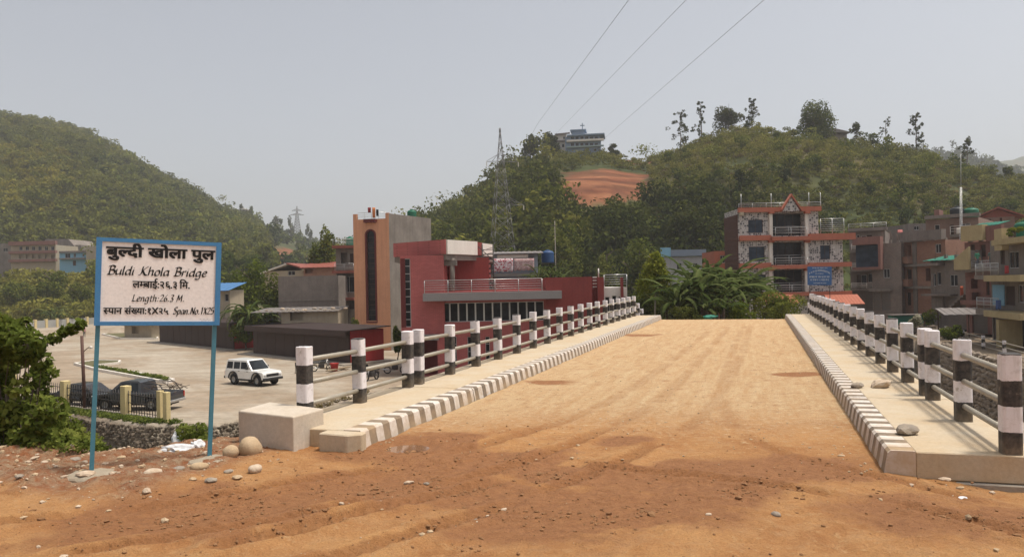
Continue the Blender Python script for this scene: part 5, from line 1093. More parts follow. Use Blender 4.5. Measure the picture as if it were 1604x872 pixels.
# traffic islands on the yard
def island(label, pts, h=.22):
    P = [G(x_, y_, PZ)[:2] for x_, y_ in pts]; t = thing('traffic_island', label, 'traffic island', (0, 0, PZ)); n = len(P)
    for i in range(n):
        a, b_ = P[i], P[(i+1) % n]; dv = (b_-a)/np.linalg.norm(b_-a); nv = np.array([-dv[1], dv[0]])*.1; MB().prism([tuple(a-nv), tuple(b_-nv), tuple(b_+nv), tuple(a+nv)], -.05, h).build('kerb', WHITEP, t)
    MB().prism([tuple(p) for p in P], -.05, h-.06).build('soil', pm('planted_soil', (.13, .11, .05), .95, (.07, .08, .03), .8, 2, 12, .3), t); return P
island('long thin planted island crossing the yard behind the dark pickup', [(117, 571), (150, 566), (188, 567), (186, 570), (150, 574), (272, 597), (262, 601), (150, 580)])
island('low paved island before the kiosk, below the sign', [(160, 524), (200, 519), (250, 524), (246, 531), (190, 531)])
# lamp post of the yard
p = G(133, 641, PZ); lp = thing('lamp_post', 'rusty slender lamp post with one small arm behind the fence', 'lamp post', (p[0], p[1], PZ)); RUST = pm('rusty_steel', (.12, .06, .045), .7, (.08, .045, .035), .6, 3, 20, .2)
MB().tube((0, 0, 0), (-.12, 0, 4.45), .11, .09, 8).build('post', RUST, lp); MB().path([(-.1, 0, 3.4), (.15, 0, 3.65), (.42, 0, 3.8)], .025, 5).build('arm', RUST, lp); MB().lathe([(.0, .0), (.09, .02), (.07, .14), (0, .16)], 10, (.42, 0, 3.66)).build('lamp', WHITEP, lp)

# ------------------------------------------------------------------ behind the red building
F = Fac(772, 80, 843, 80); zt_ = -1.; t1, H, z0 = house('tin_house', 'pale blue-grey tin house with a veranda behind the red building', 'house', F, 6, 396, zt_, pm('pale_blue_tin', (.30, .34, .40), .7, (.24, .26, .3), .5, 1, 12, .1), [('o', 778, 402, 836, 440)])
tinsheet(t1, -.5, F.L+.6, H-.1, H+.4, -.9, 6.2, TING, 20, 'roof'); slab(t1, F, 779, 399, 827, 404, .5, WHITEP, z0, 'fascia'); slab(t1, F, 768, 428, 842, 433, 1.8, TING, z0, 'lower_roof')
def blanketmat(nm, c1, c2, s):
    m, nt, b = newmat(nm); v = N(nt, 'ShaderNodeTexVoronoi'); v.inputs['Scale'].default_value = s*2; lk(nt, objc(nt), v.inputs['Vector']); lk(nt, mixc(nt, ramp(nt, v.outputs[0], .38, .5), c1, c2), b.inputs['Base Color']); b.inputs['Roughness'].default_value = .95; return m
cloth('red blanket with white pattern hung before the tin house', 773, 804, 405, 425, 78.5, blanketmat('red_blanket', (.34, .03, .05), (.6, .5, .5), 3.2), 'hanging_blanket', 'blanket', 'blankets drying on the line', 14); cloth('dusky pink patterned blanket hung right of the red one', 805, 837, 405, 423, 78.5, blanketmat('pink_blanket', (.33, .15, .16), (.45, .34, .32), 4.5), 'hanging_blanket', 'blanket', 'blankets drying on the line', 14)
p = A(858, 410, 86); tank('blue plastic water tank on a stand left of the leafy palms', (p[0], p[1], p[2]-.1), .72, 1.45, TANKB)
mb = MB()
ts = thing('tank_stand', 'steel stand under the blue water tank', 'stand', (p[0], p[1], -2.5)); 
for x_ in (-.6, .5):
    for y_ in (-.5, .5): MB().box(x_, x_+.1, y_, y_+.1, 0, p[2]+2.28).build('leg', DARKSTEEL, ts)
MB().box(-.75, .75, -.75, .75, p[2]+2.3, p[2]+2.38).build('platform', DARKSTEEL, ts)
F = Fac(1036, 128, 1105, 128); w_, H, z0 = house('blue_house', 'pale house with a blue parapet and railing behind the banana plants', 'house', F, 9, 402, -2.5, pm('pale_mauve_paint', (.42, .40, .40), .85, None, .4, 1, 12, .1, streak=.2), [('w', 1060, 412, 1068, 422, 2), ('w', 1085, 412, 1093, 422, 2)])
slab(w_, F, 1034, 388, 1050, 402, .4, BLUEP, z0, 'stair_head'); slab(w_, F, 1050, 391, 1105, 401, .5, pm('slate_blue', (.20, .24, .30), .8), z0, 'parapet')
F = Fac(1120, 92, 1142, 92); o_, H, z0 = house('orange_annex', 'small orange annex left of the clad house', 'annex', F, 6, 393, -2.6, TERRA, [('w', 1128, 400, 1136, 412, 2)])

# ------------------------------------------------------------------ far left village and hill houses
VZ = 7.3
F = Fac(-40, 240, 22, 236); v1, H, z0 = house('far_house', 'grey house with a pale roof at the left edge of the far village', 'house', F, 12, 382, VZ, DGREYPL, [('w', 5, 388, 12, 394)])
F = Fac(18, 232, 88, 232); v2, H, z0 = house('red_house', 'far three-storey dull red house with arcaded balconies in the village', 'house', F, 12, 384, VZ, CREAM, [('w', 30+10*k, 386, 35+10*k, 392) for k in range(6)]+[('o', 30+10*k, 399, 36+10*k, 405) for k in range(6)], gm=GLASS)
for y_, h_ in ((378, 6), (393, 4), (406, 4)): slab(v2, F, 17, y_, 90, y_+h_, 1.2, PINK, z0, 'red_band')
F = Fac(66, 262, 128, 262); v3, H, z0 = house('grey_hall', 'far grey hall with a sloping roof behind the red and blue houses', 'house', F, 14, 384, VZ, GREYPL)
u0, u1 = 0, F.L; MB().extr([(-.5, H), (2, H+2.2), (u1-4, H+2.0), (u1+.5, H-3.2), (u1+.5, H-3.4), (-.5, H-.3)], -.5, 14).build('roof', GREYPL, v3)
F = Fac(94, 228, 136, 228); v4, H, z0 = house('sky_blue_house', 'far two-storey sky-blue house in the village', 'house', F, 10, 395, VZ, BLUEP, [('w', 102, 397, 110, 404), ('w', 115, 397, 119, 403), ('D', 114, 408, 119, 416), ('w', 129, 397, 132, 402)])
slab(v4, F, 94, 393, 138, 396, .6, TING, z0, 'roof_edge'); slab(v4, F, 96, 404, 134, 406, 1.2, GREYPL, z0, 'balcony_slab')
F = Fac(136, 226, 168, 224); v5, H, z0 = house('beige_house', 'far beige plastered house left of the sign board', 'house', F, 10, 386, VZ, CREAM, [('w', 150, 396, 155, 402)])
hm = [WHITEP, GREYPL, CREAM]
for i, (px, py, w, d, lb) in enumerate(((378, 373, 14, 640, 'tiny white house with orange roof on the far slope'), (395, 376, 10, 640, 'tiny grey house right of the orange-roofed one'), (408, 374, 8, 650, 'tiny pale house in the middle of the far slope'), (422, 378, 9, 630, 'tiny white house lowest right on the far slope'), (381, 331, 12, 680, 'tiny long white house on the far ridge'), (270, 378, 12, 520, 'tiny white roof just above the sign board'), (330, 380, 9, 520, 'tiny pale house above the right end of the sign board'))):
    p = A(px, py, d); ww = w*d/FPX; zt2 = float(tz(np.array([p[0]]), np.array([d]))[0]); t = thing('hill_house', lb, 'house', (p[0], d, zt2)); hh = max(p[2]-zt2, 3)+1.5
    MB().box(-ww/2, ww/2, 0, 6, 0, hh).build('wall', hm[i % 3], t); MB().extr([(-ww/2-.5, hh), (ww/2+.5, hh), (0, hh+1.6)], -.5, 6.5).build('roof', (TERRA, TING, TING, WHITEP, WHITEP, WHITEP, TING)[i], t)
    MB().box(-ww*.1, ww*.1, -.06, -.003, 0, 2).build('door', FRAMED, t)
# hill-top church
Fh = Fac(890, 292, 945, 290); zc_ = Fh.uz(918, 243)[1]-1.5; GB = pm('slate_blue_paint', (.23, .30, .39), .8, (.17, .22, .29), .4, .5, 5, .1)
ch_, H, z0 = house('church', 'slate-blue church with a cross on the roof at the top of the hill', 'church', Fh, 10, 213, zc_, GB, [('w', 894+7.5*k, 214, 899+7.5*k, 218) for k in range(7)]+[('w', 894+7.5*k, 224, 899+7.5*k, 229) for k in range(7)]+[('w', 915, 233, 919, 237), ('w', 930, 233, 934, 237)])
slab(ch_, Fh, 888, 219, 946, 222, 1.5, WHITEP, z0, 'balcony_band'); slab(ch_, Fh, 888, 229, 946, 231, 1.3, pm('pale_green_band', (.3, .38, .36), .8), z0, 'balcony_band'); slab(ch_, Fh, 888, 211, 947, 213, 1.6, GB, z0, 'roof_edge', back=9)
u0, u1, w0, w1 = Fh.rect(896, 203, 915, 212); MB().box(u0, u1, .5, 6, H, H+2.2).build('stair_head', GB, ch_); MB().box(u0-.7, u1+.7, -.3, 6.6, H+2.203, H+2.6).build('stair_roof', GB, ch_)
xc = Fh.uz(912, 200)[0]; mb = MB(); mb.box(xc-.15, xc+.15, 1, 1.3, H+2.603, H+5.2); mb.box(xc-.85, xc+.85, 1.005, 1.295, H+4.1, H+4.4); mb.build('cross', GB, ch_)
Fh2 = Fac(872, 300, 892, 298); c2, H, z0 = house('white_house', 'white house adjoining the hill-top church on its left', 'house', Fh2, 9, 211, zc_-1, WHITEP, [('w', 882, 214, 886, 218), ('w', 880, 226, 884, 231)]); slab(c2, Fh2, 870, 220, 892, 222, .6, GREYPL, z0, 'band'); slab(c2, Fh2, 870, 209, 893, 211, .8, GREYPL, z0, 'roof_edge')
Fr = Fac(1300, 238, 1332, 238); zq = Fr.uz(1315, 219)[1]-2; rh, H, z0 = house('ridge_house', 'small open-sided house on the ridge beside the big tree', 'house', Fr, 6, 207, zq, GREYPL, [('o', 1312, 206, 1324, 212), ('o', 1302, 206, 1310, 212)]); MB().extr([(-1, H), (Fr.L*.3, H+1.2), (Fr.L+1, H-.2), (Fr.L+1, H-.35), (-1, H-.15)], -.8, 6.8).build('roof', TING, rh)
Fr = Fac(1022, 282, 1040, 282); zq = Fr.uz(1030, 252)[1]-1.5; sh_, H, z0 = house('ridge_hut', 'low pale hut in the saddle of the ridge', 'hut', Fr, 5, 244, zq, CREAM, [('w', 1028, 246, 1032, 250)]); p = A(1018, 250, 281); tank('dark water tank beside the hut in the saddle', (p[0], p[1], zq), 1.1, 2.8, TANKK)
# ================================================================== STONE BANKS
def wallstones(name, pts, ztop, zbot, size, mat, lean=.12):
    P_, S_ = [], []
    for (x0, y0), (x1, y1) in zip(pts[:-1], pts[1:]):
        L = math.hypot(x1-x0, y1-y0); nu = int(L/size/.82); nv = int((ztop-zbot)/size/.72); nx, ny = (y1-y0)/L, -(x1-x0)/L
        for j in range(nv):
            for i in range(nu):
                t = (i+.5*(j % 2)+RNG.uniform(-.25, .25))/nu; z = ztop-(j+.5+RNG.uniform(-.2, .2))*size*.72; k = lean*(ztop-z)+RNG.uniform(-.05, .05)
                X, Y = x0+(x1-x0)*t+nx*k, y0+(y1-y0)*t+ny*k; P_.append((*b2w(X, Y), z)); S_.append(size*RNG.uniform(.8, 1.25))
    return scatter(name, np.array(P_), np.array(S_), mat, 1, .85)
RIV = pm('river_stone', (.36, .29, .22), .9, (.20, .16, .125), 1.0, 2.5, 30, .4); RIVD = pm('dark_river_stone', (.20, .155, .115), .9, (.10, .085, .06), 1.0, 2.0, 30, .4)
wallstones('stone_bank', [(14.1, 78), (14.75, 60), (15.35, 34), (21.5, 26.2)], -3.3, -8.6, .42, RIV, .17)
wallstones('stone_bank', [(-46, 36.2), (-31.5, 32.3), (-26.8, 32.9), (-24.4, 46), (-22.4, 53.2)], -4.8, -8.2, .26, RIVD, .16)
x = RNG.uniform(-40, 60, 5000); y = RNG.uniform(14, 80, 5000); X, Y = w2b(x, y); ii, ff = river(X, Y); k = ii & (ff > .2); scatter('river_gravel', np.c_[x[k], y[k], tz(x[k], y[k])+.05], RNG.uniform(.1, .45, k.sum()), RIV)
# boulder edge of the yard near the red building
P_ = np.array([(*b2w(-24.2+RNG.uniform(-.5, .6)+.14*t, 40+t), PZ-.1+RNG.uniform(0, .25)) for t in np.linspace(0, 13, 90)]); scatter('edge_boulders', P_, RNG.uniform(.3, .65, 90), RIV)

# ================================================================== VEGETATION
LEAF_FAR = leafmat('hillside_leaves', (.048, .058, .012), (.105, .118, .022), (.22, .205, .045), .3)
LEAF_L = leafmat('sal_forest_leaves', (.066, .074, .016), (.115, .125, .026), (.19, .185, .040), .32)
LEAF_SCR = leafmat('scrub_leaves', (.06, .068, .016), (.125, .132, .028), (.24, .22, .055), .32)
LEAF_MID = leafmat('tree_leaves', (.032, .046, .010), (.078, .10, .020), (.17, .18, .036), .32)
LEAF_DRK = leafmat('dark_tree_leaves', (.026, .036, .009), (.058, .070, .016), (.12, .128, .03), .28)
LEAF_YEL = leafmat('yellow_green_leaves', (.06, .085, .014), (.13, .16, .022), (.24, .245, .04), .38)
LEAF_NEAR = leafmat('bush_leaves', (.055, .075, .016), (.125, .16, .032), (.24, .26, .06), .45)
LEAF_BAN = leafmat('banana_leaves', (.026, .040, .011), (.056, .078, .022), (.15, .17, .065), .3)
LEAF_SIL = leafmat('ridge_tree_leaves', (.024, .032, .011), (.052, .062, .018), (.11, .115, .035), .28)
LEAF_DRY = leafmat('dry_scrub', (.08, .06, .025), (.14, .105, .045), (.22, .17, .08), .25)
BARK = pm('bark', (.13, .10, .075), .95, (.08, .06, .045), .7, 4, 30, .5); BARKP = pm('pale_bark', (.36, .32, .26), .9, (.25, .21, .16), .6, 4, 30, .3)
def leafcloud(C, R, n, size, tint, up=.25, asp=.55):
    """C (m,3) clump centres, R (m,3) radii, n leaves each -> rhombus leaves through each clump's volume"""
    m = len(C); C = np.repeat(C, n, 0); R = np.repeat(R, n, 0); T = np.repeat(tint, n); N_ = m*n
    d = RNG.normal(size=(N_, 3)); d /= np.linalg.norm(d, axis=1)[:, None]; r = (.45+.55*RNG.random((N_, 1))**.6)
    Pp = C+d*R*r
    nrm = d*.6+RNG.normal(size=(N_, 3))*.75+np.array([0, 0, up]); nrm /= np.linalg.norm(nrm, axis=1)[:, None]
    a = np.cross(nrm, RNG.normal(size=(N_, 3))); a /= np.linalg.norm(a, axis=1)[:, None]; b = np.cross(nrm, a)
    s = (size if np.ndim(size) == 0 else np.repeat(size, n)[:, None])*RNG.uniform(.6, 1.3, (N_, 1)); a = a*s*.5; b = b*s*.5*asp
    V = np.stack([Pp+a, Pp+b, Pp-a, Pp-b], 1).reshape(-1, 3)
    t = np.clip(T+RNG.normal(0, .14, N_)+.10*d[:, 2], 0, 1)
    return V, np.repeat(t, 4)
def leaves(name, parts, mat, parent=None):
    V = np.concatenate([p[0] for p in parts]); t = np.concatenate([p[1] for p in parts]); Q_ = np.arange(len(V)).reshape(-1, 4)
    return npmesh(name, V, Q_, mat, parent, {'tint': t})
def clumps(c, rx, rz, k, rr=.42):
    d = RNG.normal(size=(k, 3)); d /= np.linalg.norm(d, axis=1)[:, None]; q = RNG.random((k, 1))**.5*.72
    C = np.array(c)+d*q*np.array([rx, rx, rz]); s = rr*RNG.uniform(.65, 1.25, (k, 1)); return C, s*np.array([rx, rx, rz*.85])

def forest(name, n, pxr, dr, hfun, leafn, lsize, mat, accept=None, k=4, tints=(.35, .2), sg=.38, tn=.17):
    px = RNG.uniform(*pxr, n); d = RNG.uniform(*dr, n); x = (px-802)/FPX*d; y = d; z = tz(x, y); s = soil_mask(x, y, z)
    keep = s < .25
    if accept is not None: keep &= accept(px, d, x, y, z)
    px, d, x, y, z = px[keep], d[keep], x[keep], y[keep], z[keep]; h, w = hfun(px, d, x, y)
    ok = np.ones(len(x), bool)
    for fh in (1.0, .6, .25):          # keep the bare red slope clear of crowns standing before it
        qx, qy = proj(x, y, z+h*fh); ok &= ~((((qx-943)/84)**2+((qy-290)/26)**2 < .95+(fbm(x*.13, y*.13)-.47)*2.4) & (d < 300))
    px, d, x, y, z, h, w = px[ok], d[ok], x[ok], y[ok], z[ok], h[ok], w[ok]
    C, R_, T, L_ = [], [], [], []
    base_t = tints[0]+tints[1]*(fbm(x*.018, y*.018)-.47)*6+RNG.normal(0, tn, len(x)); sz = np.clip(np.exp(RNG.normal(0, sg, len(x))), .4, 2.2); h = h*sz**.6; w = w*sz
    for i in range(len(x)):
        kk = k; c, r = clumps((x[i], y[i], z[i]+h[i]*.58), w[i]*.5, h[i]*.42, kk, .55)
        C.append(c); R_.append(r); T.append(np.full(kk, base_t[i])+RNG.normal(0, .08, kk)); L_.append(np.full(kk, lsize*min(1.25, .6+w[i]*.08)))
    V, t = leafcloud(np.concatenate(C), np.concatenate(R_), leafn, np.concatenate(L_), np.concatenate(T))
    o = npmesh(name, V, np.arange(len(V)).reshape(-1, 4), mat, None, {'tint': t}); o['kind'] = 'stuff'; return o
def u(a, b, n): return RNG.uniform(a, b, n)
# wooded left hill and its lighter spur
forest('hill_forest', 3000, (-90, 520), (270, 640), lambda p, d, x, y: (u(7, 12, len(p)), u(7, 11, len(p))), 58, 1.25, LEAF_L, lambda p, d, x, y, z: (z > 1.5) & (p < np.interp(d, [270, 640], [430, 400])) & ~((d > 222) & (d < 275)), 3, (.5, .16), .20, .09)
forest('hill_forest', 330, (-90, 118), (318, 425), lambda p, d, x, y: (u(7, 11, len(p)), u(7, 11, len(p))), 60, 1.1, leafmat('spur_leaves', (.085, .082, .014), (.165, .150, .024), (.26, .23, .04), .35), lambda p, d, x, y, z: z > 12, 3, (.5, .16), .2, .09)
forest('hill_forest', 1200, (150, 640), (330, 1000), lambda p, d, x, y: (u(6, 11, len(p)), u(6, 10, len(p))), 26, 2.0, LEAF_MID, lambda p, d, x, y, z: (z > 3) & (d > 300), 3, (.45, .2))
# right hill: trees on its left flank and foot, scrub on the rest
forest('hill_forest', 950, (520, 900), (150, 320), lambda p, d, x, y: (u(6, 11, len(p)), u(5, 9, len(p))), 40, 1.0, LEAF_FAR, lambda p, d, x, y, z: ~((p > 860) & (d > 225)), 4, (.5, .25))
forest('hill_forest', 700, (820, 1250), (134, 215), lambda p, d, x, y: (u(5, 9.5, len(p)), u(5, 9, len(p))), 50, .85, LEAF_DRK, lambda p, d, x, y, z: (RNG.random(len(p)) < np.where(p < 1020, np.interp(d, [134, 170, 215], [1, .8, .25]), np.interp(d, [134, 168, 196], [1, .6, 0]))*np.interp(p, [1090, 1250], [1, .1])), 4, (.5, .25))
forest('hill_scrub', 5200, (840, 1700), (134, 305), lambda p, d, x, y: (u(1.2, 3.6, len(p)), u(2.2, 4.8, len(p))), 30, .58, LEAF_SCR, lambda p, d, x, y, z: (p > 1010) | (d > 225), 3, (.52, .22), .28, .14)
forest('hill_forest', 90, (1020, 1680), (140, 262), lambda p, d, x, y: (u(3.5, 6.5, len(p)), u(3.5, 7, len(p))), 60, .62, LEAF_MID, None, 5, (.5, .3))
forest('dry_scrub', 1300, (900, 1700), (150, 305), lambda p, d, x, y: (u(.8, 2, len(p)), u(2, 4, len(p))), 22, .6, LEAF_DRY, lambda p, d, x, y, z: fbm(x*.05+9, y*.05) > .5, 2)
forest('far_ridge_trees', 900, (1330, 1660), (640, 990), lambda p, d, x, y: (u(9, 15, len(p)), u(7, 11, len(p))), 20, 2.4, LEAF_DRK, None, 2)
# thicket between the yard wall and the far village
forest('thicket', 460, (-80, 240), (162, 203), lambda p, d, x, y: (u(2.2, 4.6, len(p)), u(3.5, 6.5, len(p))), 60, .75, LEAF_FAR, None, 4, (.55, .25))
forest('thicket', 200, (150, 430), (150, 235), lambda p, d, x, y: (u(4, 8, len(p)), u(4, 8, len(p))), 50, .8, LEAF_MID, lambda p, d, x, y, z: (p < 425), 4, (.45, .22))
forest('thicket', 150, (770, 1130), (95, 136), lambda p, d, x, y: (u(2.5, 5, len(p)), u(3, 6, len(p))), 60, .6, LEAF_DRK, lambda p, d, x, y, z: (p > 845) & ~((p > 1025) & (p < 1110) & (d < 132)), 4, (.5, .25))

def limbs(mb, base, top, r0, n, spread, rng):
    """tapered trunk with limbs"""
    b, t = Vector(base), Vector(top); pts = [b+(t-b)*k/5+Vector((rng.uniform(-1, 1), rng.uniform(-1, 1), 0))*(t-b).length*.02*(k > 0) for k in range(6)]
    mb.path(pts, [r0*(1-.15*k) for k in range(6)], 7)
    for k in range(n):
        s = pts[2+k % 4]; a = rng.uniform(0, 6.28); e_ = s+Vector((math.cos(a)*spread, math.sin(a)*spread, rng.uniform(.3, 1)*spread)); mb.path([s, s.lerp(e_, .5)+Vector((0, 0, -.05*spread)), e_], [r0*.45, r0*.3, r0*.12], 5)
def tree(name, label, px, py_top, py_base, d, wpx, mat, leafn=2200, lsize=.5, group=None, shape='round', bark=None, zbase=None, cat='tree', nclump=14, crown0=.25, tint=.5):
    b = A(px, py_base, d); t = A(px, py_top, d); H = t[2]-b[2]; w = wpx*d/FPX; zb_ = b[2] if zbase is None else zbase
    gz = float(tz(np.array([b[0]]), np.array([d]))[0]); zb_ = min(zb_, gz) if zbase is None else zbase; H = t[2]-zb_
    o = thing(name, label, cat, (b[0], d, zb_), 0, group); rng = random.Random(int(px*7+d)); mb = MB()
    if shape == 'round':
        limbs(mb, (0, 0, -.3), (0, 0, H*.72), max(.06, H*.02), 7, w*.28, rng)
        C, R_ = clumps((0, 0, H*(crown0+(1-crown0)*.5)), w*.5, H*(1-crown0)*.5, nclump, .4)
    elif shape == 'tufts':      # lopped ridge trees: bare stem with separate leaf tufts
        limbs(mb, (0, 0, -.3), (w*.05, 0, H*.97), max(.08, H*.018), 0, 1, rng); C = []; R_ = []
        for k in range(nclump):
            t_ = crown0+(1-crown0)*(k+.6)/nclump; a = rng.uniform(0, 6.28); rr_ = w*rng.uniform(.10, .55)*(1.15-.55*t_); c = (math.cos(a)*rr_, math.sin(a)*rr_, H*t_); C.append(c); q = w*rng.uniform(.09, .23); R_.append((q*rng.uniform(.8, 1.4), q, q*rng.uniform(.8, 1.3))); mb.tube((w*.05*t_, 0, H*t_*.93), c, H*.006, H*.003, 4)
        C = np.array(C); R_ = np.array(R_); C = np.repeat(C, 4, 0)+RNG.normal(0, .75, (len(C)*4, 3))*np.repeat(R_, 4, 0); R_ = np.repeat(R_, 4, 0)*RNG.uniform(.35, .8, (len(C), 1))
    else:                        # 'cone': narrow upright crown
        limbs(mb, (0, 0, -.3), (0, 0, H*.9), max(.06, H*.016), 5, w*.25, rng); t_ = RNG.random(nclump)**.8; a = RNG.random(nclump)*6.28; rad = w*.34*(1-.75*t_); C = np.c_[np.cos(a)*rad, np.sin(a)*rad, H*(crown0+(1-crown0)*t_*.95)]; q = w*.24*(1-.5*t_); R_ = np.c_[q, q, q*1.3]
    mb.build('trunk', bark or BARK, o)
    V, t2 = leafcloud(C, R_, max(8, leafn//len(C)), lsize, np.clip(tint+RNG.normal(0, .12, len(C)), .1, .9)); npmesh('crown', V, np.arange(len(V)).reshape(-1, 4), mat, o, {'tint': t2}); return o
RG = 'trees standing on the right-hand ridge'
tree('ridge_tree', 'tall lumpy tree, leftmost on the ridge, with a thin side stem', 1066, 175, 240, 268, 26, LEAF_SIL, 2550, .48, RG, 'tufts', nclump=15, crown0=.2)
tree('ridge_tree', 'slim tree with a ball of leaves on top and a low tuft', 1098, 160, 222, 262, 22, LEAF_SIL, 1870, .48, RG, 'tufts', nclump=11, crown0=.15)
tree('ridge_tree', 'broad rounded tree on the highest part of the ridge', 1142, 164, 212, 256, 52, LEAF_SIL, 3400, .7, RG, 'round', crown0=.1)
tree('ridge_tree', 'narrow upright tree right of the broad rounded one', 1178, 155, 210, 255, 24, LEAF_SIL, 2380, .48, RG, 'tufts', nclump=16, crown0=.12)
tree('ridge_tree', 'largest tree of the ridge, dense and tall, left of the ridge house', 1280, 148, 246, 235, 60, LEAF_MID, 9000, .62, RG, 'round', nclump=36, crown0=.06, tint=.45)
tree('ridge_tree', 'small umbrella tree right of the ridge house', 1342, 189, 224, 238, 26, LEAF_SIL, 500, .7, RG, 'round', nclump=10, crown0=.4)
tree('ridge_tree', 'nearly bare twiggy tree on the ridge', 1388, 186, 236, 237, 17, LEAF_SIL, 260, .6, RG, 'tufts', nclump=9, crown0=.25)
tree('ridge_tree', 'tall slender tree with separate leaf tufts on the ridge', 1436, 176, 246, 232, 22, LEAF_SIL, 1700, .48, RG, 'tufts', nclump=12, crown0=.2)
tree('ridge_tree', 'slender forked tree on the lower right ridge', 1515, 218, 276, 226, 22, LEAF_SIL, 1360, .48, RG, 'tufts', nclump=9, crown0=.45)
tree('ridge_tree', 'small round tree at the right end of the ridge', 1577, 258, 290, 222, 20, LEAF_MID, 700, .7, RG, 'round', nclump=7, crown0=.1)
tree('ridge_tree', 'dark leafy tree left of the hill-top church', 832, 199, 256, 296, 36, LEAF_SIL, 2400, .9, 'trees beside the church', 'round', nclump=14, crown0=.1)
tree('ridge_tree', 'dark leafy tree nearest the hill-top church', 861, 201, 254, 294, 34, LEAF_SIL, 2400, .9, 'trees beside the church', 'round', nclump=14, crown0=.1)
tree('ridge_tree', 'low spiky shrub right of the hill-top church', 962, 224, 246, 288, 26, LEAF_SIL, 700, .9, None, 'round', nclump=8, crown0=.1)
for px, pt, pb, w, lb in ((378, 310, 334, 8, 'thin tree left of the pair on the far left ridge'), (393, 318, 335, 12, 'bushy tree right of the pair on the far left ridge'), (304, 290, 316, 12, 'lone tree sticking out of the left hill flank'), (432, 330, 352, 22, 'clump-like dark tree on the far saddle'), (455, 335, 358, 14, 'tall dark tree right of the saddle clump'), (484, 344, 372, 12, 'tree at the right end of the far saddle')):
    tree('far_tree', lb, px, pt, pb, 690, w, LEAF_DRK, 400, 1.8, 'trees on the far left ridge', 'round', nclump=7, crown0=.1)
tree('mango_tree', 'tall dense green tree left of the orange tower', 506, 341, 425, 125, 46, LEAF_MID, 6500, .5, None, 'round', nclump=26, crown0=.08, zbase=-3, tint=.55)
tree('yard_tree', 'broad yellowish-green tree behind the small palm', 392, 400, 470, 112, 70, LEAF_YEL, 5500, .45, None, 'round', nclump=24, crown0=.05, zbase=-4, tint=.3)
tree('yard_tree', 'leafy tree right of the small palm, before the grey wall', 425, 420, 500, 94, 40, LEAF_MID, 3600, .4, None, 'round', nclump=18, crown0=.05, zbase=PZ, tint=.6)
tree('low_bush', 'light green bush behind the dark market sheds', 385, 470, 505, 90, 60, LEAF_YEL, 4000, .32, None, 'round', nclump=18, crown0=0, zbase=PZ, cat='bush', tint=.4)
tree('low_bush', 'small bush at the foot of the orange tower', 560, 490, 508, 82, 24, LEAF_MID, 1300, .3, None, 'round', nclump=9, crown0=0, zbase=PZ, cat='bush', tint=.7)
tree('low_bush', 'small tree between the red shed end and the red building', 624, 508, 575, 72, 18, LEAF_YEL, 1600, .3, None, 'round', nclump=10, crown0=.1, zbase=PZ, tint=.4)
tree('hill_tree', 'bright yellow-green tree at the foot of the pylon', 798, 366, 415, 105, 34, LEAF_YEL, 3200, .4, None, 'round', nclump=15, crown0=.05, zbase=-2, tint=.35)
tree('hill_tree', 'rounded light green tree below the red soil patch', 885, 345, 400, 135, 70, LEAF_MID, 4200, .6, 'trees at the foot of the hill', 'round', nclump=20, crown0=.05, tint=.8)
tree('hill_tree', 'pale round tree between dark ones below the slope', 950, 358, 405, 128, 44, LEAF_MID, 3000, .5, 'trees at the foot of the hill', 'round', nclump=16, crown0=.05, tint=.75)
tree('hill_tree', 'olive green spreading tree left of the blue parapet house', 1000, 362, 430, 120, 90, LEAF_MID, 5200, .55, 'trees at the foot of the hill', 'round', nclump=24, crown0=.05, tint=.6)
tree('hill_tree', 'dark broad tree above the blue parapet house', 1085, 310, 395, 150, 90, LEAF_DRK, 5000, .7, 'trees at the foot of the hill', 'round', nclump=24, crown0=.05, tint=.5)
tree('hill_tree', 'dark broad tree below the right end of the soil patch', 975, 305, 380, 165, 80, LEAF_DRK, 5000, .7, 'trees at the foot of the hill', 'round', nclump=24, crown0=.05, tint=.5)
for px, py, w, lb in ((30, 455, 60, 'spreading bush at the left edge before the far village'), (80, 440, 60, 'olive bush below the far red house'), (120, 465, 50, 'round bush above the boundary wall beside the sign')):
    tree('thicket_bush', lb, px, py-28, py+45, 172, w, LEAF_MID, 3200, .6, 'bushes above the boundary wall', 'round', nclump=16, crown0=0, cat='bush', tint=.65)
# beyond the bridge end
tree('young_tree', 'young bright green tree with a pale slender trunk at the bridge end', 1027, 398, 503, 52, 60, LEAF_YEL, 4600, .20, None, 'cone', BARKP, nclump=34, crown0=.48, zbase=-.6, tint=.65)
tree('low_bush', 'dark leafy bush behind the young tree trunk', 1010, 440, 505, 58, 70, LEAF_MID, 3800, .22, None, 'round', nclump=20, crown0=0, zbase=-2, cat='bush', tint=.5)
tree('low_bush', 'bright yellow-green shrub at the middle of the bridge end', 1150, 466, 512, 49.5, 76, LEAF_YEL, 3600, .17, None, 'round', nclump=20, crown0=0, zbase=-.9, cat='bush', tint=.3)
tree('low_bush', 'feathery green bush at the right end of the bridge', 1218, 452, 512, 51.5, 88, LEAF_MID, 5200, .17, None, 'round', nclump=26, crown0=0, zbase=-1, cat='bush', tint=.75)
tree('low_bush', 'dark leafy shrub before the left banana plants', 1072, 476, 512, 47.2, 60, LEAF_DRK, 2600, .18, None, 'round', nclump=18, crown0=0, zbase=-.8, cat='bush', tint=.5)
tree('low_bush', 'dark undergrowth below the banana plants', 1080, 450, 515, 57, 120, LEAF_DRK, 5200, .22, None, 'round', nclump=24, crown0=0, zbase=-1.6, cat='bush', tint=.5)
tree('low_bush', 'green shrub beside the debris before the brick houses', 1455, 482, 505, 78, 34, LEAF_YEL, 1600, .2, None, 'round', nclump=12, crown0=0, zbase=-3.4, cat='bush', tint=.35)
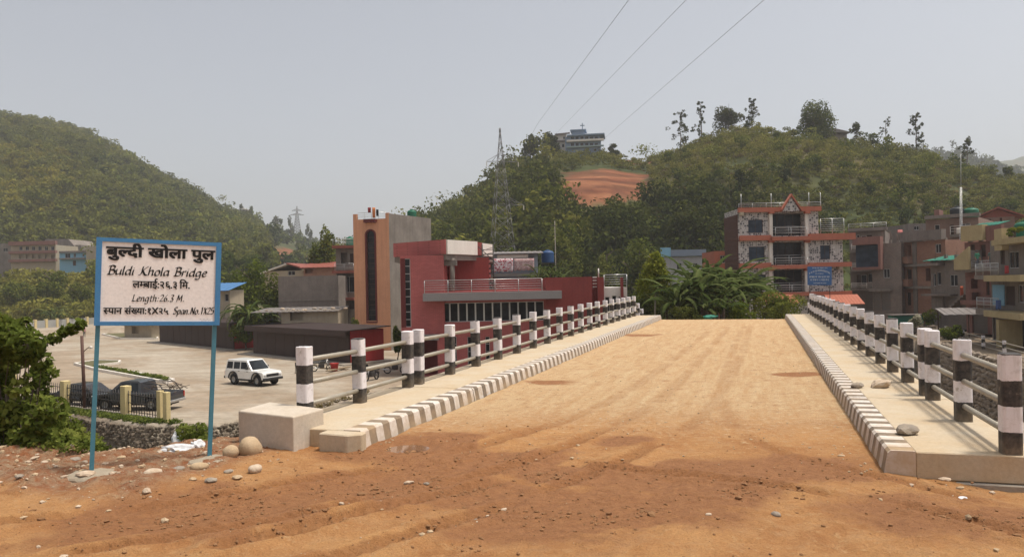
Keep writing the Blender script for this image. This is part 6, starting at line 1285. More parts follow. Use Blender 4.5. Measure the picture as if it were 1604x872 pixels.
tree('low_bush', 'flat yellow-green shrub below the grey stair house', 1492, 503, 525, 64, 42, LEAF_YEL, 1800, .2, None, 'round', nclump=12, crown0=0, zbase=-3.4, cat='bush', tint=.35)
tree('low_bush', 'pale flowering bush beside the turquoise stall', 1431, 488, 505, 74, 26, leafmat('flowering_leaves', (.06, .08, .02), (.2, .2, .1), (.6, .56, .45), .3), 1200, .18, None, 'round', nclump=9, crown0=0, zbase=-3.4, cat='bush', tint=.55)
tree('roof_plant', 'potted creeper on the yellow house terrace', 1590, 352, 372, 57, 24, LEAF_YEL, 500, .18, None, 'round', nclump=7, crown0=0, cat='plant', zbase=float(A(1590, 372, 57)[2]))

# banana and palm-like plants
def blade(mb_v, mb_f, mb_t, base, az, L, w, lift, droop, tint, rib=9, cut=True):
    o = len(mb_v); dx, dy = math.cos(az), math.sin(az); px_, py_ = -dy, dx; el = lift; p = np.array(base, float); rows = []
    for i in range(rib+1):
        t = i/rib; ww = w*(math.sin(min(1, t*1.35+.12)*math.pi*.5)*(1-t**3.2))*.5+.01
        rows.append((p.copy(), ww, el)); st_ = L/rib; p = p+np.array([dx*math.cos(el), dy*math.cos(el), math.sin(el)])*st_; el -= droop/rib*(.5+1.2*t)
    for c, ww, e_ in rows:
        sag = ww*.45; mb_v += [(c[0]+px_*ww, c[1]+py_*ww, c[2]-sag), (c[0], c[1], c[2]), (c[0]-px_*ww, c[1]-py_*ww, c[2]-sag)]; mb_t += [tint-.08, tint+.25, tint]
    for i in range(rib):
        a = o+3*i; b_ = a+3
        if not cut or random.random() > .12: mb_f.append((a, a+1, b_+1, b_))
        if not cut or random.random() > .12: mb_f.append((a+1, a+2, b_+2, b_+1))
def banana(label, px, py_base, d, H, n, spread=1., zb_=None, group='banana plants', name='banana_plant', mat=None, w=.55, stem=.13, dro=1.7, ns=3, low=.30):
    b = A(px, py_base, d); z = b[2] if zb_ is None else zb_; o = thing(name, label, 'plant', (b[0], d, z), 0, group)
    for s in range(ns):
        a0 = 6.28*s/ns+px; off = .55 if ns > 1 else 0; bx, by = off*math.cos(a0), off*math.sin(a0); hs = H*random.uniform(low, low+.18)
        MB().path([(bx, by, -.2), (bx*1.1, by*1.1, hs*.5), (bx*1.2, by*1.2, hs)], [stem, stem*.8, stem*.5], 8).build('stem', BARK, o)
        m = n//ns
        for k in range(m):
            v, f, t = [], [], []; az = a0+6.28*k*.618; q = k/m; blade(v, f, t, (bx*1.2, by*1.2, hs-.1-.15*hs*q), az, H*random.uniform(.55, .75)*spread, w*random.uniform(.8, 1.15), random.uniform(.8, 1.4)*(1-.45*q), dro*random.uniform(.7, 1.2)+.6*q, random.uniform(.3, .62)-.25*(random.random() < .15))
            npmesh('leaf', np.array(v), np.array(f), mat or LEAF_BAN, o, {'tint': np.clip(np.array(t), 0, 1)})
    return o
banana('large banana plant in the middle of the clump past the bridge', 1110, 505, 52, 5.9, 45, 1.0, -.9, w=0.58)
banana('banana plant left in the clump, leaning over the undergrowth', 1072, 505, 50, 5.0, 42, 1.0, -.9, w=0.51)
banana('banana plant right in the clump, before the clad house', 1152, 500, 56, 6.0, 45, 1.0, -1.1, w=0.58)
banana('tall banana plant behind the clump', 1128, 500, 62, 7.6, 45, .85, -1.5, w=0.62)
banana('low banana plant at the front of the clump', 1118, 507, 48.5, 2.8, 33, 1.0, -.7, w=0.39)
banana('banana plant partly behind the young tree', 1056, 490, 60, 5.2, 42, .9, -1.6, w=0.55)
banana('banana plant standing highest behind the yellow-green shrub', 1098, 495, 58, 6.6, 45, .9, -1.2, w=0.62)
banana('banana plant between the tall one and the clad house', 1172, 490, 64, 5.6, 42, .9, -1.6, w=0.58)
for px, py, d, H, lb in ((392, 480, 90, 6.4, 'arching date palm before the yellowish tree'), ): banana(lb, px, py, d, H, 48, 1.1, -3.6, None, 'small_palm', LEAF_BAN, .42, .16, 2.6)
for px, py, d, H, lb in ((852, 440, 72, 4.2, 'left of two leafy palms behind the red roof wall'), (872, 440, 73, 4.0, 'right of two leafy palms behind the red roof wall')): banana(lb, px, py, d, H, 27, 1.0, float(A(px, 440, d)[2])-1.2, 'palms behind the red wall', 'small_palm', LEAF_BAN, .25, .1, 2.0)
banana('drooping leafy plant in the thicket beside the sign', 85, 500, 150, 6.5, 24, 1.0, -4.5, None, 'small_palm', LEAF_BAN, .5, .16, 2.2)

# near bush at the left edge, with real leaf shapes on twigs
def near_bush(name, label, centres, nleaf, lsize, mat, base, tint=.5, cat='bush'):
    o = thing(name, label, cat, base); mb = MB(); rng = random.Random(8); parts = []
    last = None
    for c, r in centres:
        c = np.array(c)-np.array(base); n = max(4, int(nleaf*r*r))
        if r < .115 and last is not None and np.linalg.norm(last-c) < .6: mb.tube(tuple(last), tuple(c), .008, .006, 5)
        else: mb.path([tuple(c*.35+np.array([0, 0, -.3])), tuple(c*.7+np.array([rng.uniform(-.1, .1), 0, -.08])), tuple(c)], [.012, .008, .003], 5)
        last = c
        for k in range(5): a = RNG.normal(size=3); a /= np.linalg.norm(a); mb.tube(tuple(c), tuple(c+a*r*.85), .006, .002, 4)
        parts.append(leafcloud(c[None], np.array([[r, r, r*.85]]), n, lsize, np.array([np.clip(tint+rng.uniform(-.22, .22), .1, .9)]), .5, .62))
    mb.build('branches', BARK, o); leaves('foliage', parts, mat, o); return o
rng = random.Random(21); base = G(-10, 700); cs = []
for k in range(95):
    t = rng.random(); py = 500+205*t; half = np.interp(py, [495, 530, 560, 600, 650, 700], [16, 42, 66, 72, 95, 120]); px = rng.uniform(-90, half); d = rng.uniform(10.6, 12.6)
    c = A(px, py, d); cs.append((c, rng.uniform(.14, .27)))
for px, py in ((60, 545), (75, 535), (88, 528), (100, 520), (112, 515), (125, 508), (48, 520), (40, 505)): cs.append((A(px, py, 11.4), .10))
near_bush('leafy_bush', 'large leafy green bush at the left edge of the verge', cs, 4300, .10, LEAF_NEAR, (float(A(10, 690, 11.6)[0]), 11.6, -.5), .5)
cs = []
for k in range(46):
    px = rng.uniform(60, 150); py = np.interp(px, [60, 100, 150], [640, 655, 690])+rng.uniform(0, 1)*(715-np.interp(px, [60, 100, 150], [640, 655, 690])); cs.append((A(px, py, rng.uniform(11.5, 14)), rng.uniform(.12, .22)))
near_bush('leafy_bush', 'low bright green bush right of the large one, behind the sign post', cs, 2800, .095, LEAF_NEAR, (float(A(105, 700, 12.5)[0]), 12.5, -.9), .72)
cs = [(A(rng.uniform(285, 322), rng.uniform(662, 705), rng.uniform(16, 18)), rng.uniform(.14, .24)) for k in range(16)]
near_bush('leafy_bush', 'small weedy bush between the sign posts and the stone bank', cs, 3000, .09, LEAF_NEAR, (float(A(303, 715, 17)[0]), 17., float(A(303, 715, 17)[2])), .5)
# creeping weeds along the verge edge and over the far stone bank
def weeds(name, label_none, n, pf, size, mat, r, ln):
    C = np.array([pf() for _ in range(n)]); V, t = leafcloud(C, np.tile(np.array([[r, r, r*.6]]), (n, 1)), ln, size, np.clip(RNG.normal(.45, .18, n), .05, .95), .5, .6); o = npmesh(name, V, np.arange(len(V)).reshape(-1, 4), mat, None, {'tint': t}); o['kind'] = 'stuff'
def verge_edge():
    X = RNG.uniform(-13, -8.6); Y = 8.15+RNG.uniform(-.1, 1.2)+.12*(X+9); x, y = b2w(X, Y); return (x, y, float(tz(np.array([x]), np.array([y]))[0])+.08)
weeds('verge_weeds', 0, 300, verge_edge, .06, LEAF_NEAR, .16, 40)
def bank_slope():
    X = RNG.uniform(-15, -8.8); Y = RNG.uniform(8.8, 12.5); x, y = b2w(X, Y); return (x, y, float(tz(np.array([x]), np.array([y]))[0])+.12)
weeds('bank_weeds', 0, 420, bank_slope, .09, LEAF_MID, .26, 40)
def far_bank():
    t = RNG.random()**1.6; X = -60+29*t; Y = np.interp(X, [-60, -46, -31.5, -29], [39.8, 36.2, 32.2, 32.4])+RNG.uniform(-.9, .4); x, y = b2w(X, Y); return (x, y, RNG.uniform(-6.9, -4.7) if X < -37.5 else RNG.uniform(-7.8, -6.6))
weeds('bank_creepers', 0, 330, far_bank, .17, LEAF_MID, .5, 60)
def far_grass():
    t = RNG.random(); X = -44+14.5*t; Y = np.interp(X, [-46, -31.5, -29], [36.7, 32.9, 33])+RNG.uniform(0, .8); x, y = b2w(X, Y); return (x, y, -4.72)
weeds('bank_grass', 0, 260, far_grass, .13, LEAF_NEAR, .22, 34)
def isl():
    t = RNG.random(); a = G(150+112*t, 577+20*t, PZ); return (a[0]+RNG.uniform(-.3, .3), a[1]+RNG.uniform(-.3, .3), PZ+.25)
weeds('island_weeds', 0, 90, isl, .16, LEAF_NEAR, .22, 26)
def yard_edge():
    X = -24.6+RNG.uniform(-.6, .4); Y = RNG.uniform(34, 46); x, y = b2w(X, Y); return (x, y, PZ+.05)
weeds('yard_edge_grass', 0, 60, yard_edge, .12, LEAF_DRY, .2, 24)
# ================================================================== VEHICLES
RUB = pm('tyre_rubber', (.018, .018, .018), .85, None, .3, 5, 30, .2); RIMM = pm('wheel_rim', (.38, .37, .35), .45, None, .3, 5, 30, 0, metal=.5); BLKP = pm('black_plastic', (.025, .025, .026), .6, None, .3, 5, 30, .05); CGLASS = glassmat('car_glass', (.012, .015, .018), .06)
LAMPM = pm('lamp_lens', (.7, .7, .68), .15, None, .1, 5, 20, 0, spec=.6); TAILM = pm('tail_lens', (.4, .02, .015), .2, None, .1, 5, 20, 0, spec=.6)
def paint(nm, c, rough=.25):
    m, nt, b = newmat(nm); p = pos(nt); col = mixc(nt, ramp(nt, noise(nt, p, 2.2, 6), .45, .8), c, tuple(x*.75+.05*y for x, y in zip(c, (.5, .38, .25)))); lk(nt, col, b.inputs['Base Color']); b.inputs['Roughness'].default_value = rough; b.inputs['Coat Weight'].default_value = .3; b.inputs['Coat Roughness'].default_value = .1; return m
def wheel(root, x, y, r, w):
    t = MB(); sy = 1 if y > 0 else -1
    t.lathe([(r*.55, -w/2), (r*.92, -w/2), (r, -w/2+.03), (r, w/2-.03), (r*.92, w/2), (r*.55, w/2)], 22, (0, 0, 0), 'y'); o = t.build('wheel', RUB, root); o.location = (x, y, r)
    m = MB(); m.lathe([(0, sy*(w/2-.06)), (r*.2, sy*(w/2-.05)), (r*.22, sy*(w/2-.08)), (r*.5, sy*(w/2-.09)), (r*.56, sy*(w/2-.01)), (r*.56, sy*(w/2-.14))], 18, (0, 0, 0), 'y'); m.build('rim', RIMM, o); return o
def arch(cx, r, z0, n=8): return [(cx+r*math.cos(math.pi*k/n), z0+r*math.sin(math.pi*k/n)) for k in range(n+1)]
def poly3(mb, pts): mb.add(pts, [tuple(range(len(pts)))])
def car(name, label, cat, loc, rz, body, low, cab, hw, hwt, zbelt, ztop, wheels, wr, wins, extras, ww=.22):
    """low/cab: side profiles (x,z); wins: polygons (x,z) on the cabin side"""
    root = thing(name, label, cat, loc, rz); wf = lambda x, z: hw-(.06 if z < .4 else 0)
    MB().extr(low, -1, 1, lambda x, z: wf(x, z)).build('body', body, root, bevel=.05, segs=3)
    cw = lambda z: hw-.03-(hw-.03-hwt)*max(0, min(1, (z-zbelt)/(ztop-zbelt)))
    MB().extr(cab, -1, 1, lambda x, z: cw(z)).build('cabin', body, root, bevel=.045, segs=3)
    for s in (-1, 1):
        for pl in wins: m = MB(); poly3(m, [(x, s*(cw(z)+.006), z) for x, z in (pl if s < 0 else pl[::-1])]); m.build('side_window', CGLASS, root)
    for i, x in enumerate(wheels):
        for s in (-1, 1): wheel(root, x, s*(hw-ww*.5-.01), wr, ww)
    return root, cw
WHITEC = paint('white_car_paint', (.74, .73, .69)); DGC = paint('dark_grey_car_paint', (.035, .040, .046), .3)
p = G(375, 602, PZ)
low = [(-.95, .5), (-.9, .95), (-.88, 1.12), (2.3, 1.12), (3.28, 1.02), (3.36, .82), (3.36, .48)]+arch(2.62, .46, .42)[0:]+arch(0, .46, .42)
low = [(3.36, .48), (3.36, .86), (3.28, 1.03), (2.25, 1.12), (-.92, 1.12), (-.98, .9), (-.98, .48)]+arch(0, .45, .46)[::-1]+arch(2.62, .45, .46)[::-1]
cab = [(-.93, 1.10), (-.84, 1.80), (-.70, 1.86), (1.35, 1.86), (1.48, 1.80), (2.12, 1.10)]
wins = [[(-.80, 1.2), (-.1, 1.2), (-.1, 1.70), (-.72, 1.70)], [(.02, 1.2), (.72, 1.2), (.72, 1.70), (.02, 1.70)], [(.82, 1.2), (1.72, 1.2), (1.40, 1.70), (.82, 1.70)]]
suv, cw = car('white_off_roader', 'boxy white off-road vehicle parked on the yard, partly behind a railing post', 'car', (p[0], p[1]+.75, PZ+.0), math.radians(-33), WHITEC, low, cab, .86, .72, 1.1, 1.86, (0, 2.62), .40, wins, None, .25)
m = MB(); poly3(m, [(1.52, -.66, 1.77), (1.52, .66, 1.77), (2.09, .76, 1.17), (2.09, -.76, 1.17)][::-1]); 
mw = MB(); off = .012; mw.add([(1.50+off*1.5, -.62, 1.78+off), (1.50+off*1.5, .62, 1.78+off), (2.06+off*1.5, .74, 1.16+off), (2.06+off*1.5, -.74, 1.16+off)], [(3, 2, 1, 0)]); mw.build('windscreen', CGLASS, suv)
MB().quad((-.895, -.62, 1.74), (-.895, .62, 1.74), (-.965, .7, 1.2), (-.965, -.7, 1.2)).build('rear_window', CGLASS, suv)
MB().box(3.32, 3.50, -.86, .86, .45, .62).build('front_bumper', BLKP, suv, bevel=.03); MB().box(-1.12, -.95, -.86, .86, .45, .62).build('rear_bumper', BLKP, suv, bevel=.03)
MB().box(3.345, 3.375, -.55, .55, .70, .90).build('grille', BLKP, suv)
for s in (-1, 1):
    MB().lathe([(0, .03), (.10, .02), (.11, -.02)], 14, (0, 0, 0), 'y').build('headlight', LAMPM, suv).matrix_basis = Matrix.Translation((3.36, s*.68, .82)) @ Matrix.Rotation(-math.pi/2, 4, 'Z')
    MB().box(-1.0, -.975, s*.78-.06, s*.78+.06, .72, .98).build('tail_light', TAILM, suv)
    MB().box(1.62, 1.72, s*.93-.09, s*.93+.09, 1.2, 1.38).build('mirror', BLKP, suv, bevel=.02)
    for x_ in (0, 2.62):
        mb = MB(); a1, a2 = arch(x_, .47, .46, 10), arch(x_, .56, .46, 10)
        for k in range(10):
            ys = sorted((s*.84, s*.905)); mb.add([(a1[k][0], ys[0], a1[k][1]), (a1[k+1][0], ys[0], a1[k+1][1]), (a2[k+1][0], ys[0], a2[k+1][1]), (a2[k][0], ys[0], a2[k][1]), (a1[k][0], ys[1], a1[k][1]), (a1[k+1][0], ys[1], a1[k+1][1]), (a2[k+1][0], ys[1], a2[k+1][1]), (a2[k][0], ys[1], a2[k][1])], [(0, 1, 2, 3), (7, 6, 5, 4), (0, 4, 5, 1), (2, 6, 7, 3), (1, 5, 6, 2), (3, 7, 4, 0)])
        mb.build('wheel_flare', BLKP, suv)
    ys = sorted((s*.80, s*.92)); MB().box(.5, 2.1, ys[0], ys[1], .36, .43).build('side_step', BLKP, suv)
    for x_ in (.6, 1.0+.55): MB().box(x_, x_+.16, s*.872-.012, s*.872+.012, 1.02, 1.05).build('door_handle', BLKP, suv)
sp = MB(); sp.lathe([(0, -.1), (.3, -.1), (.36, -.06), (.36, .06), (.3, .1), (0, .1)], 20, (0, 0, 0), 'y'); o = sp.build('spare_wheel', RUB, suv); o.matrix_basis = Matrix.Translation((-1.09, .1, 1.0)) @ Matrix.Rotation(math.pi/2, 4, 'Z')
MB().box(-.8, 3.1, -.6, .6, .32, .5).build('underbody', BLKP, suv)
# dark pickup behind the fence, facing left
p = G(262, 641, PZ)
low = [(3.85, .45), (3.85, .82), (3.6, .98), (2.55, 1.06), (-1.05, 1.06), (-1.12, .85), (-1.12, .45)]+arch(0, .45, .45)[::-1]+arch(2.95, .45, .45)[::-1]
cab = [(.62, 1.04), (.72, 1.66), (.9, 1.76), (1.75, 1.76), (2.0, 1.70), (2.75, 1.06), (2.75, 1.04)]
wins = [[(.80, 1.12), (1.30, 1.12), (1.30, 1.64), (.86, 1.64)], [(1.38, 1.12), (2.42, 1.12), (1.90, 1.62), (1.38, 1.64)]]
pk, cw = car('pickup_truck', 'dark grey pickup parked behind the iron bar fence', 'pickup', (p[0]-.6, p[1]+.3, PZ), math.radians(172), DGC, low, cab, .88, .70, 1.04, 1.76, (0, 2.95), .38, wins, None, .24)
mw = MB(); mw.add([(2.04, -.62, 1.69), (2.04, .62, 1.69), (2.72, .76, 1.11), (2.72, -.76, 1.11)], [(3, 2, 1, 0)]); mw.build('windscreen', CGLASS, pk)
MB().box(-1.0, .55, -.72, .72, 1.0, 1.07).build('bed_floor', BLKP, pk); MB().path([(-.9, -.78, 1.06), (-.5, -.78, 1.55), (.5, -.78, 1.62)], .03, 6).build('roll_bar', BLKP, pk); MB().path([(-.9, .78, 1.06), (-.5, .78, 1.55), (.5, .78, 1.62)], .03, 6).build('roll_bar', BLKP, pk)
MB().box(3.80, 3.92, -.8, .8, .42, .62).build('front_bumper', BLKP, pk, bevel=.03); MB().box(-1.22, -1.1, -.8, .8, .45, .6).build('rear_bumper', STEEL, pk, bevel=.02)
for s in (-1, 1):
    MB().box(3.70, 3.86, s*.66-.16, s*.66+.16, .74, .90).build('headlight', LAMPM, pk, bevel=.03); MB().box(-1.135, -1.11, s*.78-.06, s*.78+.06, .7, 1.0).build('tail_light', TAILM, pk); MB().box(2.2, 2.32, s*.95-.1, s*.95+.1, 1.14, 1.32).build('mirror', BLKP, pk, bevel=.02)
MB().box(-.9, 3.6, -.6, .6, .3, .48).build('underbody', BLKP, pk)
ld = MB(); rg = random.Random(5)
for k in range(26): a = Vector((rg.uniform(-1.5, .3), rg.uniform(-.6, .6), rg.uniform(1.1, 1.5))); b_ = a+Vector((rg.uniform(-.9, .9), rg.uniform(-.4, .4), rg.uniform(-.1, .4))); ld.tube(a, b_, .025, .015, 5)
o = ld.build('bundle_of_branches', BARK); o.matrix_world = Matrix.Translation(pk.location) @ Matrix.Rotation(pk.rotation_euler.z, 4, 'Z'); tag(o, 'tangle of dark branches loaded on the bed of the pickup', 'branches')
# low dark car left of it
p = G(147, 638, PZ)
low = [(3.4, .35), (3.4, .62), (3.1, .76), (2.3, .86), (-.75, .90), (-.85, .7), (-.85, .35)]+arch(0, .36, .33)[::-1]+arch(2.55, .36, .33)[::-1]
cab = [(-.55, .86), (.05, 1.34), (.25, 1.40), (1.2, 1.40), (1.4, 1.36), (2.2, .86)]; wins = [[(-.1, .95), (.65, .95), (.65, 1.32), (.22, 1.32)], [(.72, .95), (1.85, .95), (1.32, 1.32), (.72, 1.32)]]
sd, cw = car('dark_car', 'low dark car behind the fence, left of the pickup', 'car', (p[0]-.5, p[1]+1.0, PZ), math.radians(165), paint('black_car_paint', (.02, .02, .022)), low, cab, .82, .62, .86, 1.40, (0, 2.55), .31, wins, None, .2)
mw = MB(); mw.add([(1.44, -.56, 1.345), (1.44, .56, 1.345), (2.17, .7, .91), (2.17, -.7, .91)], [(3, 2, 1, 0)]); mw.build('windscreen', CGLASS, sd)
for s in (-1, 1): MB().box(3.3, 3.42, s*.6-.14, s*.6+.14, .55, .68).build('headlight', LAMPM, sd, bevel=.02)
# motorcycles
def motorcycle(label, px, py, rz, col):
    p = G(px, py, PZ); t = thing('motorcycle', label, 'motorcycle', (p[0], p[1], PZ), rz, 'motorcycles by the red building'); bm_ = paint('motorbike_paint_'+str(px), col, .3)
    for x_ in (0, 1.28):
        w = MB(); w.lathe([(.22, -.04), (.27, -.05), (.30, -.02), (.30, .02), (.27, .05), (.22, .04)], 18, (0, 0, 0), 'y'); o = w.build('wheel', RUB, t); o.location = (x_, 0, .3)
        s_ = MB()
        for k in range(6): a = math.pi*k/3; s_.tube((0, 0, 0), (.23*math.cos(a), 0, .23*math.sin(a)), .012, None, 4)
        s_.build('spokes', RIMM, o)
    MB().path([(1.28, -.07, .3), (1.0, -.07, .95)], .025, 6).path([(1.28, .07, .3), (1.0, .07, .95)], .025, 6).build('fork', STEEL, t)
    MB().path([(.9, -.36, 1.02), (1.0, -.1, .98), (1.0, .1, .98), (.9, .36, 1.02)], .016, 6).build('handlebar', BLKP, t)
    MB().extr([(.45, .70), (.52, .88), (.8, .93), (.98, .85), (.95, .70)], -.14, .14).build('fuel_tank', bm_, t, bevel=.05, segs=2); MB().extr([(-.35, .80), (-.3, .90), (.1, .80), (.46, .78), (.46, .70), (-.2, .72)], -.13, .13).build('seat', BLKP, t, bevel=.03)
    MB().box(.35, .85, -.15, .15, .3, .66).build('engine', DARKSTEEL, t, bevel=.05); MB().tube((.5, -.17, .3), (-.35, -.2, .38), .045, .06, 8).build('exhaust', STEEL, t); MB().path([(0, -.1, .3), (.4, -.08, .4)], .025, 5).path([(0, .1, .3), (.4, .08, .4)], .025, 5).build('swing_arm', DARKSTEEL, t)
    MB().lathe([(0, .06), (.08, .05), (.09, -.04), (0, -.06)], 12, (0, 0, 0), 'y').build('headlight', LAMPM, t).matrix_basis = Matrix.Translation((1.1, 0, .92)) @ Matrix.Rotation(-math.pi/2, 4, 'Z')
    for x_ in (0, 1.28):
        f_ = MB(); a1, a2 = arch(x_, .33, .32, 8), arch(x_, .35, .32, 8)
        for k in range(1, 7): f_.add([(a1[k][0], -.07, a1[k][1]), (a1[k+1][0], -.07, a1[k+1][1]), (a1[k+1][0], .07, a1[k+1][1]), (a1[k][0], .07, a1[k][1]), (a2[k][0], -.07, a2[k][1]), (a2[k+1][0], -.07, a2[k+1][1]), (a2[k+1][0], .07, a2[k+1][1]), (a2[k][0], .07, a2[k][1])], [(0, 1, 2, 3), (7, 6, 5, 4), (0, 4, 5, 1), (2, 6, 7, 3)])
        f_.build('mudguard', bm_, t)
    return t
motorcycle('black motorcycle with a white front, facing the camera by the railing', 590, 594, math.radians(-115), (.02, .02, .022)); motorcycle('dark green motorcycle seen from the side near the red shed end', 607, 585, math.radians(5), (.015, .05, .045)); motorcycle('dark motorcycle standing beside the red box on the yard', 492, 582, math.radians(10), (.03, .028, .028))
# plastic chairs, red crate, plank
def chair(label, px, py, rz):
    p = G(px, py, PZ); t = thing('plastic_chair', label, 'chair', (p[0], p[1], PZ), rz, 'dark plastic chairs on the yard')
    MB().box(-.24, .24, -.24, .24, .42, .46).build('seat', BLKP, t, bevel=.015); MB().extr([(-.24, .46), (-.30, .9), (-.26, .9), (-.20, .46)], -.22, .22).build('backrest', BLKP, t)
    for x_ in (-.22, .22):
        for y_ in (-.22, .22): MB().tube((x_*1.1, y_*1.1, 0), (x_*.95, y_*.95, .42), .025, None, 6).build('leg', BLKP, t)
    for y_ in (-.24, .24): MB().path([(-.24, y_, .65), (.22, y_, .66), (.22, y_, .46)], .022, 5).build('armrest', BLKP, t)
chair('dark plastic chair beside the first railing post, left of the pair', 469, 584, 1.2); chair('dark plastic chair close behind the first one', 475, 582, 2.0); chair('dark plastic chair under the upper rail near the motorcycles', 574, 587, 1.5)
p = G(524, 581, PZ); t = thing('red_bucket', 'red plastic bucket standing on the yard', 'bucket', (p[0], p[1], PZ)); MB().lathe([(0, 0), (.26, 0), (.36, .62), (.40, .64), (.40, .68), (.34, .68), (.25, .05), (0, .05)], 18).build('pail', pm('red_plastic', (.42, .03, .025), .45), t); MB().path([(-.38, 0, .66), (-.2, 0, .86), (.2, 0, .86), (.38, 0, .66)], .012, 5).build('handle', DARKSTEEL, t)
for i, (a, b_) in enumerate((((480, 576), (543, 579)), ((512, 584), (548, 577)))):
    pa, pb = G(*a, PZ), G(*b_, PZ); o = MB().box(0, float(np.linalg.norm(pb-pa)), -.12, .12, 0, .1).build('timber_beam', pm('weathered_timber', (.35, .27, .18), .9)); o.location = (pa[0], pa[1], PZ+.02+.11*i); o.rotation_euler = (0, 0, math.atan2(pb[1]-pa[1], pb[0]-pa[0])); tag(o, ('long timber beam lying before the dark shed', 'shorter timber beam lying across near the bucket')[i], 'beam', 'timber beams on the yard')
# white plastic sheet and rag on the verge, white sack on the bank
def crumple(label, px, py, d, sx, sy, sz, name, mat, seed, z=None):
    p = G(px, py) if d is None else A(px, py, d); me = rockmesh(seed, 3, 1, .5); me.materials.append(mat); o = bpy.data.objects.new(name, me); COL.objects.link(o); o.location = (float(p[0]), float(p[1]), float(p[2] if z is None else z)); o.scale = (sx, sy, sz); return tag(o, label, 'litter')
PLW = pm('white_plastic_sheet', (.66, .66, .66), .5, (.5, .5, .52), .5, 6, 30, .2)
crumple('crumpled white plastic sheet at the edge of the verge', 283, 711, None, .42, .22, .12, 'plastic_sheet', PLW, 61, .06); crumple('white plastic bag right of the crumpled sheet', 308, 708, None, .18, .16, .14, 'plastic_bag', PLW, 62, .08); crumple('torn white rag hanging on the stony bank', 283, 690, 17.5, .3, .25, .5, 'rag', PLW, 63); crumple('white scrap of paper by the right bridge end', 1515, 771, None, .16, .08, .05, 'paper_scrap', PLW, 64, -.06)

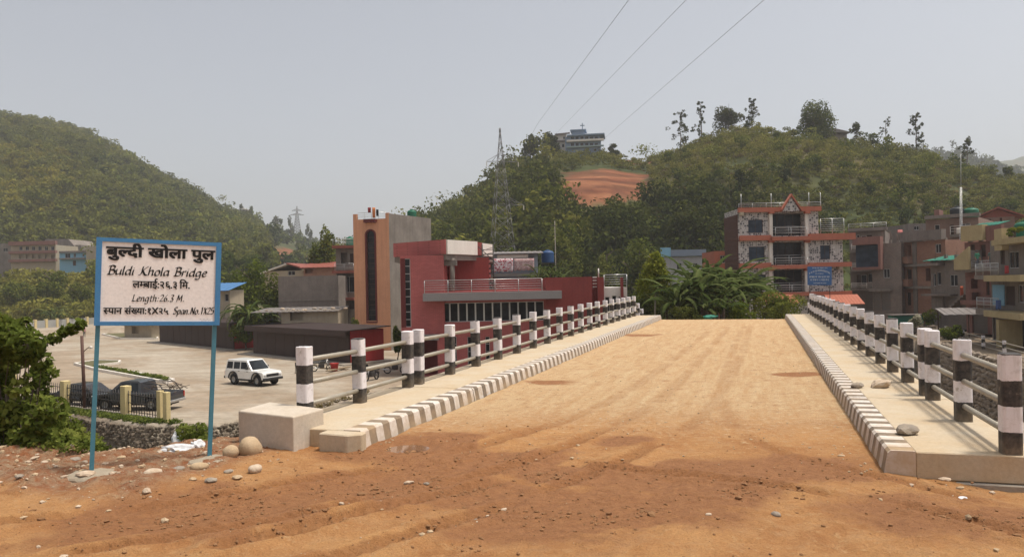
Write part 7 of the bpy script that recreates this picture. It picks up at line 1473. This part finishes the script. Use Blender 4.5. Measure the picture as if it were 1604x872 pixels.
# ================================================================== PEOPLE
SKIN = pm('skin', (.22, .12, .075), .6, None, .2, 6, 30, 0); HAIR = pm('black_hair', (.012, .01, .009), .6, None, .2, 6, 30, 0)
def person(label, loc, rz, shirt, trousers, H=1.66, pose=.08):
    root = thing('person', label, 'person', loc, rz); k = H/1.7
    J = {'pel': (0, 0, .93), 'sp': (0, 0, 1.15), 'ch': (0, .01, 1.36), 'nk': (0, .0, 1.47), 'hd': (0, .01, 1.56), 'top': (0, .0, 1.67)}
    E_ = [('pel', 'sp'), ('sp', 'ch'), ('ch', 'nk'), ('nk', 'hd'), ('hd', 'top')]; Rd = {'pel': .14, 'sp': .125, 'ch': .15, 'nk': .055, 'hd': .092, 'top': .06}
    for s, n in ((-1, 'l'), (1, 'r')):
        J.update({'hip'+n: (s*.09, 0, .86), 'kn'+n: (s*.10, s*pose*.6-.02, .48), 'an'+n: (s*.10, s*pose, .08), 'to'+n: (s*.11, s*pose-.14, .03), 'sh'+n: (s*.18, 0, 1.40), 'el'+n: (s*.25, -.02, 1.13), 'wr'+n: (s*.25, -.10, .90), 'ha'+n: (s*.245, -.13, .80)})
        E_ += [('pel', 'hip'+n), ('hip'+n, 'kn'+n), ('kn'+n, 'an'+n), ('an'+n, 'to'+n), ('ch', 'sh'+n), ('sh'+n, 'el'+n), ('el'+n, 'wr'+n), ('wr'+n, 'ha'+n)]
        Rd.update({'hip'+n: .10, 'kn'+n: .065, 'an'+n: .045, 'to'+n: .035, 'sh'+n: .062, 'el'+n: .043, 'wr'+n: .032, 'ha'+n: .035})
        for q in range(5):
            a = 'f%d%s' % (q, n); J[a] = (s*(.245-.02+.01*q), -.17+.012*q, .74+.012*q if q else .79); E_.append(('ha'+n, a)); Rd[a] = .010
    names = list(J); me = bpy.data.meshes.new('body'); me.from_pydata([tuple(c*k for c in J[a]) for a in names], [(names.index(a), names.index(b_)) for a, b_ in E_], [])
    o = bpy.data.objects.new('body', me); COL.objects.link(o); o.parent = root; sk = o.modifiers.new('skin', 'SKIN'); sl = me.skin_vertices[0].data
    for i, a in enumerate(names): sl[i].radius = (Rd[a]*k, Rd[a]*k*(.72 if a in ('pel', 'sp', 'ch') else 1)); sl[i].use_root = a == 'pel'
    o.modifiers.new('sub', 'SUBSURF').levels = 1; o.modifiers['sub'].render_levels = 1
    m, nt, b = newmat('clothed_body'); c_ = objc(nt); s_ = N(nt, 'ShaderNodeSeparateXYZ'); lk(nt, c_, s_.inputs[0])
    def step(z, col_lo, col_hi):
        g = N(nt, 'ShaderNodeMath', operation='GREATER_THAN'); lk(nt, s_.outputs[2], g.inputs[0]); g.inputs[1].default_value = z*k; return mixc(nt, g.outputs[0], col_lo, col_hi)
    ax = N(nt, 'ShaderNodeMath', operation='ABSOLUTE'); lk(nt, s_.outputs[0], ax.inputs[0]); hg = N(nt, 'ShaderNodeMath', operation='GREATER_THAN'); lk(nt, ax.outputs[0], hg.inputs[0]); hg.inputs[1].default_value = .2*k
    lz = N(nt, 'ShaderNodeMath', operation='LESS_THAN'); lk(nt, s_.outputs[2], lz.inputs[0]); lz.inputs[1].default_value = 1.1*k; an = N(nt, 'ShaderNodeMath', operation='MULTIPLY'); lk(nt, hg.outputs[0], an.inputs[0]); lk(nt, lz.outputs[0], an.inputs[1])
    col = step(.95, trousers, shirt); col = mixc(nt, an.outputs[0], col, (.22, .12, .075)); col = step(1.46, col, (.22, .12, .075)); lk(nt, col, b.inputs['Base Color']); b.inputs['Roughness'].default_value = .85; me.materials.append(m)
    h = MB(); h.lathe([(.001, 1.70*k), (.05*k, 1.69*k), (.088*k, 1.65*k), (.098*k, 1.60*k), (.092*k, 1.575*k)], 14, (0, .015*k, 0)); h.build('hair', HAIR, root)
    nz = MB(); nz.extr([(-.012*k, 1.545*k), (.012*k, 1.545*k), (0, 1.585*k)], -.112*k, -.085*k); nz.build('nose', SKIN, root)
    for s in (-1, 1): MB().lathe([(0, -.008), (.012*k, 0), (0, .008)], 8, (s*.035*k, -.088*k, 1.59*k), 'y').build('eye', HAIR, root)
    return root
p = G(132, 528, PZ); person('person in a pink top and dark trousers standing at the far edge of the yard', (p[0], p[1], PZ), .3, (.45, .2, .22), (.025, .025, .03), 1.6)
b_ = A(1531, 421, 66.5); person('person in a green shirt standing on the stair of the red and yellow house', (b_[0], b_[1], b_[2]), .2, (.02, .16, .09), (.06, .07, .09), 1.6); b_ = A(1553, 420, 66.3); person('person in a grey-green top on the balcony right of the stair', (b_[0], b_[1], b_[2]), -.3, (.07, .12, .10), (.05, .06, .06), 1.6)

# ================================================================== PYLONS AND WIRES
def pylon(label, px, py_top, d, Hh, base, arms, rz, th=.07):
    t_ = A(px, py_top, d); t = thing('pylon', label, 'pylon', (t_[0], d, t_[2]-Hh), rz, 'steel lattice pylons'); legs = [[], [], [], []]; NL = 13
    def half(z): q = z/Hh; return base*(1-q)**1.0*(.5)*(1 if q < .62 else 1)+.12 if q < .62 else (base*.38*.5+.12)*max(.12, (1-(q-.62)/.38*1.0))
    lv = [Hh*(1-(1-k/NL)**1.35) for k in range(NL+1)]; mb = MB(); br = MB(); cs = ((-1, -1), (1, -1), (1, 1), (-1, 1))
    for a, b2 in zip(lv[:-1], lv[1:]):
        ha, hb = half(a), half(b2)
        for i, (sx, sy) in enumerate(cs):
            mb.tube((sx*ha, sy*ha, a), (sx*hb, sy*hb, b2), th, None, 4); nx, ny = cs[(i+1) % 4]
            br.tube((sx*ha, sy*ha, a), (nx*hb, ny*hb, b2), th*.6, None, 4); br.tube((nx*ha, ny*ha, a), (sx*hb, sy*hb, b2), th*.6, None, 4); br.tube((sx*hb, sy*hb, b2), (nx*hb, ny*hb, b2), th*.5, None, 4)
    mb.build('leg_frame', STEEL_P, t); br.build('bracing', STEEL_P, t); tips = []
    for z, L, s in arms:
        h = half(z); am = MB()
        for sy in (-1, 1): am.tube((s*h, sy*h, z), (s*(h+L), 0, z-.1), th*.7, None, 4); am.tube((s*h, sy*h, z+1.3), (s*(h+L), 0, z), th*.6, None, 4); am.tube((s*h, sy*h, z+1.3), (s*(h+L*.5), sy*h*.5, z), th*.5, None, 4)
        am.build('cross_arm', STEEL_P, t); ins_ = MB()
        ins_.lathe([(.02, 0)]+[(r_, -.12*k-.06*(r_ < .1)) for k in range(8) for r_ in (.12, .05)], 8, (s*(h+L), 0, z-.1)); ins_.build('insulator', WHITEP, t); tips.append(Vector((t_[0], d, t_[2]-Hh)) + (Matrix.Rotation(rz, 3, 'Z') @ Vector((s*(h+L), 0, z-1.1))))
    return tips
STEEL_P = pm('pylon_steel', (.22, .22, .22), .6, (.15, .13, .12), .5, 1, 10, .05, metal=.3)
tips = pylon('tall steel lattice pylon behind the red building', 783, 201, 150, 29, 4.6, [(22.5, 3.0, 1), (22.5, 2.2, -1), (14.0, 3.2, 1)], .25, .05)
pylon('tiny far lattice pylon on the saddle left of the tower', 465, 323, 700, 28, 7, [(20, 5, 1), (20, 5, -1), (24, 4, 1), (24, 4, -1)], .2, .22)
WIRE = pm('power_wire', (.10, .10, .11), .5, None, .2, 1, 10, 0, metal=.3)
def wire(label, a, b_, sag, r):
    a, b_ = Vector(a), Vector(b_); pts = []
    for k in range(41): t = k/40; q = a.lerp(b_, t); q.z -= 4*sag*t*(1-t); pts.append(q)
    mb = MB(); mb.path(pts, r, 4); o = mb.build('power_line', WIRE); tag(o, label, 'power line', 'power lines crossing the sky')
def on(px, py, d): return A(px, py, d)
def wire_through(label, P0, d0, P1, d1, end, r=.016):
    """straight span through two sighted points, carried on overhead behind the camera and down to its far support"""
    a, b_ = Vector(on(*P0, d0)), Vector(on(*P1, d1)); top = a+(a-b_).normalized()*60; mb = MB(); e_ = Vector(end); pts = [top, a]+[a.lerp(b_, k/6) for k in range(1, 7)]
    m_ = b_+(b_-a).normalized()*(e_-b_).length*.5
    for k in range(1, 13): t = k/12; pts.append((b_*(1-t)**2)+(m_*2*t*(1-t))+(e_*t*t))
    mb.path(pts, r, 4); o = mb.build('power_line', WIRE); tag(o, label, 'power line', 'power lines crossing the sky')
wire_through('leftmost power line running down to the pylon arm', (985, 0), 40, (845, 190), 110, tips[0], .014)
e1 = A(830, 262, 330); wire_through('middle power line crossing the sky towards the hill-top trees', (1075, 0), 45, (880, 200), 150, e1, .015)
e2 = A(900, 262, 330); wire_through('rightmost power line crossing the sky towards the church', (1197, 0), 45, (950, 214), 160, e2, .016)
pl = thing('utility_pole', 'thin grey utility pole on the slope right of the pylon', 'pole', (*A(869, 350, 120)[:2], -2)); MB().tube((0, 0, -.5), (0, 0, A(869, 346, 120)[2]+2), .07, .05, 6).build('shaft', CONC_RAW, pl); MB().box(-.6, .6, -.05, .05, A(869, 346, 120)[2]+1.2, A(869, 346, 120)[2]+1.3).build('crossbar', DARKSTEEL, pl)
# rubble heap and green net scrap at the far bridge end, debris before the brick houses
DEB = pm('rubble', (.14, .11, .085), .95, (.09, .07, .055), .8, 2, 20, .4)
P_ = np.array([(*A(RNG.uniform(1375, 1470), 495, RNG.uniform(72, 82))[:2], -3.3+RNG.uniform(0, .5)) for k in range(160)]); scatter('rubble', P_, RNG.uniform(.3, .9, 160), DEB)
P_ = np.array([(*A(RNG.uniform(1035, 1180), 500, RNG.uniform(45.5, 48))[:2], -.75+RNG.uniform(0, .3)) for k in range(70)]); scatter('rubble', P_, RNG.uniform(.15, .45, 70), DEB)
p = b2w(-1.7, 44.2); o = crumple('scrap of green netting lying at the far end of the bridge deck', 1110, 500, 47, .9, .5, .28, 'net_scrap', GREENT, 71, -.05); 

# ================================================================== HAZE
hz = MB().box(-3400, 3400, -3400, 3400, -25, 330).build('haze', None); hz['kind'] = 'stuff'
m = bpy.data.materials.new('haze_air'); m.use_nodes = True; nt = m.node_tree; nt.nodes.clear(); out = nt.nodes.new('ShaderNodeOutputMaterial'); v = nt.nodes.new('ShaderNodeVolumePrincipled')
v.inputs['Color'].default_value = (.93, .95, 1, 1); v.inputs['Density'].default_value = .00028; v.inputs['Anisotropy'].default_value = .2
nt.links.new(v.outputs[0], out.inputs['Volume']); hz.data.materials.append(m)
